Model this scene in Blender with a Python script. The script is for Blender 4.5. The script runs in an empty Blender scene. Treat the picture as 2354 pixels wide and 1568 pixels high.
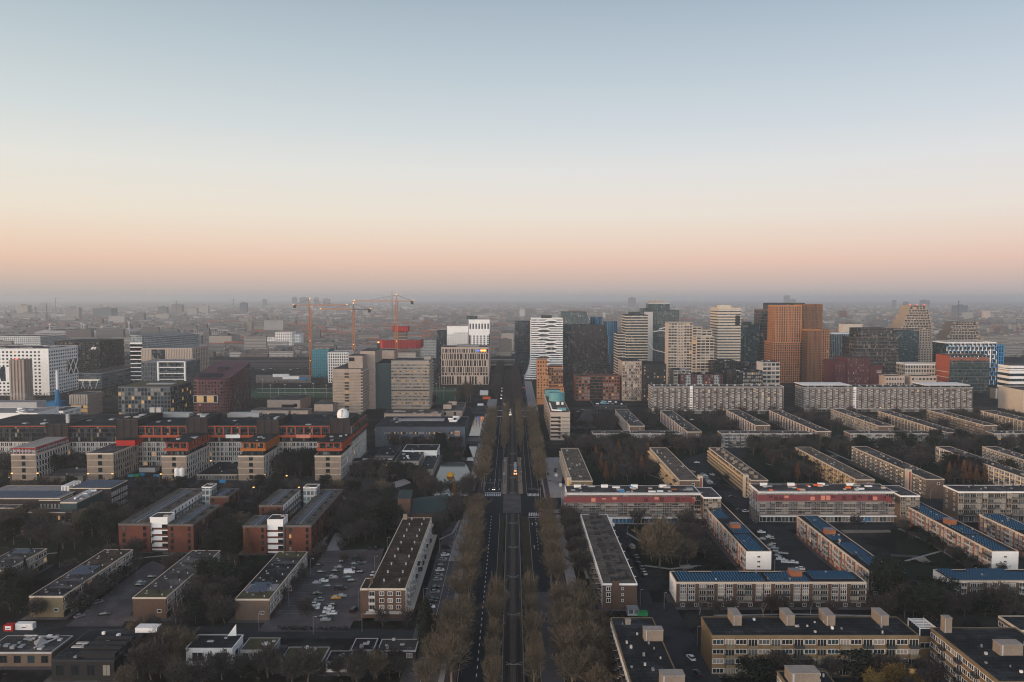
import bpy, bmesh, math, random
from mathutils import Vector, Matrix
R = math.radians
rnd = random.Random(11)
C = bpy.context.scene.collection
# ------------------------------------------------------------------ survey of the view
H, F, CX, CY, HOR = 130.0, 1830.0, 1176.5, 784.0, 683.0
PIT = math.atan((CY - HOR) / F)
cp, sp = math.cos(PIT), math.sin(PIT)
def slope(py):
    v = (CY - py) / F
    return (-sp + v * cp) / (cp + v * sp)
def dep(py, z=0.0): return (z - H) / slope(py)
def xat(px, py, Y):
    v = (CY - py) / F
    return (px - CX) / F * Y / (cp + v * sp)
def zat(py, Y): return H + Y * slope(py)
def gp(px, py, z=0.0):
    Y = dep(py, z)
    return (xat(px, py, Y), Y)
def G(l, r, yt, yb=None, h=None, yk=None, d=None, Y=None):
    """footprint and height of a box: front roof edge l..r at row yt, foot at row yb (or height h), back roof edge at row yk"""
    if Y is None:
        Y = dep(yb) if yb is not None else dep(yt, h)
    if h is None: h = zat(yt, Y)
    x0, x1 = xat(l, yt, Y), xat(r, yt, Y)
    y1 = Y + d if d is not None else max(Y + 4, dep(yk, h))
    return [x0, x1, Y, y1, 0.0, h]
# ------------------------------------------------------------------ materials
MATS = {}
def new_mat(name):
    m = bpy.data.materials.new(name); m.use_nodes = True
    nt = m.node_tree
    return m, nt, nt.nodes['Principled BSDF']
def mat(name, col, rough=.85, var=.25, scale=.25, metal=0.0, spec=None, fine=2.2, emit=None, es=0.0, patch=None):
    m, nt, p = new_mat(name)
    p.inputs['Roughness'].default_value = rough
    p.inputs['Metallic'].default_value = metal
    p.inputs['Specular IOR Level'].default_value = spec if spec is not None else (.06 if rough > .7 else .3)
    if var > 0:
        tc = nt.nodes.new('ShaderNodeTexCoord')
        n1 = nt.nodes.new('ShaderNodeTexNoise'); n1.inputs['Scale'].default_value = scale; n1.inputs['Detail'].default_value = 6
        n2 = nt.nodes.new('ShaderNodeTexNoise'); n2.inputs['Scale'].default_value = fine; n2.inputs['Detail'].default_value = 3
        nt.links.new(tc.outputs['Object'], n1.inputs['Vector']); nt.links.new(tc.outputs['Object'], n2.inputs['Vector'])
        ad = nt.nodes.new('ShaderNodeMath'); ad.operation = 'ADD'
        nt.links.new(n1.outputs['Fac'], ad.inputs[0]); nt.links.new(n2.outputs['Fac'], ad.inputs[1])
        mr = nt.nodes.new('ShaderNodeMapRange')
        mr.inputs['From Min'].default_value = .6; mr.inputs['From Max'].default_value = 1.4
        mr.inputs['To Min'].default_value = 1 - var; mr.inputs['To Max'].default_value = 1 + var
        nt.links.new(ad.outputs[0], mr.inputs['Value'])
        if patch:      # worn and stained patches with a shape of their own
            n3 = nt.nodes.new('ShaderNodeTexNoise'); n3.inputs['Scale'].default_value = patch[0]; n3.inputs['Detail'].default_value = 8; n3.inputs['Roughness'].default_value = .65
            nt.links.new(tc.outputs['Object'], n3.inputs['Vector'])
            m3 = nt.nodes.new('ShaderNodeMapRange'); m3.inputs['From Min'].default_value = .5; m3.inputs['From Max'].default_value = .58; m3.inputs['To Min'].default_value = 1; m3.inputs['To Max'].default_value = patch[1]
            nt.links.new(n3.outputs['Fac'], m3.inputs['Value'])
            mm = nt.nodes.new('ShaderNodeMath'); mm.operation = 'MULTIPLY'; nt.links.new(mr.outputs[0], mm.inputs[0]); nt.links.new(m3.outputs[0], mm.inputs[1]); mr = mm
            if 'roof' in name:      # felt seams
                bk = nt.nodes.new('ShaderNodeTexBrick'); bk.inputs['Scale'].default_value = .22; bk.inputs['Mortar Size'].default_value = .035; bk.inputs['Brick Width'].default_value = 1.6; bk.inputs['Row Height'].default_value = .5
                nt.links.new(tc.outputs['Object'], bk.inputs['Vector']); ms = nt.nodes.new('ShaderNodeMath'); ms.operation = 'MULTIPLY_ADD'; ms.inputs[1].default_value = .7; ms.inputs[2].default_value = 1; nt.links.new(bk.outputs['Fac'], ms.inputs[0])
                m4 = nt.nodes.new('ShaderNodeMath'); m4.operation = 'MULTIPLY'; nt.links.new(mm.outputs[0], m4.inputs[0]); nt.links.new(ms.outputs[0], m4.inputs[1]); mr = m4
        mx = nt.nodes.new('ShaderNodeVectorMath'); mx.operation = 'SCALE'
        mx.inputs[0].default_value = col
        nt.links.new(mr.outputs[0], mx.inputs['Scale'])
        nt.links.new(mx.outputs[0], p.inputs['Base Color'])
    else:
        p.inputs['Base Color'].default_value = (*col, 1)
    if emit:
        p.inputs['Emission Color'].default_value = (*emit, 1); p.inputs['Emission Strength'].default_value = es
    MATS[name] = m
    return m
def curtain(name, glass, frame, cw, ch, lw=.12, lh=.16, lit=.03, hi=.12, rough=.12, alt=None, spec=.35):
    """curtain wall: cells of glass of uneven tone between mullions and spandrels, some of them lit"""
    m, nt, p = new_mat(name)
    N, L = nt.nodes.new, nt.links.new
    def M(op, a, b=None, c=None):
        n = N('ShaderNodeMath'); n.operation = op
        for i, q in enumerate((a, b, c)):
            if q is None: continue
            if isinstance(q, (int, float)): n.inputs[i].default_value = q
            else: L(q, n.inputs[i])
        return n.outputs[0]
    tc = N('ShaderNodeTexCoord'); sx = N('ShaderNodeSeparateXYZ'); L(tc.outputs['Object'], sx.inputs[0])
    u = M('DIVIDE', M('ADD', sx.outputs[0], sx.outputs[1]), cw); v = M('DIVIDE', sx.outputs[2], ch)
    fu, fv = M('FLOOR', u), M('FLOOR', v)
    ru, rv = M('SUBTRACT', u, fu), M('SUBTRACT', v, fv)
    fr = M('MAXIMUM', M('LESS_THAN', ru, lw), M('LESS_THAN', rv, lh))
    cv = N('ShaderNodeCombineXYZ'); L(fu, cv.inputs[0]); L(fv, cv.inputs[1])
    wn = N('ShaderNodeTexWhiteNoise'); wn.noise_dimensions = '3D'; L(cv.outputs[0], wn.inputs['Vector'])
    rp = N('ShaderNodeValToRGB'); L(wn.outputs['Value'], rp.inputs[0])
    e = rp.color_ramp.elements
    e[0].color = (*[g * .35 for g in glass], 1); e[1].position = .62; e[1].color = (*glass, 1)
    k = e.new(.86); k.color = (*(alt or [min(1, g * 2 + .01) for g in glass]), 1)
    k = e.new(.97); k.color = (hi, hi, hi * .95, 1)
    mx = N('ShaderNodeMix'); mx.data_type = 'RGBA'
    L(fr, mx.inputs['Factor']); L(rp.outputs[0], mx.inputs[6]); mx.inputs[7].default_value = (*frame, 1)
    L(mx.outputs[2], p.inputs['Base Color'])
    L(M('ADD', M('MULTIPLY', fr, .55), rough), p.inputs['Roughness'])
    p.inputs['Specular IOR Level'].default_value = spec
    if lit:
        w2 = N('ShaderNodeTexWhiteNoise'); w2.noise_dimensions = '3D'
        c2 = N('ShaderNodeCombineXYZ'); L(M('ADD', fu, 17.3), c2.inputs[0]); L(fv, c2.inputs[1]); c2.inputs[2].default_value = 5.1
        L(c2.outputs[0], w2.inputs['Vector'])
        on = M('MULTIPLY', M('GREATER_THAN', w2.outputs['Value'], 1 - lit), M('SUBTRACT', 1.0, fr))
        p.inputs['Emission Color'].default_value = (1, .62, .26, 1)
        L(M('MULTIPLY', on, M('MULTIPLY_ADD', wn.outputs['Value'], .2, .06)), p.inputs['Emission Strength'])
    MATS[name] = m
    return m
mat('brick_brown', (.095, .062, .048)); mat('brick_dark', (.040, .034, .034)); mat('brick_red', (.115, .045, .032))
mat('brick_rust', (.26, .10, .05)); mat('brick_yellow', (.185, .128, .072)); mat('brick_tan', (.225, .185, .15)); mat('brick_mid', (.13, .095, .075))
mat('brick_olive', (.17, .135, .085)); mat('concrete', (.30, .275, .25)); mat('concrete_warm', (.34, .275, .235)); mat('concrete_dark', (.12, .115, .11))
mat('white', (.78, .77, .75), var=.10); mat('white_dim', (.42, .41, .40), var=.15); mat('cream', (.52, .45, .37), var=.12)
mat('cream_gold', (.62, .45, .27), var=.12)
mat('orange', (.30, .075, .04), var=.12); mat('orange_amber', (.36, .125, .035), var=.12); mat('salmon', (.55, .22, .15), var=.1)
mat('maroon', (.085, .030, .034)); mat('plum', (.075, .028, .034), rough=.5); mat('tan', (.44, .365, .31), var=.12)
mat('orange_stone', (.42, .195, .088), var=.18); mat('orange_dim', (.21, .10, .052), var=.18); mat('terracotta', (.24, .10, .065), var=.18)
mat('grey_panel', (.12, .135, .15), var=.12); mat('slate', (.085, .10, .12)); mat('teal_dark', (.025, .05, .055), var=.15, rough=.5)
mat('teal', (.11, .28, .30), var=.12, rough=.6); mat('teal_roof', (.026, .046, .048), rough=.7); mat('black', (.012, .012, .014), var=.15, rough=.6)
mat('dark_metal', (.03, .033, .036), rough=.5, var=.12); mat('metal', (.35, .36, .37), rough=.4, metal=.6, var=.1)
mat('roof', (.017, .020, .023), var=.7, scale=.08, rough=.9, patch=(.12, 1.9)); mat('roof_grey', (.045, .045, .047), var=.6, scale=.1, patch=(.1, 1.7)); mat('roof_brown', (.034, .027, .021), var=.6, scale=.12, patch=(.14, 1.9))
mat('roof_gravel', (.100, .090, .076), var=.4, scale=.15, patch=(.2, .6)); mat('roof_green', (.075, .072, .04), var=.4); mat('roof_light', (.22, .22, .23), var=.35)
mat('solar', (.007, .048, .090), rough=.25, var=.1, spec=.6); mat('solar_frame', (.25, .33, .42), rough=.5, var=0)
mat('solar_grey', (.06, .075, .10), rough=.3, var=.25, spec=.5)
mat('pane', (.012, .016, .019), rough=.12, var=.0, spec=.22); mat('pane_blue', (.02, .042, .052), rough=.12, var=0, spec=.3)
mat('curtain_cloth', (.22, .205, .18), rough=.5, var=.2); mat('pane_grey', (.075, .085, .09), rough=.2, var=.2)
mat('lit', (.3, .2, .1), var=0, emit=(1, .56, .2), es=.30); mat('lit_white', (.3, .3, .3), var=0, emit=(1, .86, .65), es=.7)
mat('shop_light', (.3, .2, .1), var=.0, emit=(1, .5, .15), es=.9)
mat('lamp_warm', (.3, .2, .1), var=0, emit=(1, .5, .14), es=2.2); mat('lamp_white', (.3, .3, .3), var=0, emit=(1, .9, .72), es=3.5)
mat('lamp_red', (.3, .02, .01), var=0, emit=(1, .07, .03), es=3.5); mat('lamp_orange', (.3, .1, .01), var=0, emit=(1, .30, .06), es=5.0)
mat('sign_blue', (.05, .12, .5), var=0, emit=(.1, .25, 1), es=1.0); mat('sign_cyan', (.1, .4, .6), var=0, emit=(.25, .7, 1), es=1.0)
mat('net_red', (.18, .055, .06), var=.25, rough=.8); mat('screen_red', (.31, .045, .045), var=.25); mat('stone_pale', (.33, .27, .22), var=.15); mat('net_teal', (.07, .24, .30), var=.3, rough=.8); mat('crane_yellow', (.40, .155, .06), var=.15, rough=.6)
mat('blue_paint', (.035, .17, .34), var=.1); mat('tarp_blue', (.04, .25, .52), var=.15); mat('tarp_orange', (.75, .14, .03), var=.15); mat('green_paint', (.03, .25, .08), var=.2)
mat('red_paint', (.35, .03, .025), var=.1); mat('yellow_paint', (.65, .33, .03), var=.08); mat('skin', (.45, .28, .2), var=0); mat('cloth_dark', (.03, .03, .04), var=.1)
mat('bark', (.11, .098, .086), var=.3); mat('bark_warm', (.20, .165, .12), var=.3); mat('twig', (.050, .047, .046), var=.35, scale=.5); mat('twig_warm', (.100, .082, .060), var=.4, scale=.5)
mat('twig_plum', (.054, .044, .045), var=.35, scale=.5); mat('twig_rust', (.13, .06, .03), var=.35, scale=.5); mat('twig_olive', (.16, .11, .035), var=.35, scale=.5)
mat('leaf_dark', (.016, .022, .017), var=.45, scale=.8); mat('birch', (.30, .27, .24), var=.3)
mat('car_white', (.72, .73, .74), rough=.3, var=0, spec=.5); mat('car_silver', (.30, .32, .34), rough=.3, metal=.5, var=0); mat('car_black', (.012, .013, .015), rough=.25, var=0, spec=.5)
mat('car_blue', (.03, .06, .09), rough=.3, var=0, spec=.5); mat('car_teal', (.03, .07, .08), rough=.3, var=0, spec=.5); mat('car_red', (.10, .012, .012), rough=.3, var=0); mat('car_yellow', (.62, .30, .02), rough=.3, var=0)
mat('car_green', (.012, .03, .026), rough=.35, var=0); mat('car_beige', (.34, .31, .27), rough=.4, var=0); mat('tyre', (.012, .012, .012), var=0); mat('car_glass', (.012, .016, .02), rough=.08, var=0, spec=.7)
mat('asphalt', (.036, .040, .045), var=.3, scale=.06, patch=(.09, .7)); mat('asphalt_dark', (.013, .019, .025), var=.25, scale=.06); mat('paver', (.085, .080, .083), var=.3, scale=.1, patch=(.12, 1.35)); mat('paver_light', (.29, .288, .288), var=.25, scale=.12)
mat('bike_lane', (.065, .048, .056), var=.25, scale=.1); mat('soil', (.0110, .0115, .0110), var=.5, scale=.04, patch=(.04, 2.8)); mat('grass', (.013, .021, .012), var=.5, scale=.06, patch=(.05, .55)); mat('grass_strip', (.040, .034, .022), var=.5, scale=.15)
mat('pitch', (.045, .095, .055), var=.2, scale=.03); mat('ballast', (.085, .074, .066), var=.3, scale=.2); mat('rail', (.03, .026, .024), rough=.5, metal=.4, var=.1); mat('asphalt_mid', (.075, .075, .08), var=.3, scale=.05); mat('mark', (.62, .62, .62), var=.2, scale=.6)
mat('track_strip', (.030, .027, .025), var=.3, scale=.3); mat('sand', (.24, .21, .17), var=.3, scale=.1); mat('far_wood', (.085, .082, .085), var=.3, scale=.05); mat('far_roof', (.14, .14, .145), var=.4, scale=.02); mat('far_brick', (.13, .10, .09), var=.3, scale=.02); mat('far_stone', (.27, .24, .21), var=.3, scale=.02); mat('far_ground', (.10, .10, .105), var=.5, scale=.004, fine=.02)  # far tones paled and greyed, a little distance haze put into the colour
m, nt, p = new_mat('water'); p.inputs['Base Color'].default_value = (.02, .025, .03, 1); p.inputs['Roughness'].default_value = .06; p.inputs['IOR'].default_value = 1.33; p.inputs['Specular IOR Level'].default_value = .42
nz = nt.nodes.new('ShaderNodeTexNoise'); nz.inputs['Scale'].default_value = .5; bp_ = nt.nodes.new('ShaderNodeBump'); bp_.inputs['Strength'].default_value = .08
nt.links.new(nz.outputs['Fac'], bp_.inputs['Height']); nt.links.new(bp_.outputs[0], p.inputs['Normal']); MATS['water'] = m
# curtain walls of the towers
curtain('cw_dark', (.007, .022, .029), (.010, .022, .028), 1.8, 3.6, lit=.008)
curtain('cw_green', (.012, .034, .036), (.035, .045, .047), 1.8, 3.5, lit=.02)
curtain('cw_teal', (.018, .048, .056), (.045, .062, .068), 3, 3.6, lit=.015, hi=.2)
curtain('cw_blue', (.03, .09, .15), (.04, .14, .24), 2.2, 30, lw=.25, lh=.02, lit=.0)
curtain('cw_ito', (.018, .038, .042), (.075, .09, .092), 1.6, 3.6, lw=.35, lit=.01)
curtain('cw_black', (.006, .010, .013), (.013, .016, .018), 3.0, 3.2, lw=.3, lh=.3, lit=.012, hi=.16)
curtain('cw_brown', (.008, .013, .016), (.016, .017, .019), 2.6, 3.2, lw=.34, lh=.22, lit=.02, hi=.13)
curtain('cw_glass', (.010, .022, .028), (.034, .038, .042), 2.4, 3.2, lit=.02, hi=.22, alt=(.10, .115, .12))
curtain('cw_lab', (.014, .017, .022), (.03, .03, .033), 1.6, 3.3, lit=.03, hi=.25, alt=(.06, .07, .08))
curtain('cw_pale', (.09, .12, .13), (.32, .34, .35), 2.2, 3.4, lw=.25, lh=.3, lit=.01)
curtain('cw_maroon', (.018, .013, .016), (.075, .030, .034), 3.4, 3.4, lw=.55, lh=.5, lit=.02)
curtain('cw_symph', (.03, .022, .018), (.34, .145, .062), 3.3, 3.6, lw=.36, lh=.24, lit=.006, hi=.05)
curtain('cw_symph2', (.026, .020, .017), (.20, .10, .052), 2.2, 3.6, lw=.4, lh=.2, lit=.006, hi=.05)
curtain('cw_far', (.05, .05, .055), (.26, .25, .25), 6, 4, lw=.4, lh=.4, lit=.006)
# ------------------------------------------------------------------ mesh builder
class MB:
    def __init__(s): s.v, s.f, s.m, s.mats = [], [], [], []
    def mi(s, m):
        if m not in s.mats: s.mats.append(m)
        return s.mats.index(m)
    def quad(s, pts, m):
        n = len(s.v); s.v += [tuple(p) for p in pts]; s.f.append(tuple(range(n, n + len(pts)))); s.m.append(s.mi(m))
    def box(s, x0, y0, z0, x1, y1, z1, m, bottom=True, top=None, T=None):
        n = len(s.v)
        P = [(x0, y0, z0), (x1, y0, z0), (x1, y1, z0), (x0, y1, z0), (x0, y0, z1), (x1, y0, z1), (x1, y1, z1), (x0, y1, z1)]
        s.v += [tuple(T @ Vector(p)) for p in P] if T else P
        fs = [(0, 1, 5, 4), (1, 2, 6, 5), (2, 3, 7, 6), (3, 0, 4, 7), (4, 5, 6, 7)]
        if bottom: fs.append((3, 2, 1, 0))
        i = s.mi(m); j = s.mi(top) if top else i
        for k, f in enumerate(fs): s.f.append(tuple(n + q for q in f)); s.m.append(j if k == 4 else i)
    def prism(s, poly, z0, z1, m, top=None, z1f=None):
        n, k = len(s.v), len(poly)
        s.v += [(x, y, z0) for x, y in poly] + [(x, y, z1f(x, y) if z1f else z1) for x, y in poly]
        i = s.mi(m)
        for a in range(k):
            b = (a + 1) % k; s.f.append((n + a, n + b, n + k + b, n + k + a)); s.m.append(i)
        s.f.append(tuple(range(n + k, n + 2 * k))); s.m.append(s.mi(top) if top else i)
    def tube(s, p, q, r0, r1, m, k=4):
        p, q = Vector(p), Vector(q); d = (q - p)
        if d.length < 1e-6: return
        d.normalize(); a = d.orthogonal().normalized(); b = d.cross(a); n = len(s.v); i = s.mi(m)
        for c, r in ((p, r0), (q, r1)):
            for j in range(k):
                t = 2 * math.pi * j / k; s.v.append(tuple(c + a * (r * math.cos(t)) + b * (r * math.sin(t))))
        for j in range(k):
            l = (j + 1) % k; s.f.append((n + j, n + l, n + k + l, n + k + j)); s.m.append(i)
        s.f.append(tuple(n + k + j for j in range(k))); s.m.append(i)
        s.f.append(tuple(n + k - 1 - j for j in range(k))); s.m.append(i)
    def lathe(s, c, prof, m, k=12):
        for (r0, z0), (r1, z1) in zip(prof, prof[1:]):
            n = len(s.v); i = s.mi(m)
            for r, z in ((r0, z0), (r1, z1)):
                for j in range(k):
                    t = 2 * math.pi * j / k; s.v.append((c[0] + r * math.cos(t), c[1] + r * math.sin(t), c[2] + z))
            for j in range(k):
                l = (j + 1) % k; s.f.append((n + j, n + l, n + k + l, n + k + j)); s.m.append(i)
    def mesh(s, name, smooth=False):
        me = bpy.data.meshes.new(name); me.from_pydata(s.v, [], s.f)
        for m in s.mats: me.materials.append(MATS[m])
        me.polygons.foreach_set('material_index', s.m)
        if smooth: me.polygons.foreach_set('use_smooth', [True] * len(s.f))
        me.update(); return me
    def build(s, name, parent=None, loc=None, smooth=False, rz=0):
        return ob(name, s.mesh(name, smooth), parent, loc, rz)
def ob(name, me, parent=None, loc=None, rz=0):
    o = bpy.data.objects.new(name, me); C.objects.link(o)
    if parent: o.parent = parent
    if loc is not None: o.location = loc
    if rz: o.rotation_euler = (0, 0, rz)
    return o
def tag(o, label, cat, group=None, kind=None):
    o['label'] = label; o['category'] = cat
    if group: o['group'] = group
    if kind: o['kind'] = kind
    return o
def thing(name, label, cat, loc, rz=0, group=None):
    o = ob(name, None, None, loc, rz); o.empty_display_size = .5
    return tag(o, label, cat, group)
def struct(name, mb, kind='structure', loc=None):
    o = mb.build(name, None, loc); o['kind'] = kind; return o
# ------------------------------------------------------------------ facade elements
def u_frame(b, w, h, T, fm, pm, mull=1, trans=0, t=.09, dp=.12):
    """a window: frame standing dp proud, pane 4 cm proud of the wall"""
    q = [(-w / 2, -.04, 0), (w / 2, -.04, 0), (w / 2, -.04, h), (-w / 2, -.04, h)]
    b.quad([T @ Vector(p) for p in q], pm)
    if not fm: return
    b.box(-w / 2 - t, -dp, -t, w / 2 + t, 0, 0.0, fm, T=T); b.box(-w / 2 - t, -dp, h, w / 2 + t, 0, h + t, fm, T=T)
    for x in (-w / 2 - t, w / 2): b.box(x, -dp, 0, x + t, 0, h, fm, T=T)
    for i in range(1, mull):
        x = -w / 2 + w * i / mull; b.box(x - t * .4, -dp + .02, 0, x + t * .4, -.05, h, fm, T=T)
    if trans: b.box(-w / 2, -dp + .02, h * trans - t * .4, w / 2, -.05, h * trans + t * .4, fm, T=T)
def u_balc(b, w, h, T, m, d=1.3, post=None):
    b.box(-w / 2, -d, -.18, w / 2, 0, 0, 'concrete', T=T)
    b.box(-w / 2, -d, 0, w / 2, -d + .08, h, m, T=T); b.box(-w / 2, -d + .08, 0, -w / 2 + .08, 0, h, m, T=T); b.box(w / 2 - .08, -d + .08, 0, w / 2, 0, h, m, T=T)
def u_box(b, w, h, T, m, d=.25): b.box(-w / 2, -d, 0, w / 2, 0, h, m, T=T)
def u_solar(b, w, h, T, m, tilt=.22):
    z1 = h * math.sin(tilt); y1 = h * math.cos(tilt)
    q = [(-w / 2, 0, .15), (w / 2, 0, .15), (w / 2, y1, .15 + z1), (-w / 2, y1, .15 + z1)]
    n = [(-w / 2 + .05, .06, .19), (w / 2 - .05, .06, .19), (w / 2 - .05, y1 - .05, .175 + z1), (-w / 2 + .05, y1 - .05, .175 + z1)]
    b.quad([T @ Vector(p) for p in q], 'solar_frame'); b.quad([T @ Vector(p) for p in n], m)
    b.quad([T @ Vector(p) for p in ((w / 2, y1, 0), (-w / 2, y1, 0), (-w / 2, y1, .15 + z1), (w / 2, y1, .15 + z1))], 'solar_frame')
UNITS = {'win': u_frame, 'balc': u_balc, 'box': u_box, 'solar': u_solar}
UCACHE = {}
K2 = (F / 2.298) ** 2
BLDS = []
class Vol:
    def __init__(s, b, g, wall, roof, trim, name, th, par, rname='roof'):
        s.b, s.g = b, g; x0, x1, y0, y1, z0, h = g; ox, oy = b.o
        s.x0, s.x1, s.y0, s.y1, s.z0, s.h = x0 - ox, x1 - ox, y0 - oy, y1 - oy, z0, h
        m = MB(); m.box(s.x0, s.y0, z0, s.x1, s.y1, h, wall, bottom=z0 > 0)
        s.wall = m.build(name, b.root)
        m = MB(); pt = .25
        m.box(s.x0, s.y0, h, s.x1, s.y1, h + .12, roof, bottom=False)
        s.roof = m.build(rname, b.root)
        if trim:
            m = MB(); o = .12; a, e = h - th, h + par
            for q in ((s.x0 - o, s.y0 - o, s.x1 + o, s.y0 + pt), (s.x0 - o, s.y1 - pt, s.x1 + o, s.y1 + o), (s.x0 - o, s.y0 + pt, s.x0 + pt, s.y1 - pt), (s.x1 - pt, s.y0 + pt, s.x1 + o, s.y1 - pt)):
                m.box(q[0], q[1], a, q[2], q[3], e, trim)
            m.build('roof_edge', s.roof)
    def face(s, f):
        if f == 'F': return s.x0, s.y0, 1, 0, 0.0, s.x1 - s.x0
        if f == 'L': return s.x0, s.y1, 0, -1, -math.pi / 2, s.y1 - s.y0
        return s.x1, s.y0, 0, 1, math.pi / 2, s.y1 - s.y0
    def u(s, px, py):
        """distance along the front at picture column px"""
        return xat(px, py, s.g[2]) - s.g[0]
    def el(s, name, f, u, z, w, h, unit, *args, parent=None, out=0.0):
        ox, oy, ux, uy, rz, L = s.face(f)
        nx, ny = uy, -ux
        s.b.els.setdefault((name, parent), []).append((ox + ux * u + nx * out, oy + uy * u + ny * out, z, rz, round(w, 2), round(h, 2), unit, args, f))
    def pane(s, lit=.006, cur=.22, blue=.12, base='pane'):
        q = rnd.random()
        return 'lit' if q < lit else 'curtain_cloth' if q < lit + cur else 'pane_blue' if q < lit + cur + blue else 'pane_grey' if q < lit + cur + blue + .1 else base
    def grid(s, f, n, rows, z0=None, z1=None, wf=.6, hf=.6, fm='white', mull=1, trans=0, u0=0, u1=None, skip=None, off=0.0, name='window', shift=0.0, lit=.006, cur=.2, t=.09):
        L = s.face(f)[5]; u1 = L if u1 is None else u1
        z0 = s.z0 if z0 is None else z0; z1 = s.h if z1 is None else z1
        du, dz = (u1 - u0) / n, (z1 - z0) / rows
        for j in range(rows):
            for i in range(n):
                if skip and skip(i, j): continue
                s.el(name, f, u0 + du * (i + .5) + (shift * du if j % 2 else 0), z0 + dz * (j + .5 - hf / 2) + off, du * wf, dz * hf, 'win', fm, s.pane(lit, cur), mull, trans, t)
    def bays(s, f, seq, rows, z0, z1, u0=0, u1=None, n=None, **o):
        """seq of (width, type): W white framed window, w small window, B balcony, b balcony in a recess, P pilaster, S plain, p coloured panel below a window"""
        L = s.face(f)[5]; u1 = L if u1 is None else u1
        tot = sum(q[0] for q in seq); n = n or max(1, round((u1 - u0) / tot)); k = (u1 - u0) / (n * tot); dz = (z1 - z0) / rows
        fm = o.get('fm', 'white'); rail = o.get('rail', 'concrete'); pil = o.get('pil', 'brick_dark'); lit = o.get('lit', .006); cur = o.get('cur', .25); bd = o.get('bd', 1.2)
        u = u0
        for r in range(n):
            for w, t in seq:
                w *= k; c = u + w / 2
                if t == 'P': s.el('pilaster', f, c, z0, w, z1 - z0, 'box', pil, .22)
                else:
                    for j in range(rows):
                        z = z0 + dz * j
                        if t == 'W': s.el('window', f, c, z + dz * .14, w * .9, dz * .78, 'win', fm, s.pane(lit, cur), 3 if w > 2.6 else 2, .3, .12)
                        elif t == 'w': s.el('window', f, c, z + dz * .36, w * .6, dz * .42, 'win', fm, s.pane(lit, cur), 2, 0, .1)
                        elif t == 'v': s.el('window', f, c, z + dz * .34, w * .86, dz * .46, 'win', fm, s.pane(lit, cur), 3, 0, .1)
                        elif t in 'Bb':
                            s.el('window', f, c, z + dz * .06, w * .84, dz * .78, 'win', fm, s.pane(lit, cur * .6), 3, 0, .08)
                            s.el('balcony', f, c, z, w * (.98 if t == 'b' else .92), dz * .34, 'balc', rail if rnd.random() < .8 else 'dark_metal', bd)
                        elif t == 'p':
                            s.el('window', f, c, z + dz * .42, w * .8, dz * .44, 'win', fm, s.pane(lit, cur), 2, 0, .1)
                            s.el('panel', f, c, z + dz * .06, w * .9, dz * .3, 'box', o.get('pm', 'white_dim'), .1)
                u += w
    def bands(s, faces, rows, z0, z1, hb, out, m, name='facade_band', skip0=False):
        """horizontal bands running round the visible faces, one part per floor"""
        dz = (z1 - z0) / rows
        for j in range(rows + (0 if skip0 else 1)):
            b = MB(); z = z0 + dz * j
            if 'F' in faces: b.box(s.x0 - (out if 'L' in faces else 0), s.y0 - out, z, s.x1 + (out if 'R' in faces else 0), s.y0, z + hb, m)
            if 'L' in faces: b.box(s.x0 - out, s.y0, z, s.x0, s.y1, z + hb, m)
            if 'R' in faces: b.box(s.x1, s.y0, z, s.x1 + out, s.y1, z + hb, m)
            b.build(name, s.b.root)
    def fins(s, f, n, z0, z1, w, d, m, u0=0, u1=None, name='fin'):
        L = s.face(f)[5]; u1 = L if u1 is None else u1
        for i in range(n + 1): s.el(name, f, u0 + (u1 - u0) * i / n, z0, w, z1 - z0, 'box', m, d)
    def top(s, name, fx, fy, w, d, h, m, roofm=None, z=0):
        """something standing on the roof, at fractions fx, fy of it"""
        x = s.x0 + (s.x1 - s.x0) * fx; y = s.y0 + (s.y1 - s.y0) * fy
        b = MB(); b.box(-w / 2, -d / 2, 0, w / 2, d / 2, h, m, bottom=False, top=roofm)
        return b.build(name, s.roof, (x, y, s.h + .12 + z))
    def vents(s, n, seed=0, size=(.5, 1.1), mats=('metal', 'concrete', 'white_dim', 'dark_metal'), name='roof_vent', f=(.1, .9, .08, .92)):
        r = random.Random(seed + int(abs(s.x0 * 7 + s.h * 13)))
        for i in range(n):
            w = r.uniform(*size); s.top(name, r.uniform(f[0], f[1]), r.uniform(f[2], f[3]), w, w * r.uniform(.7, 1.4), r.uniform(.4, 1.1), r.choice(mats))
    def solar(s, cells, pw=1.2, ph=2.0, m='solar', along='x'):
        """cells = (fx0, fx1, fy0, rows): rows of panels across the roof"""
        for fx0, fx1, fy0, fy1 in cells:
            X0, X1 = s.x0 + (s.x1 - s.x0) * fx0, s.x0 + (s.x1 - s.x0) * fx1; Y0, Y1 = s.y0 + (s.y1 - s.y0) * fy0, s.y0 + (s.y1 - s.y0) * fy1
            nx = max(1, int((X1 - X0) / pw)); ny = max(1, round((Y1 - Y0) / (ph * 1.12)))
            for j in range(ny):
                for i in range(nx):
                    s.b.els.setdefault(('solar_panel', s.roof), []).append((X0 + pw * (i + .5), Y0 + (Y1 - Y0) * j / ny, s.h + .13, 0.0, pw * .97, ph, 'solar', (m,), 'T'))
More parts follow.
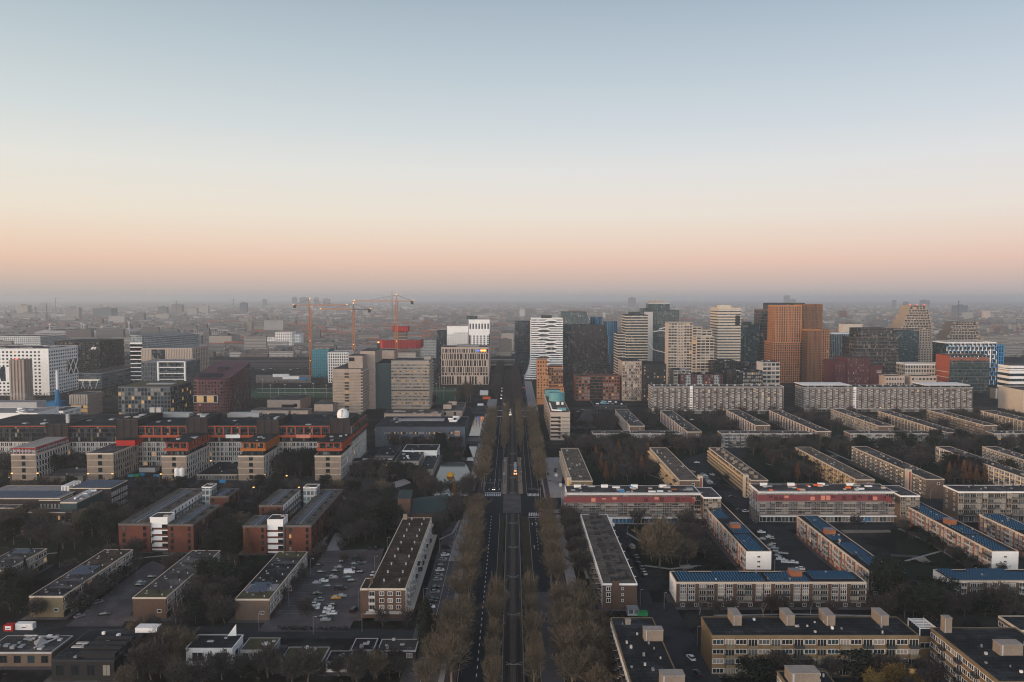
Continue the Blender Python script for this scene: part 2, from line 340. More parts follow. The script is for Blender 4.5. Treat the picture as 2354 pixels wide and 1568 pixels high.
class Bld:
    def __init__(s, name, label, cat, g, wall='brick_brown', roof='roof', trim=None, th=.6, par=.35, group=None, short=None, vname='wall'):
        s.o = ((g[0] + g[1]) / 2, (g[2] + g[3]) / 2)
        s.root = thing(name, label, cat, (s.o[0], s.o[1], 0), 0, group)
        s.els = {}; s.short = short; s.foot = []; BLDS.append(s)
        s.main = s.vol(g, wall, roof, trim, vname, th, par)
    def vol(s, g, wall, roof='roof', trim=None, name='wing', th=.6, par=.35, rname='roof'):
        s.foot.append(g)
        return Vol(s, g, wall, roof, trim, name, th, par, rname)
    def done(s, cap=100, minpx=3.0):
        for (name, par), L in s.els.items():
            ranked = []
            for e in L:
                x, y, z, rz, w, h, unit, args, f = e
                X, Y = x + s.o[0], y + s.o[1]
                c = 1 if f == 'F' else .35 if f == 'T' else min(1, abs(X) / Y)
                ranked.append((w * h * K2 / Y ** 2 * c, e))
            ranked.sort(key=lambda q: -q[0])
            rest = MB()
            for i, (a, e) in enumerate(ranked):
                x, y, z, rz, w, h, unit, args, f = e
                if i < cap and a >= minpx:
                    key = (name, w, h, unit, args)
                    if key not in UCACHE:
                        b = MB(); UNITS[unit](b, w, h, Matrix.Identity(4), *args); UCACHE[key] = b.mesh(name)
                    ob(name, UCACHE[key], par or s.root, (x, y, z), rz)
                else:
                    UNITS[unit](rest, w, h, Matrix.Translation((x, y, z)) @ Matrix.Rotation(rz, 4, 'Z'), *args)
            if rest.f:
                o = rest.build(name, par or s.root); o['kind'] = 'stuff'
DENOISE = True
HAZE_D = 1.02e-4
SUN_E = 1.9
SKY = [(0.0, (172, 167, 167)), (.008, (180, 172, 170)), (.022, (192, 179, 175)), (.045, (209, 186, 176)), (.085, (231, 199, 182)), (.13, (236, 213, 196)), (.2, (236, 227, 215)), (.31, (227, 228, 226)), (.41, (210, 219, 224)), (.56, (187, 202, 213)), (.70, (165, 182, 197)), (.80, (80, 122, 158)), (1.0, (32, 68, 110))]
# ================================================================== BUILDINGS, LEFT OF THE BOULEVARD
def row_house(label, l, r, yt, yk, wall, short, seed, sol=None, roof='roof_brown', yb=None):
    b = Bld('row_houses', label, 'row of houses', G(l, r, yt, h=8.6, yk=yk), wall, roof, 'cream', .45, .2, 'flat roofed rows of houses', short)
    v = b.main; L = v.face('R')[5]; n = max(4, round(L / 8.5))
    for i in range(n):
        a, c = L * i / n, L * (i + 1) / n
        for j, z in ((0, 5.9), (1, 3.0)):
            v.el('window', 'R', a + (c - a) * .34, z, (c - a) * .46, 1.7, 'win', 'white', v.pane(.02, .3), 3, 0, .1)
            v.el('window', 'R', a + (c - a) * .78, z, (c - a) * .26, 1.7, 'win', 'white', v.pane(.02, .3), 2, 0, .1)
        v.el('garage_door', 'R', a + (c - a) * .3, 0, (c - a) * .45, 2.3, 'box', rnd.choice(['black', 'dark_metal', 'white_dim', 'brick_red']), .06)
        v.el('door', 'R', a + (c - a) * .72, 0, 1.1, 2.2, 'box', rnd.choice(['dark_metal', 'brick_red', 'white_dim']), .08)
    v.bands('R', 1, 5.35, 8, .35, .08, 'cream', 'facade_band', True); v.bands('R', 1, 2.4, 5, .3, .14, 'cream', 'facade_band', True)
    v.el('window', 'F', (v.x1 - v.x0) * .78, 2.6, 1.5, 1.1, 'win', 'white', 'pane', 1, 0, .1)
    w = v.x1 - v.x0
    for i in range(n):
        fy = (i + .5) / n
        v.top('skylight', .35 + rnd.uniform(-.1, .1), fy, 1.1, .8, .3, 'roof_light'); v.top('chimney', .62 + rnd.uniform(-.06, .06), fy + .02, .8, .8, 1.0, 'brick_dark')
        v.top('roof_vent', .8, fy - .03, .4, .4, .6, 'white_dim'); v.top('roof_vent', .2, fy + .04, .5, .5, .5, 'metal')
        if rnd.random() < .45: v.top('roof_patch', .5, fy, w * .9, L / n * .96, .06, rnd.choice(['roof_grey', 'roof_green', 'roof', 'roof_light']))
    if sol: v.solar(sol, 1.1, 1.7, 'solar_grey')
    b.done(); return b
row_house('row of brown brick houses cut by the left edge, grey flat roof', -62, 16, 1311, 1261.5, 'brick_olive', 'the leftmost row of houses', 1, [(.15, .7, .78, .95)], 'roof_grey')
row_house('olive brick row of houses with broad white roof edge and patchy brown roof', 67.5, 145, 1371, 1264, 'brick_olive', 'the olive brick row of houses', 2, [(.1, .8, .42, .6)])
row_house('dark brick row of houses with many white vents on a grey roof', 305, 382, 1374, 1266, 'brick_brown', 'the dark brick row of houses', 3, None, 'roof_grey')
row_house('brown row of houses with solar panels over a pale patch near its front end', 540, 619, 1377.6, 1269, 'brick_mid', 'the houses beside the car park', 4, [(.15, .75, .12, .3)], 'roof')

# brown block with shops and many chimney pairs
b = Bld('apartment_block', 'brown brick apartment block with mossy roof and two rows of chimneys beside the service road', 'apartment block', G(846, 932, 1354, yb=1421, yk=1191), 'brick_brown', 'roof_brown', 'cream', .5, .3, None, 'the block with the mossy roof')
v = b.main; g = v.g; L = g[3] - g[2]
v2 = b.vol([g[0] - 3.2, g[0], g[2], g[2] + 12, 0, g[5]], 'brick_brown', 'roof_brown', 'cream', 'wing', .5, .3)
W = v.x1 - v.x0; hh = g[5]
for j in range(3):
    z = 3.2 + j * 2.75
    for i in range(3): v.el('window', 'F', W * (.36 + .225 * i), z + .7, 1.75, 1.5, 'win', 'white', v.pane(.0, .5), 2, 0, .12)
    v.el('balcony', 'F', W * .1, z, 2.6, .9, 'balc', 'white_dim', .9); v.el('window', 'F', W * .1, z + .2, 2.2, 2.0, 'win', 'white', 'pane', 2, 0, .1)
v.el('canopy', 'F', W * .5, 2.6, W + 1.5, .35, 'box', 'white_dim', 2.4)
v.bays('R', [(3, 'W'), (3.2, 'B'), (2.2, 'w')], 3, 3.2, hh - .4, rail='white_dim', bd=1.3, cur=.3)
v.el('canopy', 'R', L / 2, 2.7, L, .4, 'box', 'cream', 3.0)
for i in range(12): v.el('shop_window', 'R', L * (i + .5) / 12, .3, L / 12 * .85, 2.2, 'win', 'dark_metal', 'shop_light' if i in (1, 2, 10) else 'pane', 3, 0, .1)
for i in range(10):
    for fx in (.36, .78):
        t = v.top('chimney', fx - .1 * (i % 2 == 9), .06 + i * .098, 1.1, 1.1, .9, 'brick_dark')
        m = MB(); m.box(-.25, -.25, .9, .25, .25, 1.9, 'white_dim'); m.box(-.4, -.4, 1.75, .4, .4, 1.9, 'metal'); m.build('chimney_pot', v.roof, t.location)
v.top('chimney', .03, .06, 1.2, .9, 2.6, 'brick_brown'); v.top('chimney', .1, .975, 2.2, 1.3, 2.8, 'brick_tan')
for fy in (.55, .75, .9):
    m = MB(); m.lathe((0, 0, 0), [(.05, -.5), (.6, 0)], 'white_dim'); m.build('satellite_dish', v.root if hasattr(v, 'root') else b.root, (v.x1 + .6, v.y0 + L * fy, hh + .2))
b.done()

# dark school with pale roof edges
b = Bld('school_building', 'dark brown school of stepped blocks with pale roof edges and long grey solar roofs', 'school', G(160, 255, 1122.5, h=15, yk=1104.5), 'brick_dark', 'roof_grey', 'cream', .3, .25, None, 'the dark stepped school')
v = b.main; v.solar([(.05, .95, .1, .9)], 1.6, 3, 'solar_grey')
v.grid('R', 9, 3, 1, 13, .34, .6, 'white', 1, cur=.1)
q = b.vol(G(-62, 137, 1146, h=13, yk=1117), 'brick_dark', 'roof_light', 'cream', 'wing', .3, .25); q.solar([(0, .95, .04, .5)], 1.6, 3, 'solar_grey'); q.grid('F', 14, 2, 2, 11, .4, .5, 'dark_metal', 2, lit=.12, cur=.3)
m = MB()
x0, x1, y0, y1 = q.x0 + 42, q.x1 - 4, q.y1 - 14, q.y1 - 1; z = q.h + .1
for y in (y0, y1): m.box(x0, y - .15, z + 3, x1, y + .15, z + 3.4, 'white')
for i in range(6):
    x = x0 + (x1 - x0) * i / 5; m.box(x - .15, y0, z + 3.05, x + .15, y1, z + 3.35, 'white')
    for y in (y0, y1): m.box(x - .2, y - .2, z, x + .2, y + .2, z + 3.02, 'white')
m.build('roof_frame', q.roof)
q = b.vol(G(139, 176, 1156, h=13.5, yk=1124.5), 'teal_dark', 'roof_light', 'cream', 'wing', .3, .5); q.vents(5, 1, (1.5, 3), ('white', 'metal', 'white_dim')); q.grid('R', 12, 1, 2, 7, .35, .7, 'white', 1, cur=.1)
m = MB()
for k, (a, c) in enumerate((((.5, .75), (.8, .78)), ((.45, .5), (.7, .52)), ((.3, .85), (.5, .2)))):
    X0, X1 = q.x0 + (q.x1 - q.x0) * a[0], q.x0 + (q.x1 - q.x0) * c[0]; Y0, Y1 = q.y0 + (q.y1 - q.y0) * a[1], q.y0 + (q.y1 - q.y0) * c[1]
    m.tube((X0, Y0, q.h + 1), (X1, Y1, q.h + 1), .6, .6, 'white', 8)
m.build('roof_duct', q.roof)
q = b.vol(G(90, 139, 1150, h=12, yk=1137), 'brick_dark', 'roof_grey', 'cream', 'wing', .3, .25); q.grid('F', 6, 2, 1, 11, .3, .5, 'white', 1); q.vents(4, 9)
q = b.vol(G(64, 178, 1178, h=8.5, yk=1169), 'brick_brown', 'roof_grey', 'cream', 'wing', .3, .2); q.grid('F', 12, 1, 3, 7.5, .5, .6, 'dark_metal', 2, lit=.1)
q.grid('R', 14, 2, 0, 8, .3, .55, 'white', 1)
q = b.vol(G(45, 172, 1203, h=6.5, yk=1196), 'brick_mid', 'roof_grey', None, 'wing'); q.grid('F', 11, 2, .5, 6, .32, .5, 'dark_metal', 1, lit=.08); q.vents(5, 3, (1, 1.6), ('brick_tan', 'metal'))
q = b.vol(G(-62, 34, 1168, h=11, yk=1160), 'brick_dark', 'roof_grey', 'cream', 'wing', .3, .2); q.grid('F', 7, 3, .5, 10.5, .4, .5, 'dark_metal', 2, lit=.14, cur=.1)
b.done()

# two red brick courtyard blocks
def court(label, bars, boxes, short, inner):
    g = G(*bars[0][:3], h=14, yk=bars[0][3])
    b = Bld('apartment_complex', label, 'apartment complex', g, 'brick_red', 'roof_gravel', 'concrete_dark', .5, .5, None, short)
    vs = [b.main] + [b.vol(G(q[0], q[1], q[2], h=14, yk=q[3]), 'brick_red', 'roof_gravel', 'concrete_dark', 'wing', .5, .5) for q in bars[1:]]
    for k, v in enumerate(vs):
        D = v.y1 - v.y0; W = v.x1 - v.x0; fy1 = .96
        v.solar([(.30, .44, .04, fy1), (.52, .66, .1, fy1)], 1.6, 2.4, 'solar_grey'); v.top('roof_strip', .48, .5, W * .035, D * .9, .2, 'tan')
        for i in range(max(2, int(D / 11))): v.top('roof_hatch', .78, (i + .5) / max(2, int(D / 11)), 1.6, 1.6, .8, 'black')
        if k in inner:
            m = MB(); m.box(v.x1, v.y0 + 1, 3.6, v.x1 + .25, v.y1 - .5, v.h + .2, 'white'); m.build('gallery_wall', b.root)
            v.grid('R', max(6, int(D / 4.5)), 3, 4, v.h, .22, .55, None, 1, cur=.05, lit=0)
            for e in b.els[('window', None)][-3 * max(6, int(D / 4.5)):]: pass
            L_ = b.els[('window', None)]; n = 3 * max(6, int(D / 4.5))
            L_[-n:] = [(e[0] + .27, *e[1:]) for e in L_[-n:]]
            v.bands('R', 3, 4, v.h, .2, 1.3, 'teal_dark', 'walkway', True)
        else:
            v.bays('R', [(2.4, 'S'), (3.2, 'W'), (2.4, 'S'), (2, 'w')], 4, .8, v.h - .4, fm='black', cur=.08)
        v.grid('F', 3, 4, .8, v.h - .4, .26, .6, 'black', 1, cur=.08, skip=lambda i, j: i == 1)
    for l, r, yt, h, d, glass in boxes:
        q = b.vol(G(l, r, yt, h=h, d=d), 'cw_pale' if glass else 'white', 'roof_grey', 'white', 'stair_tower', .4, .3)
        q.vents(1, 5, (2, 2.6), ('concrete',))
        if not glass:
            for j in range(4): q.el('window', 'F', (q.x1 - q.x0) * .84, 1 + j * 3.3, (q.x1 - q.x0) * .3, 2.5, 'win', 'black', 'pane', 1, 0, .1)
            q.bands('F', 4, 1, 14.2, .9, .3, 'brick_red', 'facade_band', True)
    b.done(); return b
court('red brick courtyard block with white inner gallery left of its twin, striped grey roofs', [(272, 344, 1205.7, 1124.5), (385, 444, 1207, 1162), (482, 525, 1142, 1124.5)], [(344.5, 384.5, 1190, 17, 9, 0), (464, 486, 1120, 19, 8, 1)], 'the left red brick courtyard block', (0,))
court('red brick courtyard block with long striped roof on its right, nearer the church', [(657, 715, 1209.5, 1126), (595, 649, 1163, 1126), (558, 612, 1210, 1186)], [(614, 650, 1195, 17, 9, 0), (697, 727, 1121, 19, 8, 1)], 'the right red brick courtyard block', (1,))

# science building with orange upper floors
gl = G(-62, 809, 979, yb=1071, yk=953)
b = Bld('university_building', 'long science building with white window grids, orange upper floors and projecting wings', 'university building', gl, 'brick_tan', 'roof', 'dark_metal', .3, .3, None, 'the long science building')
v = b.main; hh = v.h; Y0 = gl[2]; W = v.x1 - v.x0
lo, mid = hh * .60, hh * .60 + 3.2
segs = [(-62, 107, 0), (156, 267, 0), (316, 429, 1), (476, 590, 1), (640, 758, 1)]
for l, r, org in segs:
    a, c = v.u(max(l, -60), 979), v.u(r, 979); n = round((c - a) / 3.3)
    v.grid('F', n, 5, 0, lo, .74, .76, 'white', 2, u0=a, u1=c, lit=.03, cur=.25, t=.22)
    v.el('upper_storey', 'F', (a + c) / 2, lo + .3, c - a, hh - lo - 1.0, 'box', 'cw_lab', .35)
    v.el('fascia', 'F', (a + c) / 2, hh - .75, c - a, .7, 'box', 'orange', .9)
    if org:
        v.el('fascia', 'F', (a + c) / 2, lo + 3.6, c - a, 1.9, 'box', 'orange', 1.3)
        for i in range(7): v.el('column', 'F', a + (c - a) * i / 6, lo + 5.5, .8, hh - lo - 6.2, 'box', 'orange', 1.1)
for px, m_ in ((536, 'white'), (697, 'salmon')):
    v.el('fascia_panel', 'F', v.u(px, 979), lo + 3.2, 11, 2.6, 'box', m_, 1.5); v.el('window', 'F', v.u(px, 979), lo + 6, 10, 4.5, 'win', m_, 'pane_grey', 4, .3, .5)
def shaft(l, r, yt, yk, zb, extra=0):
    g = G(l, r, yt, Y=Y0 - 1.6, yk=yk); g[4] = zb
    q = b.vol(g, 'brick_dark', 'roof', 'dark_metal', 'shaft', .2, .3)
    q.fins('F', 3, zb, g[5], .5, .5, 'brick_dark'); q.fins('R', 3, zb, g[5], .5, .3, 'brick_dark')
    return q
q = shaft(107, 156, 975, 961, 0); q.top('flue', .8, .2, 2.2, 2.2, 7, 'white_dim')
q = shaft(267, 316, 964.5, 946, lo); q.vents(3, 5, (3, 4.5), ('white_dim', 'metal')); q.top('air_unit', .7, .9, 5, 4, 4, 'white_dim'); q.top('air_unit', .95, .9, 5, 4, 4, 'white_dim')
m = MB(); m.box(v.u(267, 979) + v.x0, v.y0 - 1.5, 0, v.u(309, 979) + v.x0, v.y0, lo + 4, 'salmon'); m.build('stair_wall', b.root)
q = shaft(429, 476, 961, 947.5, lo); q.vents(5, 6, (2.5, 4), ('white_dim', 'metal'))
q = shaft(590, 640, 966, 951, lo); q.vents(6, 7, (1.5, 3), ('dark_metal', 'metal'))
q = shaft(758, 804, 963, 950, lo)
m = MB(); m.lathe((0, 0, 0), [(4.4, 0), (4.6, 1.2), (4.7, 2.5), (4.4, 4.0), (3.6, 5.5), (2.3, 6.6), (.9, 7.1), (0, 7.2)], 'white', 20)
m.box(-.25, -4.75, 1.2, .25, -2.8, 6.2, 'white_dim')
m.build('observatory_dome', q.roof, ((q.x0 + q.x1) / 2 + 1, q.y0 + 7, q.h), True)
# right end face
L = v.y1 - v.y0
v.grid('R', 13, 5, 0, lo, .74, .76, 'white', 2, t=.22); v.el('upper_storey', 'R', L / 2, lo + .3, L, hh - lo - 1, 'box', 'cw_lab', .35)
v.el('fascia', 'R', L / 2, lo + 3.6, L, 1.9, 'box', 'orange', 1.3); v.el('fascia', 'R', L / 2, hh - .75, L, .7, 'box', 'orange', .9)
v.vents(26, 2, (1.5, 4), ('roof_light', 'metal', 'dark_metal', 'white_dim'))
for px in (345, 516): v.top('roof_shed', v.u(px, 979) / W, .8, 26, 10, 3.2, 'metal')
def wing(l, r, yt, yk, kind, col='orange'):
    g = G(l, r, yt, yb=1104.5, yk=yk); g[3] = min(g[3], Y0 - .02)
    q = b.vol(g, 'brick_tan', 'roof_grey' if kind == 'flat' else 'roof', 'cream', 'wing', .9, .2)
    D = q.y1 - q.y0; w = q.x1 - q.x0
    for j in range(1, 4): q.el('facade_band', 'F', w / 2, q.h * j / 4 - .15, w, .35, 'box', 'cream', .1)
    for j in range(4): q.el('window', 'F', w * .5, q.h * j / 4 + 1.2, w * .14, q.h / 4 * .6, 'win', 'dark_metal', 'pane', 2)
    q.grid('R', int(D / 3.2), 4, .5, q.h - .8, .72, .74, 'cream' if kind == 'flat' else 'white', 1, t=.24)
    if kind == 'glass':
        p = b.vol([g[0] + .6, g[1] - .6, g[2] + 1, g[3] - .2, q.h + .1, q.h + 4], 'cw_pale', 'roof_light', 'red_paint', 'attic', .5, .3); p.fins('F', 6, q.h, q.h + 4, .3, .2, 'red_paint'); p.fins('R', 9, q.h, q.h + 4, .3, .2, 'red_paint')
        for i in range(12): p.top('roof_ridge', .5, (i + .5) / 12, (p.x1 - p.x0) * .96, D / 20, .7, 'roof_light')
    if kind == 'pav':
        z = q.h + .1
        b.vol([g[0] + 2, g[1] - 2, g[2] + 4, g[3] - .1, z, z + 3], 'cw_lab', 'roof', None, 'attic', rname='ceiling')
        b.vol([g[0] + .8, g[1] + .6, g[2] + 2.2, g[3] - .1, z + 3.0, z + 4.7], col, col, None, 'fascia', rname='terrace')
        p = b.vol([g[0] + 2.6, g[1] - .8, g[2] + 4, g[3] - .1, z + 4.85, z + 8.2], 'cw_lab', 'roof', None, 'attic', rname='ceiling')
        t_ = b.vol([g[0] + 1.2, g[1] + .4, g[2] + 2.6, g[3] - .1, z + 8.4, z + 8.9], col, 'roof', None, 'roof_slab'); t_.vents(4, 3, (1.5, 3), ('roof_light', 'metal'))
        for f, n in (('F', 3), ('R', 8)): p.fins(f, n, z + 4.85, z + 8.3, .7, 1.0, col, name='column')
    return q
wing(25, 82, 1044, 1018, 'glass'); q = wing(199, 260, 1042, 1019, 'flat'); q.top('stair_box', .75, .88, 14, 12, 4, 'red_paint', 'roof')
wing(371, 428, 1048, 1022, 'pav'); wing(547, 606, 1048, 1025, 'pav', 'orange_amber'); wing(723, 783, 1048, 1024, 'pav')
b.done(cap=100)

b = Bld('low_workshop', 'low black-roofed workshop between two science building wings', 'workshop', G(452, 545, 1091, yb=1104, yk=1062), 'concrete_dark', 'roof', 'cream', .4, .1, None, 'the low workshop'); b.main.grid('F', 14, 1, .5, 3.5, .8, .7, 'white_dim', 2, lit=0); b.main.vents(6, 4); b.done()
b = Bld('storage_shed', 'low grey shed with sloping pale end among bare trees left of the wings', 'shed', G(95, 190, 1095, h=4, yk=1076), 'concrete_dark', 'roof_grey', None, short='the grey shed'); b.main.vents(3, 2); b.done()
# grey-blue art block by the canal
b = Bld('university_building', 'grey-blue slate university block with black roof, long skylight and white ducts beside the canal', 'university building', G(862, 1068, 982, yb=1027, yk=958), 'slate', 'roof', 'slate', .3, .4, None, 'the grey-blue block by the canal')
v = b.main; W = v.x1 - v.x0
for j, z in enumerate((11.2, 7.0)):
    for a, c, n in ((.1, .17, 4), (.19, .36, 9), (.38, .5, 6), (.5, .63, 8), (.65, .78, 7), (.81, .89, 5)):
        for i in range(n): v.el('window', 'F', W * (a + (c - a) * (i + .5) / n), z, W * (c - a) / n * .8, 1.7, 'win', None, rnd.choice(['curtain_cloth', 'pane_grey', 'roof_light', 'pane', 'lit']), 1)
for i in range(3): v.el('window', 'F', W * (.83 + .025 * i), 2.2, 1.6, 2.4, 'win', 'white', 'pane_grey', 2)
v.el('billboard', 'F', W * .915, 5.5, W * .055, 8.5, 'box', 'white_dim', .3); v.el('billboard', 'F', W * .915, 10.8, W * .05, 2.6, 'box', 'orange_stone', .35)
v.top('skylight', .5, .62, W * .47, 9, 1.6, 'roof_light'); v.vents(18, 4, (1.5, 4), ('white_dim', 'metal', 'roof_light', 'dark_metal'), f=(.12, .3, .4, .8))
m = MB()
for a, c in (((.8, .4), (.88, .4)), ((.88, .4), (.9, .8)), ((.82, .8), (.9, .8)), ((.78, .62), (.84, .6))):
    m.tube((v.x0 + W * a[0], v.y0 + (v.y1 - v.y0) * a[1], v.h + 1.5), (v.x0 + W * c[0], v.y0 + (v.y1 - v.y0) * c[1], v.h + 1.5), 1.0, 1.0, 'white', 8)
m.build('roof_duct', v.roof)
b.done()
# low buildings round the pond
b = Bld('low_college', 'low college pavilions with dark flat roofs and beige walls on the pond bank', 'college', G(907, 962, 1060, h=8, yk=1035), 'concrete_warm', 'roof', 'concrete', .4, .2, None, 'the low college on the pond')
v = b.main; v.vents(7, 3, (1, 2.4), ('white', 'metal', 'concrete')); W = v.x1 - v.x0
for u_ in (.25, .58, .78): v.el('window', 'F', W * u_, 4.5, 4, 2.6, 'win', 'white', 'roof_light', 1)
v.bands('R', 1, 5, 8, 1.6, .1, 'concrete', 'facade_band', True)
q = b.vol(G(962.3, 995, 1079, h=5, yk=1046), 'concrete', 'roof', 'concrete', 'wing', .6, .2); q.vents(3, 4)
q = b.vol(G(925, 1004, 1036, h=9, yk=1022), 'white', 'roof', 'white', 'wing', .5, .2); q.vents(5, 2); q.grid('R', 3, 2, 2, 8, .3, .5, None, 1)
q = b.vol(G(862, 906, 1048, h=6, yk=1026), 'concrete_dark', 'roof', 'concrete', 'wing', .3, .1); q.vents(6, 2)
q = b.vol(G(808, 906, 1061, h=5, yk=1053), 'concrete_dark', 'roof', 'concrete', 'link', .3, .1); q.grid('F', 22, 1, .4, 4, .8, .75, 'white_dim', 1, lit=.06, cur=.4)
for i in range(6): q.top('skylight', .3 + .11 * i, .5, 5, 3, 1, 'white_dim')
q = b.vol(G(887, 913, 1081, h=4, yk=1076), 'cw_pale', 'roof_grey', 'white', 'porch', .3, .1)
b.done()
# church
b = Bld('church', 'brown brick church with green copper roofs and a short tower behind bare trees', 'church', G(945, 1022, 1181, h=5.5, d=20), 'brick_brown', 'roof', None, short='the church with green roofs')
v = b.main; m = MB()
x0, x1, y0, y1 = v.x0, v.x1, v.y0, v.y1
m.prism([(x0 - .5, y0 - .5), (x1 + .5, y0 - .5), (x1 + .5, y1), (x0 - .5, y1)], 5.6, 9, 'teal_roof', z1f=lambda x, y: 6 + 6 * max(0, (y - y0) / (y1 - y0)) * (.6 + .4 * (x - x0) / (x1 - x0)))
m.build('copper_roof', b.root)
q = b.vol(G(914, 943, 1146, h=14, d=8), 'brick_brown', 'roof', None, 'tower')
m = MB(); xm = (q.x0 + q.x1) / 2
n0 = [(q.x0 - .4, q.y0 - .4, 14.1), (q.x1 + .4, q.y0 - .4, 14.1), (q.x1 + .4, q.y1 + .4, 17), (q.x0 - .4, q.y1 + .4, 17)]
m.quad(n0, 'teal_roof'); m.quad([n0[1], (q.x1 + .4, q.y1 + .4, 14.1), n0[2]], 'teal_roof'); m.quad([n0[3], (q.x0 - .4, q.y1 + .4, 14.1), n0[0]], 'teal_roof'); m.quad([n0[2], (q.x1 + .4, q.y1 + .4, 14.1), (q.x0 - .4, q.y1 + .4, 14.1), n0[3]], 'teal_roof'); m.build('copper_roof', b.root)
q = b.vol(G(899, 930, 1198, h=4, d=16), 'brick_brown', 'teal_roof', None, 'chapel')
m = MB(); xa, xb, ya, yb_ = q.x0 - .4, q.x1 + .4, q.y0 - .4, q.y1 + .4; pk = ((xa + xb) / 2, (ya + yb_) / 2, 8.5)
c4 = [(xa, ya, 4.15), (xb, ya, 4.15), (xb, yb_, 4.15), (xa, yb_, 4.15)]
for i in range(4): m.quad([c4[i], c4[(i + 1) % 4], pk], 'teal_roof')
m.build('copper_roof', b.root); b.done()
# houses at the bottom left
def low(label, l, r, yt, h, yk, wall, roof='roof', trim='white_dim', short='', n=3, name='house'):
    b = Bld(name, label, 'house', G(l, r, yt, h=h, yk=yk), wall, roof, trim, .35, .2, None, short); v = b.main
    v.grid('F', n, 1, .6, h - .4, .45, .6, 'dark_metal' if n > 3 else 'white', 2, cur=.1, lit=0)
    return b
b = low('black flat-roofed house with square skylights at the bottom left', 118, 262, 1518, 7, 1447, 'black', 'roof', 'dark_metal', 'the black house with skylights', 4, 'large_house')
v = b.main
for i in range(4): v.top('skylight', .12 + .1 * (i % 2), .3 + .12 * (i // 2) + .1, 2, 1.4, .35, 'white_dim')
for i in range(4): v.top('roof_ridge', .66, .12 + .16 * i, 13, 2.2, 1.3, 'black')
m = MB(); m.box(-4, -2, 0, 4, 2, 1.8, 'white'); m.build('light_well', v.roof, (v.x0 + 22, v.y0 + 24, v.h + .1)); v.vents(6, 2, (.9, 1.6), ('white', 'metal')); b.done()
b = low('grey-roofed low building with white roof ducts and a glass pyramid, bottom left corner', -40, 118, 1500, 5, 1462, 'brick_mid', 'roof_grey', 'white_dim', 'the low building with ducts', 5, 'low_building'); v = b.main
m = MB()
for a, c in (((.55, .8), (.85, .8)), ((.85, .8), (.7, .15)), ((.6, .55), (.8, .55)), ((.3, .9), (.5, .9))):
    m.tube((v.x0 + (v.x1 - v.x0) * a[0], v.y0 + (v.y1 - v.y0) * a[1], v.h + .8), (v.x0 + (v.x1 - v.x0) * c[0], v.y0 + (v.y1 - v.y0) * c[1], v.h + .8), .3, .3, 'white_dim', 6)
m.build('roof_duct', v.roof); v.vents(14, 5, (.8, 2), ('white', 'metal', 'white_dim'))
m = MB(); m.lathe((0, 0, 0), [(2.6, 0), (2.6, .8), (0, 2.4)], 'roof_light', 4); m.build('glass_pyramid', v.roof, (v.x0 + (v.x1 - v.x0) * .68, v.y0 + 7, v.h + .1)); b.done()
b = low('white cube house with dark roof and a pointed white fin', 427, 534, 1491, 6, 1460, 'white', 'roof', 'white', 'the white cube house', 2); v = b.main
m = MB(); m.quad([(0, 0, 0), (3.2, .2, 0), (3.2, .2, 4.4)], 'white'); m.quad([(3.2, .4, 4.4), (3.2, .4, 0), (0, .4, 0)], 'white'); m.quad([(3.2, .2, 0), (3.2, .4, 0), (3.2, .4, 4.4), (3.2, .2, 4.4)], 'white'); m.quad([(0, 0, 0), (3.2, .2, 4.4), (3.2, .4, 4.4), (0, .4, 0)], 'white'); m.build('wall_fin', b.root, (v.x0 + 11, v.y1 - 1, 6.1))
v.top('skylight', .4, .5, 2.2, 1.2, .3, 'white_dim'); v.top('skylight', .68, .75, 1, 1, .3, 'white_dim'); v.el('window', 'R', 4, 2, 3, 2, 'win', 'white', 'pane', 1); b.done()
specs = [(552, 625, 1495, 1467, 'white_dim', 'roof_green', 'mossy-roofed patio house right of the white cube house'), (645, 742, 1518, 1488, 'brick_olive', 'roof_green', 'patio house with green roof and glass lean-to at bottom centre-left'),
         (748, 800, 1522, 1497, 'white', 'roof', 'black-roofed patio house with white front wall'), (806, 858, 1495, 1468, 'concrete_dark', 'roof', 'dark patio house with a white chimney block'), (868, 955, 1496, 1470, 'brick_dark', 'roof_grey', 'patio house with walled yard nearest the dark cypress')]
for i, (l, r, yt, yk, w_, rf, lab) in enumerate(specs):
    b = low(lab, l, r, yt, 3.6, yk, w_, rf, 'white_dim', lab.split(' with')[0].split(' right')[0] if i else 'the mossy patio house', 3, 'patio_house'); b.main.vents(3, i, (.7, 1.4), ('white', 'white_dim', 'concrete')); b.main.top('skylight', .6, .5, 1.6, 1, .3, 'white_dim'); b.done()
# ---------------- campus and offices farther left
b = Bld('office_block', 'big white office block with small square windows, cut-away corners and white cross braces', 'office block', G(-62, 111, 802, yb=909, Y=None, yk=794.5), 'white', 'roof_grey', 'white', .4, .4, None, 'the white block with square windows')
v = b.main; W, D = v.x1 - v.x0, v.y1 - v.y0
v.grid('F', 17, 13, 0, v.h - 2, .52, .5, None, 1, u1=W * .9, lit=.01, cur=.05, skip=lambda i, j: i < 9 and 4 <= j <= 7)
v.grid('R', 13, 13, 0, v.h - 2, .52, .5, None, 1, lit=.01, cur=.05, skip=lambda i, j: i > 7 and 5 <= j <= 8)
m = MB(); hz = v.h / 13
m.box(v.x1 - .1, v.y0 + D * .62, hz * 5, v.x1 + .15, v.y1 + .1, hz * 9.2, 'cw_dark'); m.box(v.x0, v.y0 - .15, hz * 4, v.x0 + W * .42, v.y0 + .1, hz * 8, 'cw_dark'); m.build('glass_recess', b.root)
m = MB()
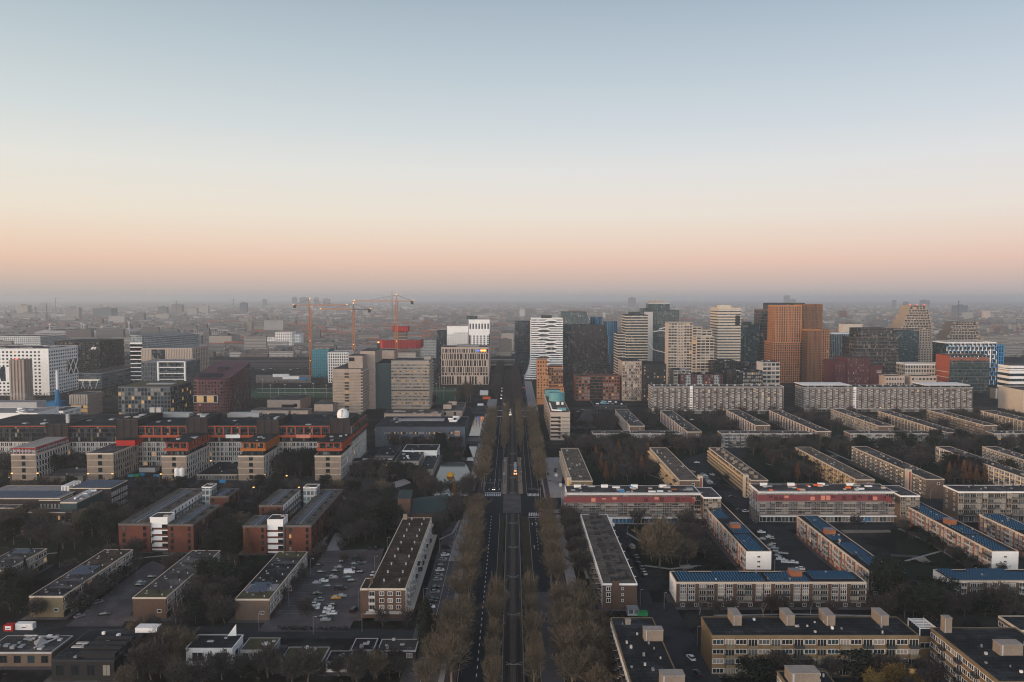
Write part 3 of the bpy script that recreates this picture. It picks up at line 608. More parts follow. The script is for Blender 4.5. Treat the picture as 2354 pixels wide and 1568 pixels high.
for a in (.64, .82):
    y0, y1 = v.y0 + D * a, v.y0 + D * (a + .17)
    m.tube((v.x1 + .5, y0, hz * 5), (v.x1 + .5, y1, hz * 9.2), .6, .6, 'white'); m.tube((v.x1 + .5, y1, hz * 5), (v.x1 + .5, y0, hz * 9.2), .6, .6, 'white')
for a in (.3, .36): m.tube((v.x0 + W * a, v.y0 - .6, hz * 4), (v.x0 + W * (.66 - a), v.y0 - .6, hz * 8), .6, .6, 'white')
m.build('cross_brace', b.root); v.vents(12, 3, (4, 9), ('white_dim', 'metal', 'roof_light')); b.done()
b = Bld('office_block', 'dark glass office slab behind the white block, small white emblem near its top', 'office block', G(125, 229, 785, yb=880, yk=779), 'cw_black', 'roof', None, short='the dark glass slab'); v = b.main
m = MB(); m.prism([(0, 0), (4, 0), (5.5, 3.5), (2.5, 3.5)], 0, .3, 'white'); m.prism([(5, 0), (7.5, 0), (9, 3.5), (6.5, 3.5)], 0, .3, 'white'); e = m.build('sign', b.root, (v.x1 - 14, v.y0 - .35, v.h - 12)); e.rotation_euler = (R(90), 0, 0); b.done()
b = Bld('office_block', 'low grey office podium with dark strip windows on slanting white legs', 'office block', G(180, 233, 858, h=22, yk=840), 'grey_panel', 'roof_grey', 'white_dim', .4, .3, None, 'the podium on white legs'); v = b.main
v.grid('F', 4, 5, 2, 21, .8, .3, None, 1); v.grid('R', 6, 5, 2, 21, .7, .3, None, 1)
m = MB()
for i in range(6): m.tube((v.x0 + i * 5, v.y0 - 3, 0), (v.x0 + i * 5 + (4 if i % 2 else -4), v.y0 - 3, 12), .5, .5, 'white')
m.box(v.x0 - 3, v.y0 - 6, 12, v.x0 + 30, v.y0, 13, 'lit_white'); m.build('slanting_leg', b.root); b.done()
b = Bld('office_block', 'far white office with fine window grid at the left edge', 'office block', G(-30, 92, 774, h=32, yk=769), 'cw_pale', 'roof_grey', 'white', .5, .5, None, 'the far white office'); b.main.fins('F', 26, 0, 32, .8, .6, 'white'); b.main.bands('F', 6, 2, 31, .9, .5, 'white'); b.done()
# chimney tower
b = Bld('boiler_chimney', 'tan ribbed concrete chimney tower with a red lamp, in front of the white block', 'chimney', G(24, 54, 828, yb=922, d=15), 'concrete_warm', 'roof', 'concrete_warm', 1, .8, None, 'the tan chimney tower'); v = b.main
v.fins('F', 4, 0, v.h, 2.0, 1.6, 'concrete_warm'); v.fins('R', 3, 0, v.h, 2.0, 1.2, 'concrete_warm'); v.top('warning_lamp', .4, .1, 1.4, 1.4, 1.8, 'lamp_red'); b.done()
b = Bld('laboratory', 'long low white laboratory with strip windows behind the science building', 'laboratory', G(-62, 145, 945, h=13, yk=935), 'cw_lab', 'roof_grey', 'white', 1.4, .3, None, 'the low white laboratory'); v = b.main
v.bands('FR', 3, 0, 11, 1.2, .3, 'white'); v.fins('R', 14, 0, 12, .5, .35, 'white'); v.fins('F', 40, 0, 12, .5, .35, 'white'); v.vents(16, 2, (2, 5), ('white_dim', 'metal', 'roof_light')); q = b.vol(G(-62, 84, 925, h=22, yk=920), 'white_dim', 'roof_light', None, 'plant_room'); b.done()
b = Bld('plant_building', 'pale windowless plant box with ribbed roof above the science building', 'plant room', G(-62, 86, 950, Y=680, yk=938), 'white', 'roof_light', 'white', .4, .3, None, 'the pale plant box'); b.main.vents(9, 3, (2, 5), ('white', 'metal')); b.done()
b = Bld('pump_mast', 'white mast rising from a blue tapered base and a blue shed', 'mast', G(95, 128, 926, h=9, d=20), 'blue_paint', 'blue_paint', None, short='the blue mast'); m = MB()
Y_ = b.main.g[2] - b.o[1]; m.tube((b.main.x1, 4 + Y_, 0), (b.main.x1, 4 + Y_, 24), 4.5, 1.6, 'blue_paint', 8); m.tube((b.main.x1, 4 + Y_, 24), (b.main.x1, 4 + Y_, 46), 1.5, 1.2, 'white', 8); m.build('mast_pole', b.root); b.done()
b = Bld('old_campus_building', 'tan campus building with copper-coloured lit windows beside the low laboratory', 'campus building', G(162, 200, 908, h=24, yk=900), 'concrete_warm', 'roof_grey', 'concrete', 1.5, .5, None, 'the tan campus building'); v = b.main
v.fins('F', 7, 14, 24, 2, 1.2, 'concrete'); v.grid('F', 8, 2, 5, 13, .9, .7, None, 1, lit=.7); v.bands('R', 5, 2, 22, 1.4, .6, 'concrete_warm'); b.done()
# band of offices
b = Bld('office_block', 'white banded office with a long sloping glass roof', 'office block', G(299, 326, 790, yb=880, d=130), 'cw_dark', 'roof_light', 'white', .8, .5, None, 'the office with sloping roof'); v = b.main
m = MB(); g = v.g; X1 = xat(457, 795, g[3]) - b.o[0]
m.prism([(v.x0, v.y0), (v.x1, v.y0), (X1, v.y1), (v.x0 + 8, v.y1)], v.h * .55, v.h, 'cw_pale', top='roof_light', z1f=lambda x, y: v.h + 14 - (x - v.x0) * .12)
m.build('sloping_roof', b.root); v.bands('FR', 9, 4, v.h, 1.5, .5, 'white'); b.done()
b = Bld('office_block', 'tan ribbed office with a dark glass strip, among the left office cluster', 'office block', G(326, 441, 801, yb=880, yk=795), 'cw_glass', 'roof_light', 'tan', 1.6, .3, None, 'the tan ribbed office'); v = b.main; W = v.x1 - v.x0
v.fins('F', 6, 4, v.h - 1, 1.8, .8, 'tan', 0, W * .18); v.fins('F', 16, 4, v.h - 1, 1.8, .8, 'tan', W * .48, W); v.fins('R', 10, 4, v.h - 1, 2, .8, 'tan')
v.bands('R', 6, 4, v.h, 1, .5, 'tan'); b.done()
b = Bld('office_block', 'grey grid office with a bright framed glass bay in its middle', 'office block', G(325, 429, 832, yb=905, yk=826), 'cw_glass', 'roof_light', 'metal', .8, .3, None, 'the grey office with framed bay'); v = b.main; W = v.x1 - v.x0
v.fins('F', 10, 0, v.h, .9, .5, 'grey_panel', 0, W * .34); v.bands('FR', 6, 2, v.h, .9, .4, 'grey_panel')
m = MB(); z0, z1 = 4, v.h + .6
a, c = v.x0 + W * .36, v.x1 - 1
for x in (a, c - 2): m.box(x, v.y0 - 2.4, z0, x + 2, v.y0, z1, 'white')
for j in range(6): m.box(a + 2, v.y0 - 1.6, z0 + (z1 - z0) * j / 5 - .6, c - 2, v.y0 - .5, z0 + (z1 - z0) * j / 5 + .3, 'white')
m.build('framed_bay', b.root); v.fins('R', 12, 0, v.h, .9, .5, 'grey_panel'); b.done()
b = Bld('office_block', 'blue-grey grid office with mossy roof and some lit windows', 'office block', G(271, 391, 889.5, yb=957, yk=876), 'grey_panel', 'roof_green', 'grey_panel', .8, .3, None, 'the blue-grey grid office'); v = b.main
v.grid('F', 16, 7, 0, v.h - 1, .78, .78, None, 1, lit=.1, cur=.1); v.grid('R', 14, 7, 0, v.h - 1, .78, .78, None, 1, lit=.1, cur=.1); v.top('skylight', .6, .5, 30, 12, .5, 'metal'); b.done(cap=100)
# maroon building with rising rounded roof
g = G(437, 525, 874, yb=957, yk=860); g[3] = 946
b = Bld('office_building', 'maroon rounded office with a roof rising towards the back and one lit glass bay', 'office building', [g[0] + 3, g[1] - 3, g[2] + 3, g[3] - 3, 0, 30], 'plum', 'plum', None, short='the maroon rounded office'); v = b.main
x0, x1, y0, y1 = g[0] - b.o[0], g[1] - b.o[0], g[2] - b.o[1], g[3] - b.o[1]
def rnd_poly(x0, x1, y0, y1, r, n=6):
    P = []
    for cx, cy, a0 in ((x1 - r, y0 + r, -90), (x1 - r, y1 - r, 0), (x0 + r, y1 - r, 90), (x0 + r, y0 + r, 180)):
        for i in range(n + 1): t = R(a0 + 90 * i / n); P.append((cx + r * math.cos(t), cy + r * math.sin(t)))
    return P
hz0 = g[5]; hz1 = zat(829, g[3])
rise = lambda x, y: hz0 + (hz1 - hz0) * max(0, min(1, (y - y0) / (y1 - y0))) ** .8
m = MB(); m.prism(rnd_poly(x0, x1, y0, y1, 11), 0, 1, 'cw_maroon', top='plum', z1f=lambda x, y: rise(x, y) - 2); m.build('facade', b.root)
m = MB(); m.prism(rnd_poly(x0 + .5, x1 - .5, y0 + .5, y1 - .5, 11), 20, 1, 'plum', z1f=rise)
m.prism(rnd_poly(x0 + 4, x1 - 12, y0 + 8, y0 + 22, 4), 20, 1, 'black', z1f=lambda x, y: rise(x, y) + .35); m.prism(rnd_poly(x0 + 14, x1 - 16, y0 + 40, y0 + 50, 3), 20, 1, 'black', z1f=lambda x, y: rise(x, y) + .4); m.build('curved_roof', b.root)
m = MB(); m.box(x0 + 3, y0 - .7, 15, x0 + 30, y0 + 1, 23, 'metal')
for i in range(7): m.box(x0 + 3.5 + i * 3.7, y0 - .85, 15.6, x0 + 6.8 + i * 3.7, y0 - .6, 22.4, 'lit' if i % 3 else 'pane')
m.build('lit_bay', b.root)
D = y1 - y0; r_ = random.Random(4)
v.x1 = x1; v.y0 = y0 + 8; v.y1 = y1 - 8
for i in range(26):
    for j in range(4): v.el('window', 'R', (D - 16) * (i + .5) / 26, 3 + j * 7 + r_.uniform(-1.5, 1.5), .8, 5.2, 'win', None, r_.choice(['pane', 'pane_grey', 'roof_light']), 1)
b.done()

# twin-winged main university building
gL = G(764, 829, 849.5, yb=953, yk=829)
b = Bld('university_tower', 'tall beige university building with balcony bands, two wings and a teal glass link', 'university building', gL, 'concrete_warm', 'roof_grey', 'concrete_warm', 1, .6, None, 'the tall banded university building')
v = b.main; W = v.x1 - v.x0
def banded(v, faces, rows, z0, z1, glass='cw_lab'):
    dz = (z1 - z0) / rows
    for j in range(rows):
        z = z0 + dz * j
        for f in faces:
            ox, oy, ux, uy, rz, L = v.face(f)
            v.el('window_band', f, L / 2, z + dz * .5, L - 1.5, dz * .3, 'box', glass, .15)
    v.bands(faces, rows, z0, z1, .9, 1.9, 'cream', 'balcony_rail')
    v.bands(faces, rows, z0 - .9, z1 - .9, .3, 1.7, 'cream', 'balcony_slab')
banded(v, 'R', 13, 4, v.h - 3)
v.bands('F', 13, 4, v.h - 3, .35, 1.6, 'cream', 'balcony_rail'); v.bands('F', 13, 3.1, v.h - 3.9, .3, 1.4, 'cream', 'balcony_slab')
for j in range(13): v.el('window', 'F', W * .5, 4.6 + (v.h - 7) / 13 * j, W * .15, (v.h - 7) / 13 * .6, 'win', 'dark_metal', 'lit' if j % 4 == 2 else 'pane', 3)
q = b.vol(G(800, 833, 818, Y=gL[2] + 14, d=26), 'concrete_warm', 'roof_grey', None, 'roof_house', rname='roof_slab'); q.el('window', 'F', 4, q.h - 6, 6, 4, 'win', 'dark_metal', 'pane', 1)
q = b.vol(G(827, 862, 807, Y=gL[2] + 42, d=48), 'concrete_warm', 'roof_grey', None, 'roof_house', rname='roof_slab')
gR = G(899, 985, 830, yb=941, yk=823)
q = b.vol(gR, 'concrete_warm', 'roof_grey', 'concrete', 'wing', 1, .6); D2 = q.x1 - q.x0
rows = 14; dz = (q.h - 5) / rows
for j in range(rows):
    n = 19
    for i in range(n): q.el('window', 'F', D2 * (i + .5) / n, 2 + dz * j + dz * .32, D2 / n * .78, dz * .46, 'win', None, ('lit' if (j in (1, 4, 8, 11) and rnd.random() < .4) else 'pane' if j == 5 else rnd.choice(['roof_light', 'pane_grey', 'curtain_cloth', 'roof_light', 'pane'])), 1)
q.bands('FR', rows, 2, q.h - 3, .35, 1.9, 'cream', 'balcony_rail'); q.bands('FR', rows, 1.1, q.h - 3.9, .3, 1.6, 'cream', 'balcony_slab'); q.top('roof_box', .92, .5, 8, 8, 4, 'concrete', 'roof')
gC = [gL[1] + .1, gR[0] - .1, gL[3] - 12, gR[2] + 6, 0, gR[5] - 3]
q = b.vol(gC, 'teal_dark', 'roof', None, 'glass_link'); q.x1 = q.x1; 
m = MB(); m.box(q.x0 + 8, q.y0 - .3, 0, q.x1, q.y0, q.h - 1, 'net_teal'); m.box(q.x0 + 1, q.y0 - .4, 0, q.x0 + 6, q.y0, q.h - 1, 'cw_lab'); m.build('glass_front', b.root)
q = b.vol(G(845, 906, 806, Y=gL[3] - 4, d=30), 'concrete_warm', 'roof_grey', 'concrete', 'roof_house', .6, .4); q.top('flue', .35, .4, 3.5, 3.5, 9, 'dark_metal'); q.top('warning_lamp', .35, .38, 1.5, 1.5, 10.4, 'lamp_orange')
b.done(cap=100)
# low beige campus halls
b = Bld('campus_hall', 'beige windowless lecture halls with chamfered blocks in front of the sports field', 'lecture hall', G(614, 690, 920, yb=946, yk=908), 'concrete_warm', 'roof_grey', 'concrete', .5, .3, None, 'the beige lecture halls'); v = b.main
v.el('window', 'F', (v.x1 - v.x0) * .62, 2, 14, 6, 'win', None, 'pane', 5); v.el('window', 'F', (v.x1 - v.x0) * .85, 5, 4, 4, 'win', None, 'pane', 1)
q = b.vol(G(577, 663, 944, h=8, yk=937), 'concrete', 'roof_grey', 'concrete', 'wing', 1, .2); q.grid('F', 26, 1, 1, 6, .8, .8, 'white_dim', 1, cur=.5)
q = b.vol(G(668, 708, 944, h=9, d=16), 'concrete_warm', 'roof_grey', 'concrete', 'wing', .4, .2); q.el('window', 'F', 4, 3, 3, 3, 'win', None, 'pane', 1)
q = b.vol(G(722, 765, 930, h=14, yk=920), 'concrete_warm', 'roof_grey', 'concrete', 'wing', .5, .3)
q = b.vol(G(708, 768, 955, h=7, yk=946), 'cw_lab', 'roof_grey', 'concrete', 'wing', 1.2, .2); b.done()
b = Bld('campus_hall', 'low beige campus hall with a sloping roof beside the canal bridge', 'lecture hall', G(1016, 1062, 945, yb=957, yk=925), 'concrete_warm', 'roof_grey', 'concrete', .4, .3, None, 'the hall beside the canal bridge'); v = b.main
v.top('roof_house', .2, .3, 9, 12, 5, 'concrete_warm', 'roof_grey'); v.top('roof_house', .35, .75, 9, 10, 4, 'concrete_warm', 'roof_grey'); v.el('window', 'F', 3, 1, 2.6, 4, 'win', None, 'black', 1); v.el('window', 'F', 14, 1, 2.6, 4, 'win', None, 'black', 1)
q = b.vol(G(883, 1013, 951, h=7, yk=943), 'concrete_warm', 'roof_grey', 'concrete', 'wing', .6, .2); q.vents(8, 3, (3, 7), ('concrete_warm', 'concrete')); b.done()
# white complex, teal netted block, white grid block
b = Bld('apartment_building', 'white grid apartment complex of two heights far beyond the sports fields', 'apartment building', G(600, 632, 776, yb=803, d=30), 'white', 'roof_light', 'white', .5, .3, None, 'the white complex beyond the fields')
b.main.grid('F', 9, 8, 0, b.main.h, .6, .55, None, 1, lit=.02, cur=.05); q = b.vol(G(632, 670, 764, Y=b.main.g[2] + .5, d=40), 'white', 'roof_light', 'white', 'tower', .5, .3); q.grid('F', 9, 11, 0, q.h, .62, .55, None, 1, cur=.05)
q = b.vol(G(671, 690, 768, Y=b.main.g[2] + 12, d=30), 'white', 'roof_light', 'white', 'wing', .5, .3); q.grid('F', 5, 7, q.h * .3, q.h, .7, .5, None, 1); b.done()
b = Bld('construction_block', 'unfinished block wrapped in teal netting at the foot of the leftmost crane', 'building site', G(717, 755, 803, yb=868, d=40), 'net_teal', 'concrete', None, short='the teal netted block'); v = b.main
v.bands('FR', 10, 1, v.h, .4, .35, 'teal_dark', 'scaffold_deck'); v.fins('F', 8, 0, v.h, .3, .4, 'teal_dark', name='scaffold_pole'); v.vents(8, 2, (2, 5), ('concrete', 'tan', 'red_paint')); b.done()
b = Bld('office_block', 'white grid office between the teal netting and the banded university building', 'office block', G(754, 800, 811, yb=880, d=40), 'cw_dark', 'roof_light', 'white', 1.2, .5, None, 'the white grid office'); v = b.main
v.fins('F', 9, 0, v.h, 1.2, .8, 'white'); v.bands('FR', 11, 0, v.h - 1, 1.2, .8, 'white'); v.fins('R', 8, 0, v.h, 1.2, .8, 'white'); b.done()
# red scaffolded round tower
b = Bld('construction_tower', 'rising concrete tower with red safety screens round its top floors', 'building site', G(882, 955, 812, Y=1240, d=42), 'concrete', 'concrete', None, short='the red screened tower'); v = b.main
v.bands('FR', 14, 4, v.h, .9, .8, 'white_dim', 'floor_slab')
q = b.vol(G(871, 965, 782, Y=1237, d=50), 'screen_red', 'concrete', None, 'safety_screen'); z = q.h; gz = zat(801, 1237)
bpy.data.objects.remove(q.wall); bpy.data.objects.remove(q.roof); b.foot.pop()
m = MB(); P = [(q.x0, q.y0 + 6), (q.x0 + 6, q.y0), (q.x1 - 6, q.y0), (q.x1, q.y0 + 6), (q.x1, q.y1), (q.x0, q.y1)]; m.prism(P, gz, z, 'screen_red', top='concrete')
for i in range(20): m.box(q.x0 + 6 + (q.x1 - q.x0 - 12) * i / 19 - .25, q.y0 - .4, gz - 1.5, q.x0 + 6 + (q.x1 - q.x0 - 12) * i / 19 + .25, q.y0 - .1, z + 1, 'maroon')
m.build('safety_screen', b.root)
m = MB(); xc = (q.x0 + q.x1) / 2
for k in range(4): m.box(xc - 11, 4 + q.y0 + 6, z + k * 4.4, xc + 11, q.y0 + 28, z + k * 4.4 + .8, 'concrete_warm'); m.box(xc - 9, 4 + q.y0 + 8, z + k * 4.4 + .8, xc + 9, q.y0 + 26, z + k * 4.4 + 4.4, 'concrete_dark')
m.box(xc - 12, q.y0 + 8, z + 13.2, xc + 12, q.y0 + 30, z + 21, 'screen_red'); m.build('core', b.root); b.done()
# white leaning-window towers with striped base
b = Bld('office_tower', 'white tower of two leaning halves with chequered square windows, left of the boulevard', 'office tower', G(1027, 1076, 750, Y=1330, d=45), 'white', 'roof_light', 'white', .5, .3, None, 'the white chequered tower'); v = b.main
hb = zat(800, 1330)
v.grid('F', 9, 8, hb - 2, v.h - 10, .5, .62, None, 1, lit=0, cur=0, shift=0.0, skip=lambda i, j: j == 7 and i < 3)
q = b.vol(G(1077, 1125, 735, Y=1326, d=50), 'white', 'roof_light', 'white', 'tower', .5, .3); w = q.x1 - q.x0
q.grid('F', 6, 7, hb - 2, q.h * .72, .5, .62, None, 1, lit=0, cur=0, shift=.0); q.grid('F', 7, 1, q.h - 16, q.h - 6, .5, .9, None, 1, lit=0, cur=0)
m = MB(); m.box(q.x0 - .2, q.y0 - .4, hb, q.x0 + 1.8, q.y0 + .1, q.h * .72, 'black'); m.box(q.x1 - 1.2, q.y0 - .4, hb, q.x1 + .3, q.y0 + .1, q.h * .74, 'black'); m.build('slit', b.root); q.top('plant_room', .1, .8, 18, 12, 5, 'cw_dark', 'roof'); b.done(cap=100)
b = Bld('office_tower', 'dark glass office behind the striped office, left side of the white tower', 'office tower', G(1003, 1028, 761, Y=1345, d=40), 'cw_dark', 'roof', None, short='the dark glass office'); b.done()
b = Bld('office_block', 'pale striped office with tall irregular dark windows and a small blue and orange lit sign', 'office block', G(1014, 1122, 799, yb=884, yk=794), 'tan', 'roof_grey', 'tan', 1, .5, None, 'the pale striped office'); v = b.main; W = v.x1 - v.x0
r_ = random.Random(8); zz = [0, 13.5, 17.5, 27, 37, 47, v.h - 1.5]
for j in range(6):
    z0, z1 = zz[j], zz[j + 1]
    if z1 <= z0: continue
    u_ = 1.0
    while u_ < W - 2:
        w = r_.choice([1.0, 1.2, 2.6, 3.0, 1.6]) if j else 2.6
        if j or r_.random() < .8: v.el('window', 'F', u_ + w / 2, z0 + .5, w, (z1 - z0) * .86, 'win', None, 'lit' if r_.random() < .02 else 'pane', 1)
        u_ += w + r_.choice([1.0, 1.3, 1.7])
v.fins('R', 9, 1, v.h - 1, 2, .5, 'tan'); v.top('plant_room', .55, .5, 34, 14, 2.5, 'roof_light')
m = MB(); m.box(0, 0, 0, 6, .3, 2.0, 'sign_blue'); m.build('sign', b.root, (v.x1 - 18, v.y0 - .5, v.h - 5.5)); m = MB(); m.box(0, 0, 0, 8, .3, 2.2, 'lamp_orange'); m.build('sign', b.root, (v.x1 - 11.6, v.y0 - .5, v.h - 5.5)); b.done(cap=100)
# ================================================================== BUILDINGS, RIGHT OF THE BOULEVARD
SOLAR = [(1.4, 'P'), (2.6, 'W'), (.7, 'P'), (2.6, 'W'), (1.4, 'P'), (3, 'b'), (3, 'b')]
def solar_block(label, g, faces, short, cells, shed=None, ends='white', upt=None):
    b = Bld('apartment_block', label, 'apartment block', g, 'brick_brown', 'roof', 'cream', .5, .3, 'apartment blocks with blue solar roofs', short)
    v = b.main; h = v.h
    for f in 'FLR':
        ox, oy, ux, uy, rz, L = v.face(f)
        if f in faces:
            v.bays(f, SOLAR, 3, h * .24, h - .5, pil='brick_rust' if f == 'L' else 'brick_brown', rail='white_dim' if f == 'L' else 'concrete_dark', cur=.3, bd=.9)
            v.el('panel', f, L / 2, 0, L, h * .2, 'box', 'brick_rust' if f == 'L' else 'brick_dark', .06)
            n = int(L / 5.5)
            for i in range(n): v.el('window', f, L * (i + .5) / n, h * .05, 1.6, h * .12, 'win', 'white', 'pane', 2)
        else:
            v.el('end_wall', f, L / 2, h * .2, L + .1, h * .8, 'box', ends, .14)
            for j in range(3): v.els_off = 0; v.el('window', f, L * .5, h * (.3 + .22 * j), 1.3, .75, 'win', 'white', 'pane', 2, 0, .07, out=.16)
    v.solar(cells)
    if shed: v.top('stair_house', shed[0], shed[1], 4.6, 4.6, 2.7, 'brick_rust', 'roof_light')
    v.vents(10, 4, (.4, .8)); b.done(); return b
Hs = G(1715, 1772, 1268, yb=1319, yk=1155)[5]
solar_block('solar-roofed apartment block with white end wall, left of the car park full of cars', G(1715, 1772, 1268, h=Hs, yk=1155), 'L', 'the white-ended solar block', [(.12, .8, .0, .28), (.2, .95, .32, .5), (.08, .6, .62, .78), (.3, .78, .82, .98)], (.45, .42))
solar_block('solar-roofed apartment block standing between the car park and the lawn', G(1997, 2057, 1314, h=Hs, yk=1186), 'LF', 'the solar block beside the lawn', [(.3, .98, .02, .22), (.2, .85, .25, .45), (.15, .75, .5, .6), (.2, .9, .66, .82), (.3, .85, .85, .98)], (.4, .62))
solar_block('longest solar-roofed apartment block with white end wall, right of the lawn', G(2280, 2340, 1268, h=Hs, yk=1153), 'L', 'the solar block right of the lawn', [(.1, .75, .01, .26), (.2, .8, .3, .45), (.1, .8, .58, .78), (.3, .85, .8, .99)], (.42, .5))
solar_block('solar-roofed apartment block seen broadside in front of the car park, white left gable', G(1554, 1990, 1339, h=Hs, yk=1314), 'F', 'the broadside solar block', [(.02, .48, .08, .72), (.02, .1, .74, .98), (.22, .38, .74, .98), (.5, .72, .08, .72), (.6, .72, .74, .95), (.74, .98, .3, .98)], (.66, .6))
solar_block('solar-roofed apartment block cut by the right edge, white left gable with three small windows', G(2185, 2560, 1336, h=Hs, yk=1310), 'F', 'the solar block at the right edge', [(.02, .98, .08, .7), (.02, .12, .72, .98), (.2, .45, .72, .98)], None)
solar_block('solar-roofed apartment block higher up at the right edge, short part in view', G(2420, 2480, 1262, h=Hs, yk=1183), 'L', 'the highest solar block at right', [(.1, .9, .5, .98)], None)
# nearest block right of the tracks
g = G(1385, 1464, 1342.6, yb=1399, yk=1182.6)
b = Bld('apartment_block', 'long brown apartment block with gravel roof, dark hatches and grey balconies beside the boulevard trees', 'apartment block', g, 'brick_brown', 'roof_gravel', 'white', .5, .3, None, 'the gravel-roofed block by the boulevard')
v = b.main; W = v.x1 - v.x0; h = v.h; L = v.y1 - v.y0
for j in range(3):
    z = h * (.24 + .235 * j) + .3
    v.el('window', 'F', W * .17, z, 1.7, 1.5, 'win', 'white', 'pane', 2, 0, .16); v.el('window', 'F', W * .58, z + .4, .75, .75, 'win', 'white', 'pane', 1, 0, .14)
v.el('chimney', 'F', W * .37, 0, W * .2, h + 1.6, 'box', 'brick_brown', .7)
v.bays('L', [(3.4, 'B'), (2.4, 'W'), (.5, 'P')], 4, .6, h - .5, rail='concrete_dark', pil='concrete', bd=1.5, cur=.25)
r_ = random.Random(3)
for i in range(11):
    fy = .04 + i * .088
    v.top('roof_hatch', .36, fy, 1.9 + (i % 2) * .9, 3.4, .9, 'black'); v.top('roof_hatch', .60 + (i % 3) * .05, fy + .03, 1.5, 2.8, .8, 'black', 'dark_metal')
for i in range(5): v.top('roof_step', .80, .1 + i * .19, .8, 9, .4, 'black')
for i in range(9): v.top('spout', 1.03, .08 + i * .105, 1.0, .35, .3, 'white_dim')
v.top('roof_step', .5, .985, 5, 1.0, 1.4, 'dark_metal'); b.done()
# yellow brick blocks
def yellow(label, g, short, seqF=None, seqL=None, boxes=(), seed=0, cur=.3):
    b = Bld('apartment_block', label, 'apartment block', g, 'brick_yellow', 'roof', 'brick_olive', .4, .3, 'yellow brick apartment blocks with stair houses on the roof', short)
    v = b.main; h = v.h
    if seqF: v.bays('F', seqF, 4, -.6, h - .6, rail='brick_olive', cur=cur, bd=1.4)
    if seqL: v.bays('L', seqL, 4, -.6, h - .6, rail='brick_dark', cur=cur, bd=1.3)
    for fx, fy, w, d, hh in boxes:
        t = v.top('stair_house', fx, fy, w, d, hh, 'brick_tan', 'roof'); m = MB(); m.box(-w / 2 - .12, -d / 2 - .12, hh - .12, w / 2 + .12, d / 2 + .12, hh + .08, 'concrete'); m.box(-w * .42, -d / 2 - .12, 0, -w * .36, -d / 2, hh, 'white_dim'); m.build('roof_rim', v.roof, t.location)
    v.vents(12, seed, (.35, .8), ('white_dim', 'metal', 'white')); b.done(); return b
yellow('broad yellow brick block with four stair houses along its roof', G(1636.5, 2112, 1462, h=13.5, yk=1419), 'the broad yellow brick block', [(4.2, 'v'), (3.6, 'B')], None, [(.155, .75, 3.1, 7.2, 3.6), (.419, .75, 3.1, 7.2, 3.6), (.62, .75, 3.2, 7.2, 3.6), (.888, .75, 3.1, 7.2, 3.6)], 1)
yellow('dark-roofed yellow brick block running towards the camera, two square stair houses', G(1454, 1571, 1585, h=13.5, yk=1421), 'the block with two square stair houses', None, [(3, 'v'), (3, 'B')], [(.80, .66, 6.4, 3.4, 3.8), (.8, .05, 7, 4, 3.8), (.36, .9, 1.8, 1.6, 1.6)], 2)
yellow('yellow brick block with a tall chimney, bottom right corner', G(2296, 2520, 1568, h=13.5, yk=1444), 'the block with the tall chimney', None, [(3, 'v'), (3.2, 'v'), (3, 'B')], [(.13, .93, 2.6, 2.6, 5.2), (.5, .5, 7.5, 4, 3.6)], 3)
yellow('yellow brick block whose roof just enters the bottom edge', G(1815, 1930, 1585, h=13.5, yk=1544), 'the block at the bottom edge', None, [(3, 'v'), (3, 'B')], [(.38, .5, 9, 5, 3.4)], 4)
b = Bld('pergola', 'white slatted pergola linking two yellow brick blocks', 'pergola', [*G(2112, 2150, 1462, h=9.5, yk=1440)], 'brick_yellow', 'roof', None, short='the white pergola'); v = b.main; m = MB(); z = v.h
for i in range(7): y = v.y0 + (v.y1 - v.y0) * i / 6; m.box(v.x0, y - .15, z + 2.7, v.x1, y + .15, z + 3.0, 'white')
for x in (v.x0, v.x1 - .3):
    m.box(x, v.y0, z + 3.02, x + .3, v.y1, z + 3.3, 'white')
    for y in (v.y0, v.y1): m.box(x, y - .15, z + .2, x + .3, y + .15, z + 2.7, 'white')
m.build('slats', b.root); v.el('window', 'F', (v.x1 - v.x0) / 2, 5.2, 5, 1.8, 'win', 'white', 'pane', 3); b.done()
b = Bld('apartment_block', 'brown block with white roof edge cut by the right edge, beyond the tall chimney', 'apartment block', G(2345, 2480, 1450, h=13.5, yk=1417), 'brick_mid', 'roof', 'cream', .5, .3, None, 'the brown block at the right edge'); b.main.bays('L', [(3, 'v'), (3, 'w')], 4, -.6, 12.6); b.done()
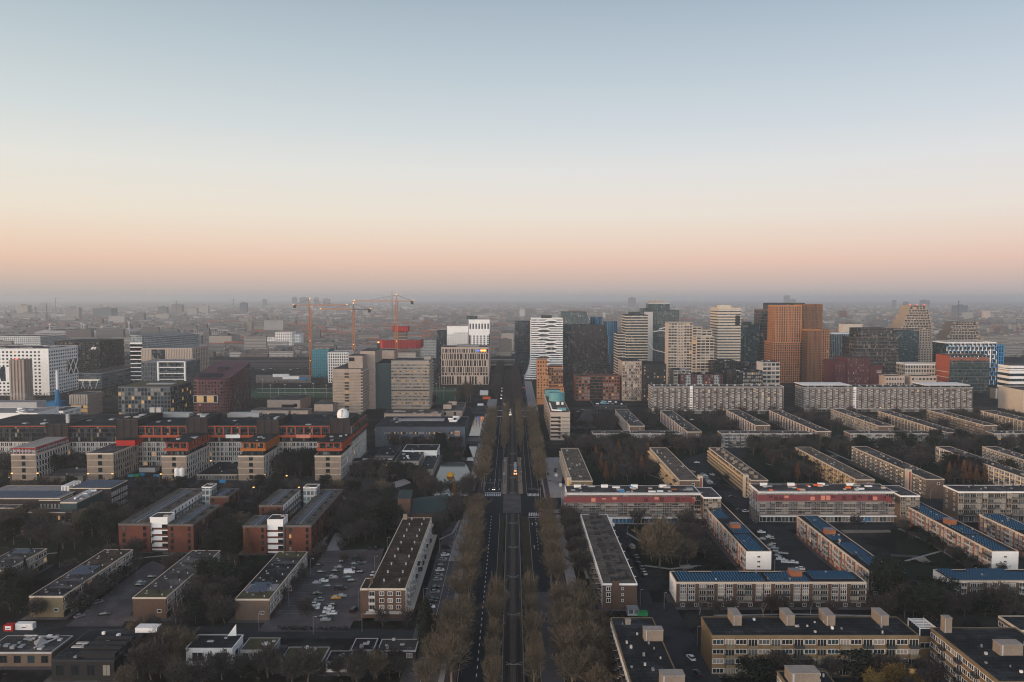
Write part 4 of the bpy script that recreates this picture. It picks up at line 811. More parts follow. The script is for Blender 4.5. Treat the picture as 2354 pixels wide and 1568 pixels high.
# two blocks under scaffolding
def scaffolded(label, slabel, g, proj, short, seed, tarps):
    b = Bld('apartment_block', label, 'apartment block', g, 'brick_mid', 'roof_grey', 'white', .8, .2, 'apartment blocks under renovation', short)
    v = b.main; W = v.x1 - v.x0; h = v.h; r = random.Random(seed)
    gx = proj
    q = b.vol([g[1] + .05, g[1] + gx, g[2] - 7, g[3] - 2, 0, h - .5], 'brick_mid', 'roof_grey', 'white', 'wing', .6, .2); q.bays('F', [(3, 'W'), (2.4, 'w')], 4, h * .3, h - 1, fm='cream')
    z0 = h * .30; n = int(W / 4.2)
    v.bays('F', [(3.6, 'b'), (2.4, 'W'), (.5, 'P'), (2.4, 'W'), (3.6, 'b')], 4, z0, h - .8, rail='concrete', fm='white_dim', pil='brick_dark', cur=.15, bd=1.0, lit=.005)
    v.el('canopy', 'F', W / 2, h * .22, W, .5, 'box', 'white', 3.2)
    for i in range(n): v.el('shop_window', 'F', W * (i + .5) / n, .3, W / n * .86, h * .18, 'win', 'white', r.choice(['pane', 'pane', 'pane_grey', 'blue_paint', 'curtain_cloth']), 2, 0, .14)
    v.bays('L', [(3, 'w'), (3, 'W')], 4, z0, h - .8)
    for i in range(26):
        m_ = r.choice(['white', 'white_dim', 'tan', 'metal', 'dark_metal', 'concrete'] + tarps)
        v.top('building_material', r.uniform(.03, .97), r.uniform(.1, .85), r.uniform(1, 4.5), r.uniform(.8, 2), r.uniform(.3, 1), m_)
    for fx in (.08, .29, .52, .74):
        v.top('air_unit', fx, .8, 2, 1.6, 1.7, 'white', 'metal'); v.top('air_unit', fx + .025, .8, 2, 1.6, 1.7, 'white', 'metal')
    b.done()
    t = thing('scaffolding', slabel, 'scaffolding', b.root.location, 0, 'scaffolding round the blocks under renovation')
    zt, zb = h * .985 - .9, h * .74; m = MB(); dx = v.x0 - 1.6
    m.box(dx, v.y0 - 2.3, zb, v.x1 - 6, v.y0 - 2.2, zt, 'net_red'); m.box(v.x1 - 6.0, v.y0 - 9.2, zb, v.x1 - 5.9, v.y0 - 2.3, zt, 'net_red'); m.box(v.x1 - 5.8, v.y0 - 9.2, zb - .6, q.x1 + 1.4, v.y0 - 9.1, zt - .6, 'net_red') if 0 else None
    m.box(dx - .1, v.y0 - 2.2, zb, dx, v.y0 + 6, zt, 'net_red')
    for i in range(int(W / 3)):
        if r.random() < .7: m.box(dx + i * 3 + .3, v.y0 - 2.36, zb + (zt - zb) * r.choice([.12, .5]), dx + i * 3 + 2.7, v.y0 - 2.31, zb + (zt - zb) * r.choice([.72, .9]), r.choice(['maroon', 'salmon', 'net_red']))
    m.build('netting', t)
    m = MB()
    for k in range(5):
        z = h * .25 + (h * .74) * k / 5 + .3
        m.box(dx, v.y0 - 2.1, z, v.x1 - 6, v.y0 - 1.4, z + .1, 'tan')
    m.box(dx, v.y0 - 2.6, h + .9, v.x1 + .5, v.y0 - 1.2, h + 1.05, 'white_dim')
    m.build('deck', t)
    m = MB()
    for i in range(int(W / 2.6) + 1):
        x = dx + i * 2.6
        if x > v.x1 - 5: break
        m.box(x - .05, v.y0 - 2.15, 0, x + .05, v.y0 - 2.05, h + 1.0, 'metal')
    for k in range(8): z = h * .25 + h * .75 * k / 7; m.box(dx, v.y0 - 2.16, z + .9, v.x1 - 6, v.y0 - 2.1, z + 1.0, 'metal')
    for j in range(7):
        for y in (v.y0 - 2, v.y0 + 3, v.y0 + 8): m.box(dx - 1.3, y, h * j / 7, dx - .2, y + .1, h * j / 7 + .12, 'metal')
    for y in (v.y0 - 2, v.y0 + .5, v.y0 + 3, v.y0 + 5.5, v.y0 + 8):
        for x in (dx - 1.3, dx - .2): m.box(x - .05, y, 0, x + .05, y + .1, h, 'metal')
    m.build('frame', t)
    return b
scaffolded('flat-roofed block under renovation with blue tarpaulin on its roof, right of the crossing', 'scaffolding with red netting on the renovation block nearest the crossing', G(1303, 1610, 1134.5, yb=1204, yk=1117), 10, 'the renovation block by the crossing', 1, ['tarp_blue', 'orange_amber'])
scaffolded('flat-roofed block under renovation with orange tarpaulins heaped on its roof', 'scaffolding with red netting on the renovation block with orange tarpaulins', G(1745, 2056, 1131, yb=1200, yk=1113), 11, 'the renovation block with orange tarpaulins', 2, ['tarp_orange', 'tarp_orange', 'tarp_orange'])
b = Bld('apartment_block', 'brown brick block with white banded window bays and ground floor shops, right edge', 'apartment block', G(2202.5, 2480, 1131, yb=1199, yk=1116), 'brick_mid', 'roof_grey', 'white', .5, .3, None, 'the banded brick block at right')
v = b.main; h = v.h; v.bays('F', [(3, 'W'), (3.6, 'B'), (3.6, 'B'), (3, 'W'), (.5, 'P')], 4, h * .24, h - .6, fm='cream', rail='concrete_dark', pil='brick_dark', cur=.4)
v.bays('L', [(3.2, 'S'), (3, 'w'), (3.6, 'S')], 4, h * .24, h - .6); v.el('canopy', 'F', (v.x1 - v.x0) / 2, h * .2, v.x1 - v.x0, .5, 'box', 'dark_metal', 2.6)
for i in range(22): v.el('shop_window', 'F', (v.x1 - v.x0) * (i + .5) / 22, .3, (v.x1 - v.x0) / 22 * .85, h * .16, 'win', 'white_dim', rnd.choice(['pane', 'pane_grey']), 2)
v.vents(18, 3, (.5, 1.1), ('dark_metal', 'metal')); b.done()
# rows of gallery flats
def flats(label, l, r, yt, yk, short, seq, rows=4, h=12.6, wall='brick_mid', roof='roof_grey', trim='cream', fm='cream', tower=None, boxes=0, seed=0, face='L', lit=.02, gal=False, pm='white_dim', **o):
    b = Bld('apartment_block', label, 'apartment block', G(l, r, yt, h=h, yk=yk), wall, roof, trim, .4, .3, 'long blocks of flats on the right', short)
    v = b.main
    if gal:
        v.bands('L', rows, h * .18, h - .4, 1.0, 1.3, 'cream_gold' if gal == 2 else 'cream', 'gallery', True)
        n = int((v.y1 - v.y0) / 4)
        for j in range(rows):
            for i in range(n): v.el('window', 'L', (v.y1 - v.y0) * (i + .5) / n, h * .18 + (h * .82 - .4) / rows * j + 1.1, 3.0, 1.4, 'win', None, v.pane(.0, .25), 2)
    elif seq: v.bays(face, seq, rows, h * .12, h - .4, fm=fm, lit=lit, pm=pm, **o)
    v.el('window', 'F', (v.x1 - v.x0) * .68, h - 3.4, 1.4, 1.4, 'win', 'white', 'pane', 1, 0, .16)
    if boxes:
        for i in range(boxes): v.top('chimney', .45 + .08 * (i % 2), (i + .6) / (boxes + .4), 2.4, 2.6, 2.2, 'brick_tan', 'roof_grey')
    v.vents(24, seed, (.5, 1.3), ('roof_gravel', 'dark_metal', 'concrete', 'metal'))
    if tower:
        tx, ty0, ty1, m_ = tower
        Y = v.g[2] + (v.g[3] - v.g[2]) * ty0
        q = b.vol([v.g[tx] - (2.6 if tx == 0 else 0), v.g[tx] + (0 if tx == 0 else 2.6), Y, Y + 4.2, 0, h + 2.4], 'cream', 'concrete', None, 'stair_tower')
        q.el('panel', 'F', 1.3, 1, .9, h, 'box', m_, .08)
    b.done(); return b
SG = [(3, 'B'), (2.4, 'p'), (3, 'W')]
flats('small block of flats with weathered gravel roof and yellow striped stair tower beside the boulevard', 1313, 1361.5, 1106, 1031, 'the flats with the yellow stair tower', None, wall='brick_olive', roof='roof_gravel', gal=True, tower=(0, .0, 0, 'yellow_paint'), seed=1)
flats('block of flats with cream stepped balconies and red striped stair tower behind', 1561.5, 1608, 1104.5, 1029.5, 'the flats with stepped cream balconies', [(2.6, 'B'), (2.2, 'W')], roof='roof_gravel', rail='cream_gold', fm='cream', tower=(1, .02, 0, 'red_paint'), seed=2, bd=1.7)
flats('block of flats with golden galleries and a row of brick chimneys on the roof', 1726.5, 1765, 1104.5, 1029.5, 'the flats with golden galleries', None, roof='roof_gravel', gal=2, boxes=9, tower=(0, .05, 0, 'slate'), seed=3)
flats('block of flats with golden bay windows behind the orange tarpaulins', 1968, 2010, 1103, 1028, 'the flats with golden bay windows', [(3.2, 'W'), (.9, 'P'), (2.4, 'B')], roof='roof_gravel', rail='cream_gold', fm='cream_gold', pil='cream_gold', seed=4)
flats('long block of flats with white checkered panels, red shaft and roof flues', 2127.5, 2170, 1102, 1027, 'the flats with white checkered panels', [(2.6, 'p'), (2.6, 'v'), (2.6, 'v')], roof='roof_grey', fm='cream', pm='white', tower=(0, .16, 0, 'red_paint'), seed=5)
flats('block of flats with white and amber window frames leaving the right edge', 2360, 2400, 1101, 1027, 'the flats with white and amber frames', [(2.6, 'W'), (2.6, 'B'), (.5, 'P')], fm='white', rail='cream_gold', pil='white', seed=6)
flats('block of flats partly in view above at the right edge, gold window bays', 2490, 2530, 1101, 1027, 'the flats high at the right edge', [(2.6, 'p'), (2.6, 'v')], fm='white', pm='cream_gold', seed=7)
CH = [(2.5, 'P'), (2.6, 'W'), (2.6, 'p')]
flats('brick and white checkered flats nearest the beige block with teal roof', 1447.7, 1481.5, 979.5, 942, 'the checkered flats nearest the teal roof', CH, pil='brick_red', fm='white', seed=8)
flats('brick and white checkered flats, second slanting row from the boulevard', 1580, 1613, 993, 944.5, 'the second checkered flats', CH, pil='brick_red', fm='white', seed=9)
flats('brick and white checkered flats below the middle of the long slab', 1736.5, 1770, 978, 942, 'the third checkered flats', CH, pil='brick_red', fm='white', seed=10)
flats('brick and white checkered flats below the right end of the first slab', 1877.5, 1910, 992, 943, 'the fourth checkered flats', CH, pil='brick_red', fm='white', seed=11)
flats('flats with pale balconies half hidden by trees below the second slab', 2020, 2054, 979.5, 940.5, 'the flats half hidden by trees', [(2.6, 'p'), (2.6, 'W')], fm='cream', seed=12)
flats('flats with cream stair columns along a brown facade below the second slab', 2177.5, 2212, 994.5, 944.5, 'the flats with cream stair columns', [(2.6, 'v'), (2.6, 'v'), (1.2, 'P')], pil='cream', fm='cream', seed=13)
flats('flats sunk deep among bare trees below the right end of the second slab', 2262, 2292, 978, 942, 'the flats sunk among trees', [(2.6, 'v')], seed=14)
flats('flats with pale roof at the right edge below the cream building', 2420, 2460, 985, 944.5, 'the pale-roofed flats at the right edge', [(2.6, 'v'), (2.6, 'W'), (1, 'P')], pil='cream', seed=15)
for l, r, lab, sh in ((1363, 1565, 'low broadside flats with white balconies behind the boulevard trees, leftmost of their row', 'the leftmost broadside flats'), (1658, 1866, 'low broadside flats with white balconies, second of their row', 'the second broadside flats'),
                      (1953.5, 2177, 'low broadside flats with white balconies, third of their row', 'the third broadside flats'), (2285, 2440, 'low broadside flats with white balconies at the right edge', 'the broadside flats at the right edge')):
    b = Bld('apartment_block', lab, 'apartment block', G(l, r, 997, yb=1029, yk=991), 'brick_mid', 'roof_grey', 'white_dim', .4, .3, 'low broadside blocks of flats', sh); v = b.main
    v.bays('F', [(2.8, 'W'), (3, 'B'), (.8, 'P'), (3, 'B')], 4, .5, v.h - .4, fm='white', rail='white_dim', pil='brick_dark', cur=.3); v.vents(10, 2); b.done()
# the two long slabs
SL = [(2.4, 'v'), (2.6, 'B'), (1.5, 'P')]
def slab(label, l, r, yt, yb, yk, short, caps=()):
    b = Bld('apartment_slab', label, 'apartment slab', G(l, r, yt, yb=yb, yk=yk), 'brick_mid', 'roof_grey', 'white_dim', .5, .3, None, short); v = b.main; W = v.x1 - v.x0
    v.bays('F', SL, 9, v.h * .14, v.h - .8, fm='white', rail='white_dim', pil='brick_brown', cur=.25, lit=.01, bd=.8)
    v.el('canopy', 'F', W / 2, v.h * .12, W, .7, 'box', 'white_dim', 2); n = int(W / 5)
    for i in range(n): v.el('shop_window', 'F', W * (i + .5) / n, .3, W / n * .8, v.h * .09, 'win', 'white_dim', rnd.choice(['pane', 'pane_grey', 'curtain_cloth']), 2)
    v.el('stair_strip', 'F', W * .3, v.h * .14, 3.2, v.h * .9, 'box', 'white', .4)
    v.bays('L', [(5, 'w')], 9, v.h * .14, v.h - .8, cur=.4)
    for a, c in caps:
        q = MB(); x0, x1 = v.x0 + W * a, v.x0 + W * c; q.box(x0, v.y0 + 2, v.h + .2, x1, v.y1 - 1, v.h + 2.6, 'cw_lab'); q.box(x0 - 1, v.y0 + .5, v.h + 2.6, x1 + 1, v.y1, v.h + 3.3, 'white'); q.build('penthouse', v.roof)
    for i in range(int(W / 9)): v.top('chimney', (i + .5) / int(W / 9), .5, 1.4, 1.6, 1.5, 'white_dim')
    v.vents(20, 3, (.6, 1.6)); b.done(); return b
slab('long brown and white apartment slab below the towers, left of the two', 1498, 1800, 889.5, 952, 884, 'the left long slab')
slab('long brown and white apartment slab with white rooftop penthouses, right of the two', 1848, 2236, 891.5, 947, 885, 'the right long slab', ((.0, .27), (.72, .98)))
# beige office with teal rooftop
b = Bld('office_block', 'beige corner office with stepped dark window strips and teal rooftop drums beside the boulevard', 'office block', G(1265, 1310, 949, yb=1012, yk=903), 'tan', 'roof_gravel', 'tan', .6, .5, None, 'the beige office with teal roof'); v = b.main; L = v.y1 - v.y0; W = v.x1 - v.x0
for j in range(7): v.el('window_band', 'L', L / 2, 3 + j * (v.h - 4) / 7, L - 3, (v.h - 4) / 7 * .42, 'box', 'cw_lab', .06)
for j in range(6): v.el('window', 'F', W * .26, 2.5 + j * (v.h - 4) / 6, W * .5, 1.5, 'win', None, 'pane', 3); v.el('window', 'F', W * .46, 1.6 + j * (v.h - 4) / 6, W * .12, 2.6, 'win', None, 'brick_brown', 1); v.el('window', 'F', W * .78, 3.1 + j * (v.h - 4) / 6, W * .4, .6, 'win', None, 'pane_grey', 1)
m = MB(); m.lathe((0, 0, 0), [(8.0, 0), (8.0, 8.5), (7.4, 8.5), (7.4, 7.6), (0, 7.6)], 'teal', 20); m.build('teal_drum', v.roof, (v.x0 + W * .58, v.y0 + L * .56, v.h + .1), True)
v.top('teal_box', .45, .82, 15, 10, 7, 'teal', 'roof_grey'); v.top('teal_box', .62, .1, 8, 5, 2.6, 'teal', 'roof_light'); v.top('air_unit', .55, .36, 3, 3, 3, 'white', 'dark_metal'); v.top('air_unit', .8, .36, 2, 2, 2.4, 'white')
m = MB()
for a, c in (((.12, .08), (.12, .4)), ((.12, .08), (.6, .06))): m.tube((v.x0 + W * a[0], v.y0 + L * a[1], v.h + .8), (v.x0 + W * c[0], v.y0 + L * c[1], v.h + .8), .7, .7, 'white', 6)
m.build('roof_duct', v.roof); b.done()
b = Bld('school_building', 'low glass-fronted school with black flat roof and a small pyramid skylight', 'school', G(1365, 1441, 932, yb=961, yk=921), 'cw_lab', 'roof', 'dark_metal', 2, .5, None, 'the low glass-fronted school'); v = b.main
v.grid('F', 11, 2, .5, v.h - 2.5, .86, .84, 'white_dim', 1, lit=0, cur=.15); m = MB(); m.lathe((0, 0, 0), [(4, 0), (0, 4.4)], 'teal', 4); m.build('pyramid_skylight', v.roof, (v.x0 + 12, v.y0 + 12, v.h)); v.vents(12, 2, (1.5, 4), ('white', 'metal')); b.done()
# orange brick house tower
b = Bld('residential_tower', 'orange brick residential block stepping down, in front of the white banded tower', 'residential block', G(1234, 1261, 864, yb=930, d=26), 'orange_stone', 'roof_grey', 'orange_stone', .5, .5, None, 'the orange brick residential block')
v = b.main; v.grid('F', 4, 9, 6, v.h, .5, .55, None, 1, lit=.01); v.grid('L', 6, 9, 4, v.h, .5, .5, None, 1)
q = b.vol([v.g[0], v.g[1] - 1.5, v.g[2] + 4, v.g[3] - 1, v.h + .1, zat(829, v.g[2])], 'orange_stone', 'roof_light', 'orange_stone', 'tower', .5, .8); q.grid('F', 4, 4, None, None, .5, .52, None, 1, lit=0)
q = b.vol(G(1261.5, 1294, 844, Y=v.g[2] + 6, d=24), 'orange_dim', 'roof', 'orange_stone', 'wing', .8, .3); q.grid('F', 6, 12, 4, q.h, .62, .62, None, 1, lit=.02, skip=lambda i, j: False); q.bands('F', 2, 2, q.h * .98, 1.4, .2, 'orange_stone', 'facade_band', True)
q = b.vol(G(1261.5, 1296, 892, Y=v.g[2] + 1, d=5), 'orange_stone', 'roof_grey', 'orange_stone', 'wing', .5, .4); q.grid('F', 5, 5, 2, q.h, .4, .5, None, 1); b.done(cap=100)
b = Bld('terraced_flats', 'three-part brown brick terraced flats with open balconies at the foot of the dark towers', 'terraced flats', G(1323, 1356, 866, yb=921, d=30), 'terracotta', 'roof_grey', 'terracotta', .6, .5, None, 'the three-part brick flats'); v = b.main
v.grid('F', 5, 7, 1, v.h, .72, .62, None, 1, lit=.02, cur=.35)
for l, r, dy in ((1356.5, 1385, 12), (1385.5, 1424, 1)):
    q = b.vol(G(l, r, 865, Y=v.g[2] + dy, d=28), 'terracotta' if dy == 1 else 'cw_green', 'roof_grey', 'terracotta', 'wing', .8, .5); q.bands('F', 7, 1, q.h, .8, .4, 'terracotta')
    if dy == 1: q.grid('F', 6, 7, 1, q.h, .7, .6, None, 1, lit=.03, cur=.3)
b.done(cap=100)
# sculpted pixel block
b = Bld('residential_block', 'pale pink facade of jumbled boxes and balconies beside its plain dark side', 'residential block', G(1478, 1531, 837, yb=925, d=44), 'black', 'roof', None, short='the block of jumbled boxes'); v = b.main
v.grid('F', 7, 11, 2, v.h - 2, .38, .45, None, 1, lit=.08, cur=.15)
r_ = random.Random(6); g = v.g; xw = xat(1426, 830, g[2] + 30) - b.o[0]
q = b.vol([xw + b.o[0], g[0] - .05, g[2] + 12, g[2] + 52, 0, v.h + 2.5], 'concrete_warm', 'roof_grey', None, 'wing')
for i in range(9):
    for j in range(12):
        w = (q.x1 - q.x0) / 9; z = 2 + j * (q.h - 2) / 12; d_ = r_.uniform(.2, 3.2)
        q.el('balcony_box', 'F', w * (i + .5), z, w * .92, (q.h - 2) / 12 * r_.uniform(.5, .95), 'box', r_.choice(['tan', 'concrete_warm', 'concrete', 'tan', 'cream', 'concrete_dark']), round(d_, 1))
        if r_.random() < .6: q.el('window', 'F', w * (i + .5), z + .6, w * .4, 1.7, 'win', None, 'pane', 1, 0, out=round(d_, 1))
for j in range(11):
    for i in range(4): v.el('balcony_box', 'L', 2 + i * 2.8, 2 + j * (v.h - 3) / 11, 2.3, 2.6, 'box', r_.choice(['cream', 'cream_gold', 'tan', 'cream_gold']), round(r_.uniform(.4, 3), 1))
b.done(cap=100)
# ---------------- the towers
def tower(name, label, geom, wall, short, bands=None, roof='roof', trim=None, cat='office tower'):
    b = Bld(name, label, cat, geom, wall, roof, trim, 1.0, .8, None, short)
    if bands: b.main.bands(*bands)
    return b
Yt = 1240
b = tower('office_tower', 'dark glass tower with thin floor ledges, leftmost tower right of the boulevard', G(1184, 1218, 739, Y=1400, d=36), 'cw_dark', 'the leftmost dark glass tower', ('FL', 17, 4, 88, .8, 1.3, 'dark_metal')); b.done()
g = G(1221, 1293, 733, yb=876, d=44); b = tower('office_tower', 'white wavy-banded office tower beside the boulevard, foot flaring towards the street', g, 'cw_glass', 'the white wavy-banded tower', None, 'roof_light', 'white'); v = b.main; n = 27; dz = (v.h - 4) / n; W = v.x1 - v.x0
for j in range(n):
    z = 3 + j * dz; m = MB(); fl = max(0, 1 - j / 9) ** 1.6 * 9
    c = (.62 if (j // 6) % 2 == 0 else .40) * W + v.x0; s = 4.5; up = dz * .42
    xs = [(v.x0 - 1.2 - fl, 0), (c - s - 5, 0), (c - s, up if j % 2 == 0 else -up * .6), (c + s, up if j % 2 == 0 else -up * .6), (c + s + 5, 0), (v.x1 + .4, 0)]
    for (xa, za), (xb, zb) in zip(xs, xs[1:]):
        P = [(xa, v.y0 - 1.0, z + za), (xb, v.y0 - 1.0, z + zb), (xb, v.y0 - 1.0, z + zb + dz * .5), (xa, v.y0 - 1.0, z + za + dz * .5)]
        Q = [(x, v.y0, zz) for x, _, zz in P]; m.quad(P, 'white'); m.quad([P[3], P[2], Q[2], Q[3]], 'white'); m.quad([Q[0], Q[1], P[1], P[0]], 'white')
    m.box(v.x0 - 1.2 - fl, v.y0 - .98, z, v.x0, v.y1, z + dz * .5, 'white'); m.build('facade_band', b.root)
v.top('plant_room', .5, .5, 16, 12, 5, 'dark_metal'); b.done()
g = G(1290, 1357, 717, Y=1420, d=45); b = tower('office_tower', 'dark shingled tower with chamfered shoulders behind the brown gridded tower', [g[0], g[1], g[2], g[3], 0, g[5] - 22], 'cw_dark', 'the dark chamfered tower'); v = b.main
m = MB(); x0, x1, y0, y1, h = v.x0, v.x1, v.y0, v.y1, v.h; t = h + 22; bl = (x0 + 1, x1 - 7, y0 + 4, y1 - 4)
A = [(x0, y0, h), (x1, y0, h), (x1, y1, h), (x0, y1, h)]; B_ = [(bl[0], bl[2], t), (bl[1], bl[2], t), (bl[1], bl[3], t), (bl[0], bl[3], t)]
for i in range(4): m.quad([A[i], A[(i + 1) % 4], B_[(i + 1) % 4], B_[i]], 'cw_green')
m.quad(B_, 'roof'); m.build('crown', b.root); b.done()
g = G(1317, 1388, 748, Y=1240, d=34); b = tower('residential_tower', 'dark brown gridded residential tower with stepped shoulders and podium', g, 'cw_brown', 'the dark brown gridded tower', ('FL', 24, 10, g[5], .5, .35, 'brick_dark'), cat='residential tower'); v = b.main
for l, r, yt in ((1309, 1317, 775), (1388.2, 1393, 757), (1393.2, 1397, 772)): b.vol(G(l, r, yt, Y=1241, d=30), 'cw_brown', 'roof', None, 'shoulder')
q = b.vol(G(1315, 1402, 836, Y=1225, d=14), 'cw_brown', 'roof', None, 'podium'); q.bands('FL', 6, 2, q.h, .5, .3, 'brick_dark')
v.fins('F', 14, 10, v.h + 1.5, .6, .5, 'brick_dark'); b.done()
for l, r, yt, lab, sh in ((1358, 1385, 729, 'blue ribbed round tower peeping over the brown tower', 'the blue round tower behind'), (1387, 1421, 739, 'blue ribbed round tower right of the brown tower', 'the blue round tower')):
    g = G(l, r, yt, Y=1450 if l < 1370 else 1400, d=30); b = Bld('residential_tower', lab, 'residential tower', [g[0] + 8, g[1] - 8, g[2] + 8, g[3] - 8, 0, g[5] - .4], 'cw_blue', 'roof', None, short=sh, group='blue round towers')
    m = MB(); rr = (g[1] - g[0]) / 2; m.lathe((0, 0, 0), [(rr, 0), (rr, g[5]), (rr * .9, g[5]), (rr * .9, g[5] - 2)], 'cw_blue', 24); m.build('facade', b.root); b.done()
def skew(b, name, wall, pts, z0, z1, top='roof'):
    m = MB(); m.prism([(x - b.o[0], y - b.o[1]) for x, y in pts], z0, z1, wall, top=top); return m.build(name, b.root)
g = G(1439, 1489, 724, Y=1180, d=44); g[0] -= 10; b = tower('office_tower', 'grey office tower wrapped in pale horizontal bands, widening towards its foot', [g[0] + 9.5, *g[1:]], 'cw_dark', 'the banded tower widening at its foot', ('FL', 24, 4, g[5] - 3, 1.3, .7, 'cream'), 'roof', None); b.main.top('plant_room', .5, .6, 16, 14, 4, 'dark_metal')
q = b.vol([g[0] - 2, g[0] + 9.4, g[2] + 2, g[3], 0, g[5] * .72], 'cw_dark', 'roof', None, 'wing'); q.bands('FL', 17, 4, q.h - 1, 1.3, .7, 'cream'); b.done()
g = G(1500, 1561, 714, Y=1300, d=44); b = tower('office_tower', 'tallest glass tower with a slanting crack in its facade and a blank grey side', g, 'cw_ito', 'the cracked glass tower'); v = b.main
q = b.vol([g[0] - 11, g[0] - .02, g[2] - 2, g[3], 0, g[5] - 2], 'white_dim', 'roof', None, 'blank_side')
q = b.vol(G(1477, 1494, 709, Y=1318, d=34), 'cw_teal', 'roof', None, 'wing')
q = b.vol(G(1490, 1539, 697, Y=1312, d=26), 'cw_green', 'roof_grey', 'metal', 'upper_block', 1, .3); q.top('plant_room', .4, .5, 24, 14, 4, 'concrete_warm')
m = MB()
for (ax, ay), (bx, by) in (((1491, 789), (1502, 804)), ((1502, 804), (1533, 812)), ((1501, 762), (1520, 760)), ((1514, 757), (1533, 751)), ((1520, 760), (1533, 762))):
    m.tube((xat(ax, ay, 1297) - b.o[0], 1297 - b.o[1], zat(ay, 1297)), (xat(bx, by, 1297) - b.o[0], 1297 - b.o[1], zat(by, 1297)), .9, .9, 'white')
m.build('crack_edge', b.root); b.done()
g = G(1536, 1591, 742, Y=1105, d=24); b = tower('residential_tower', 'beige residential tower with white balcony bands in two stepped halves', g, 'tan', 'the beige balcony tower', None, 'roof', 'concrete', 'residential tower'); v = b.main; W = v.x1 - v.x0
def balco(v, a, c, rows, n):
    dz = v.h / rows
    for j in range(rows):
        for i in range(n):
            u0 = a + (c - a) * i / n; w = (c - a) / n
            v.el('window', 'F', u0 + w / 2, j * dz + .9, w * .82, dz * .62, 'win', None, v.pane(.01, .15), 1)
    for j in range(rows): v.el('balcony', 'F', (a + c) / 2, j * dz, c - a, 1.1, 'balc', 'cream', 1.5)
balco(v, 0, W * .36, 24, 3); balco(v, W * .66, W, 24, 3); v.grid('F', 4, 24, 0, v.h, .5, .5, None, 1, u0=W * .38, u1=W * .64, lit=.01)
for l, r, yt in ((1591.5, 1612, 752), (1612.5, 1636, 759), (1601, 1641, 775)):
    q = b.vol(G(l, r, yt, Y=1100 if l != 1601 else 1094, d=26 if l != 1601 else 5.5), 'tan', 'roof_grey', 'cream', 'step', .6, .6); w = q.x1 - q.x0; balco(q, 0, w, round(24 * q.h / v.h), 2 if w < 15 else 4)
b.done(cap=100)
g = G(1650, 1703, 709, Y=1240, d=48); b = tower('office_tower', 'pale office tower with strict horizontal window bands and a dark square inset near the top', g, 'cw_dark', 'the strictly banded pale tower', ('FL', 24, 4, g[5] - 4, 2.6, .4, 'cream'), 'roof_light', 'cream'); v = b.main
m = MB(); m.box(v.x0 + 27, v.y0 - .6, v.h - 26, v.x0 + 34, v.y0, v.h - 11, 'black'); m.build('inset', b.root); v.top('plant_room', .4, .4, 18, 16, 5, 'cream'); b.done()
b = tower('office_tower', 'dark blue-green glass tower between the pale tower and the dark slab', G(1703, 1746, 746, Y=1330, d=40), 'cw_teal', 'the dark teal glass tower'); b.main.top('plant_room', .5, .5, 12, 12, 4, 'dark_metal'); b.done()
b = tower('office_tower', 'dark bronze tower just left of the black slab', G(1750, 1778, 713, Y=1330, d=40), 'cw_dark', 'the bronze tower', ('FL', 22, 4, 106, 1.1, .4, 'brick_mid'), 'roof', 'brick_mid'); b.done()
b = tower('office_tower', 'black glass slab rising behind the orange twin towers', G(1766, 1850, 696.5, Y=1380, d=30), 'cw_black', 'the black glass slab'); b.done()
# orange twin towers
g = G(1783, 1842, 703, Y=1210, d=36); b = tower('office_tower', 'orange brick twin-stepped tower on the left, tallest of the orange pair', g, 'cw_symph', 'the left orange tower', None, 'roof_grey', 'orange_stone'); v = b.main
b.vol(G(1776, 1840, 787, Y=1206, d=42), 'cw_symph', 'roof_grey', 'orange_stone', 'base_block', .8, .5)
v.fins('F', 10, zat(787, 1206), v.h, .8, .5, 'orange_stone'); v.fins('L', 7, zat(787, 1206), v.h, .8, .5, 'orange_stone')
q = b.vol(G(1842.3, 1890, 700, Y=1222, d=34), 'cw_symph2', 'roof_grey', 'orange_dim', 'tower', .8, .5); q.fins('F', 16, 0, q.h, .7, .4, 'orange_dim'); b.done(cap=100)
g = G(1857, 1888, 759, Y=1185, d=30); b = tower('office_tower', 'lower orange ribbed tower in front of the orange pair', g, 'cw_symph2', 'the lower orange tower', None, 'roof_grey', 'orange_stone'); v = b.main; v.fins('F', 12, 0, v.h, .8, .5, 'orange_dim')
q = b.vol(G(1888.2, 1907, 758, Y=1188, d=30), 'cw_symph', 'roof_grey', 'orange_dim', 'wing', .8, .5); b.done(cap=100)
g = G(1910, 1967, 767, Y=1420, d=40); b = tower('office_block', 'pale glass office with a white diagonal brace right of the orange towers', g, 'cw_teal', 'the pale braced glass office', None, 'roof_light', 'white'); v = b.main
m = MB(); m.tube((v.x0 + 24, v.y0 - .5, 20), (v.x0 + 36, v.y0 - .5, v.h), .6, .6, 'white'); m.build('brace', b.root); v.fins('F', 14, 0, v.h, .4, .5, 'metal'); b.done()
g = G(1978, 2052, 755, Y=1180, d=40); b = tower('residential_tower', 'dark gridded residential tower with rounded stepped shoulders and balconies', g, 'cw_glass', 'the dark shouldered tower', None, 'roof', None, 'residential tower'); v = b.main
for l, r, yt, Y in ((1966, 2064, 777, 1176), (1964, 2066, 802, 1172)):
    q = b.vol(G(l, r, yt, Y=Y, d=46), 'cw_glass', 'roof', None, 'step'); q.bands('FL', round(q.h / 5.2), 2, q.h, .9, .5, 'brick_mid'); q.fins('F', 11, 0, q.h, .9, .5, 'brick_dark')
v.bands('F', 19, 2, v.h, .9, .5, 'brick_mid'); v.fins('F', 9, 40, v.h, .8, .5, 'brick_dark'); b.done(cap=100)
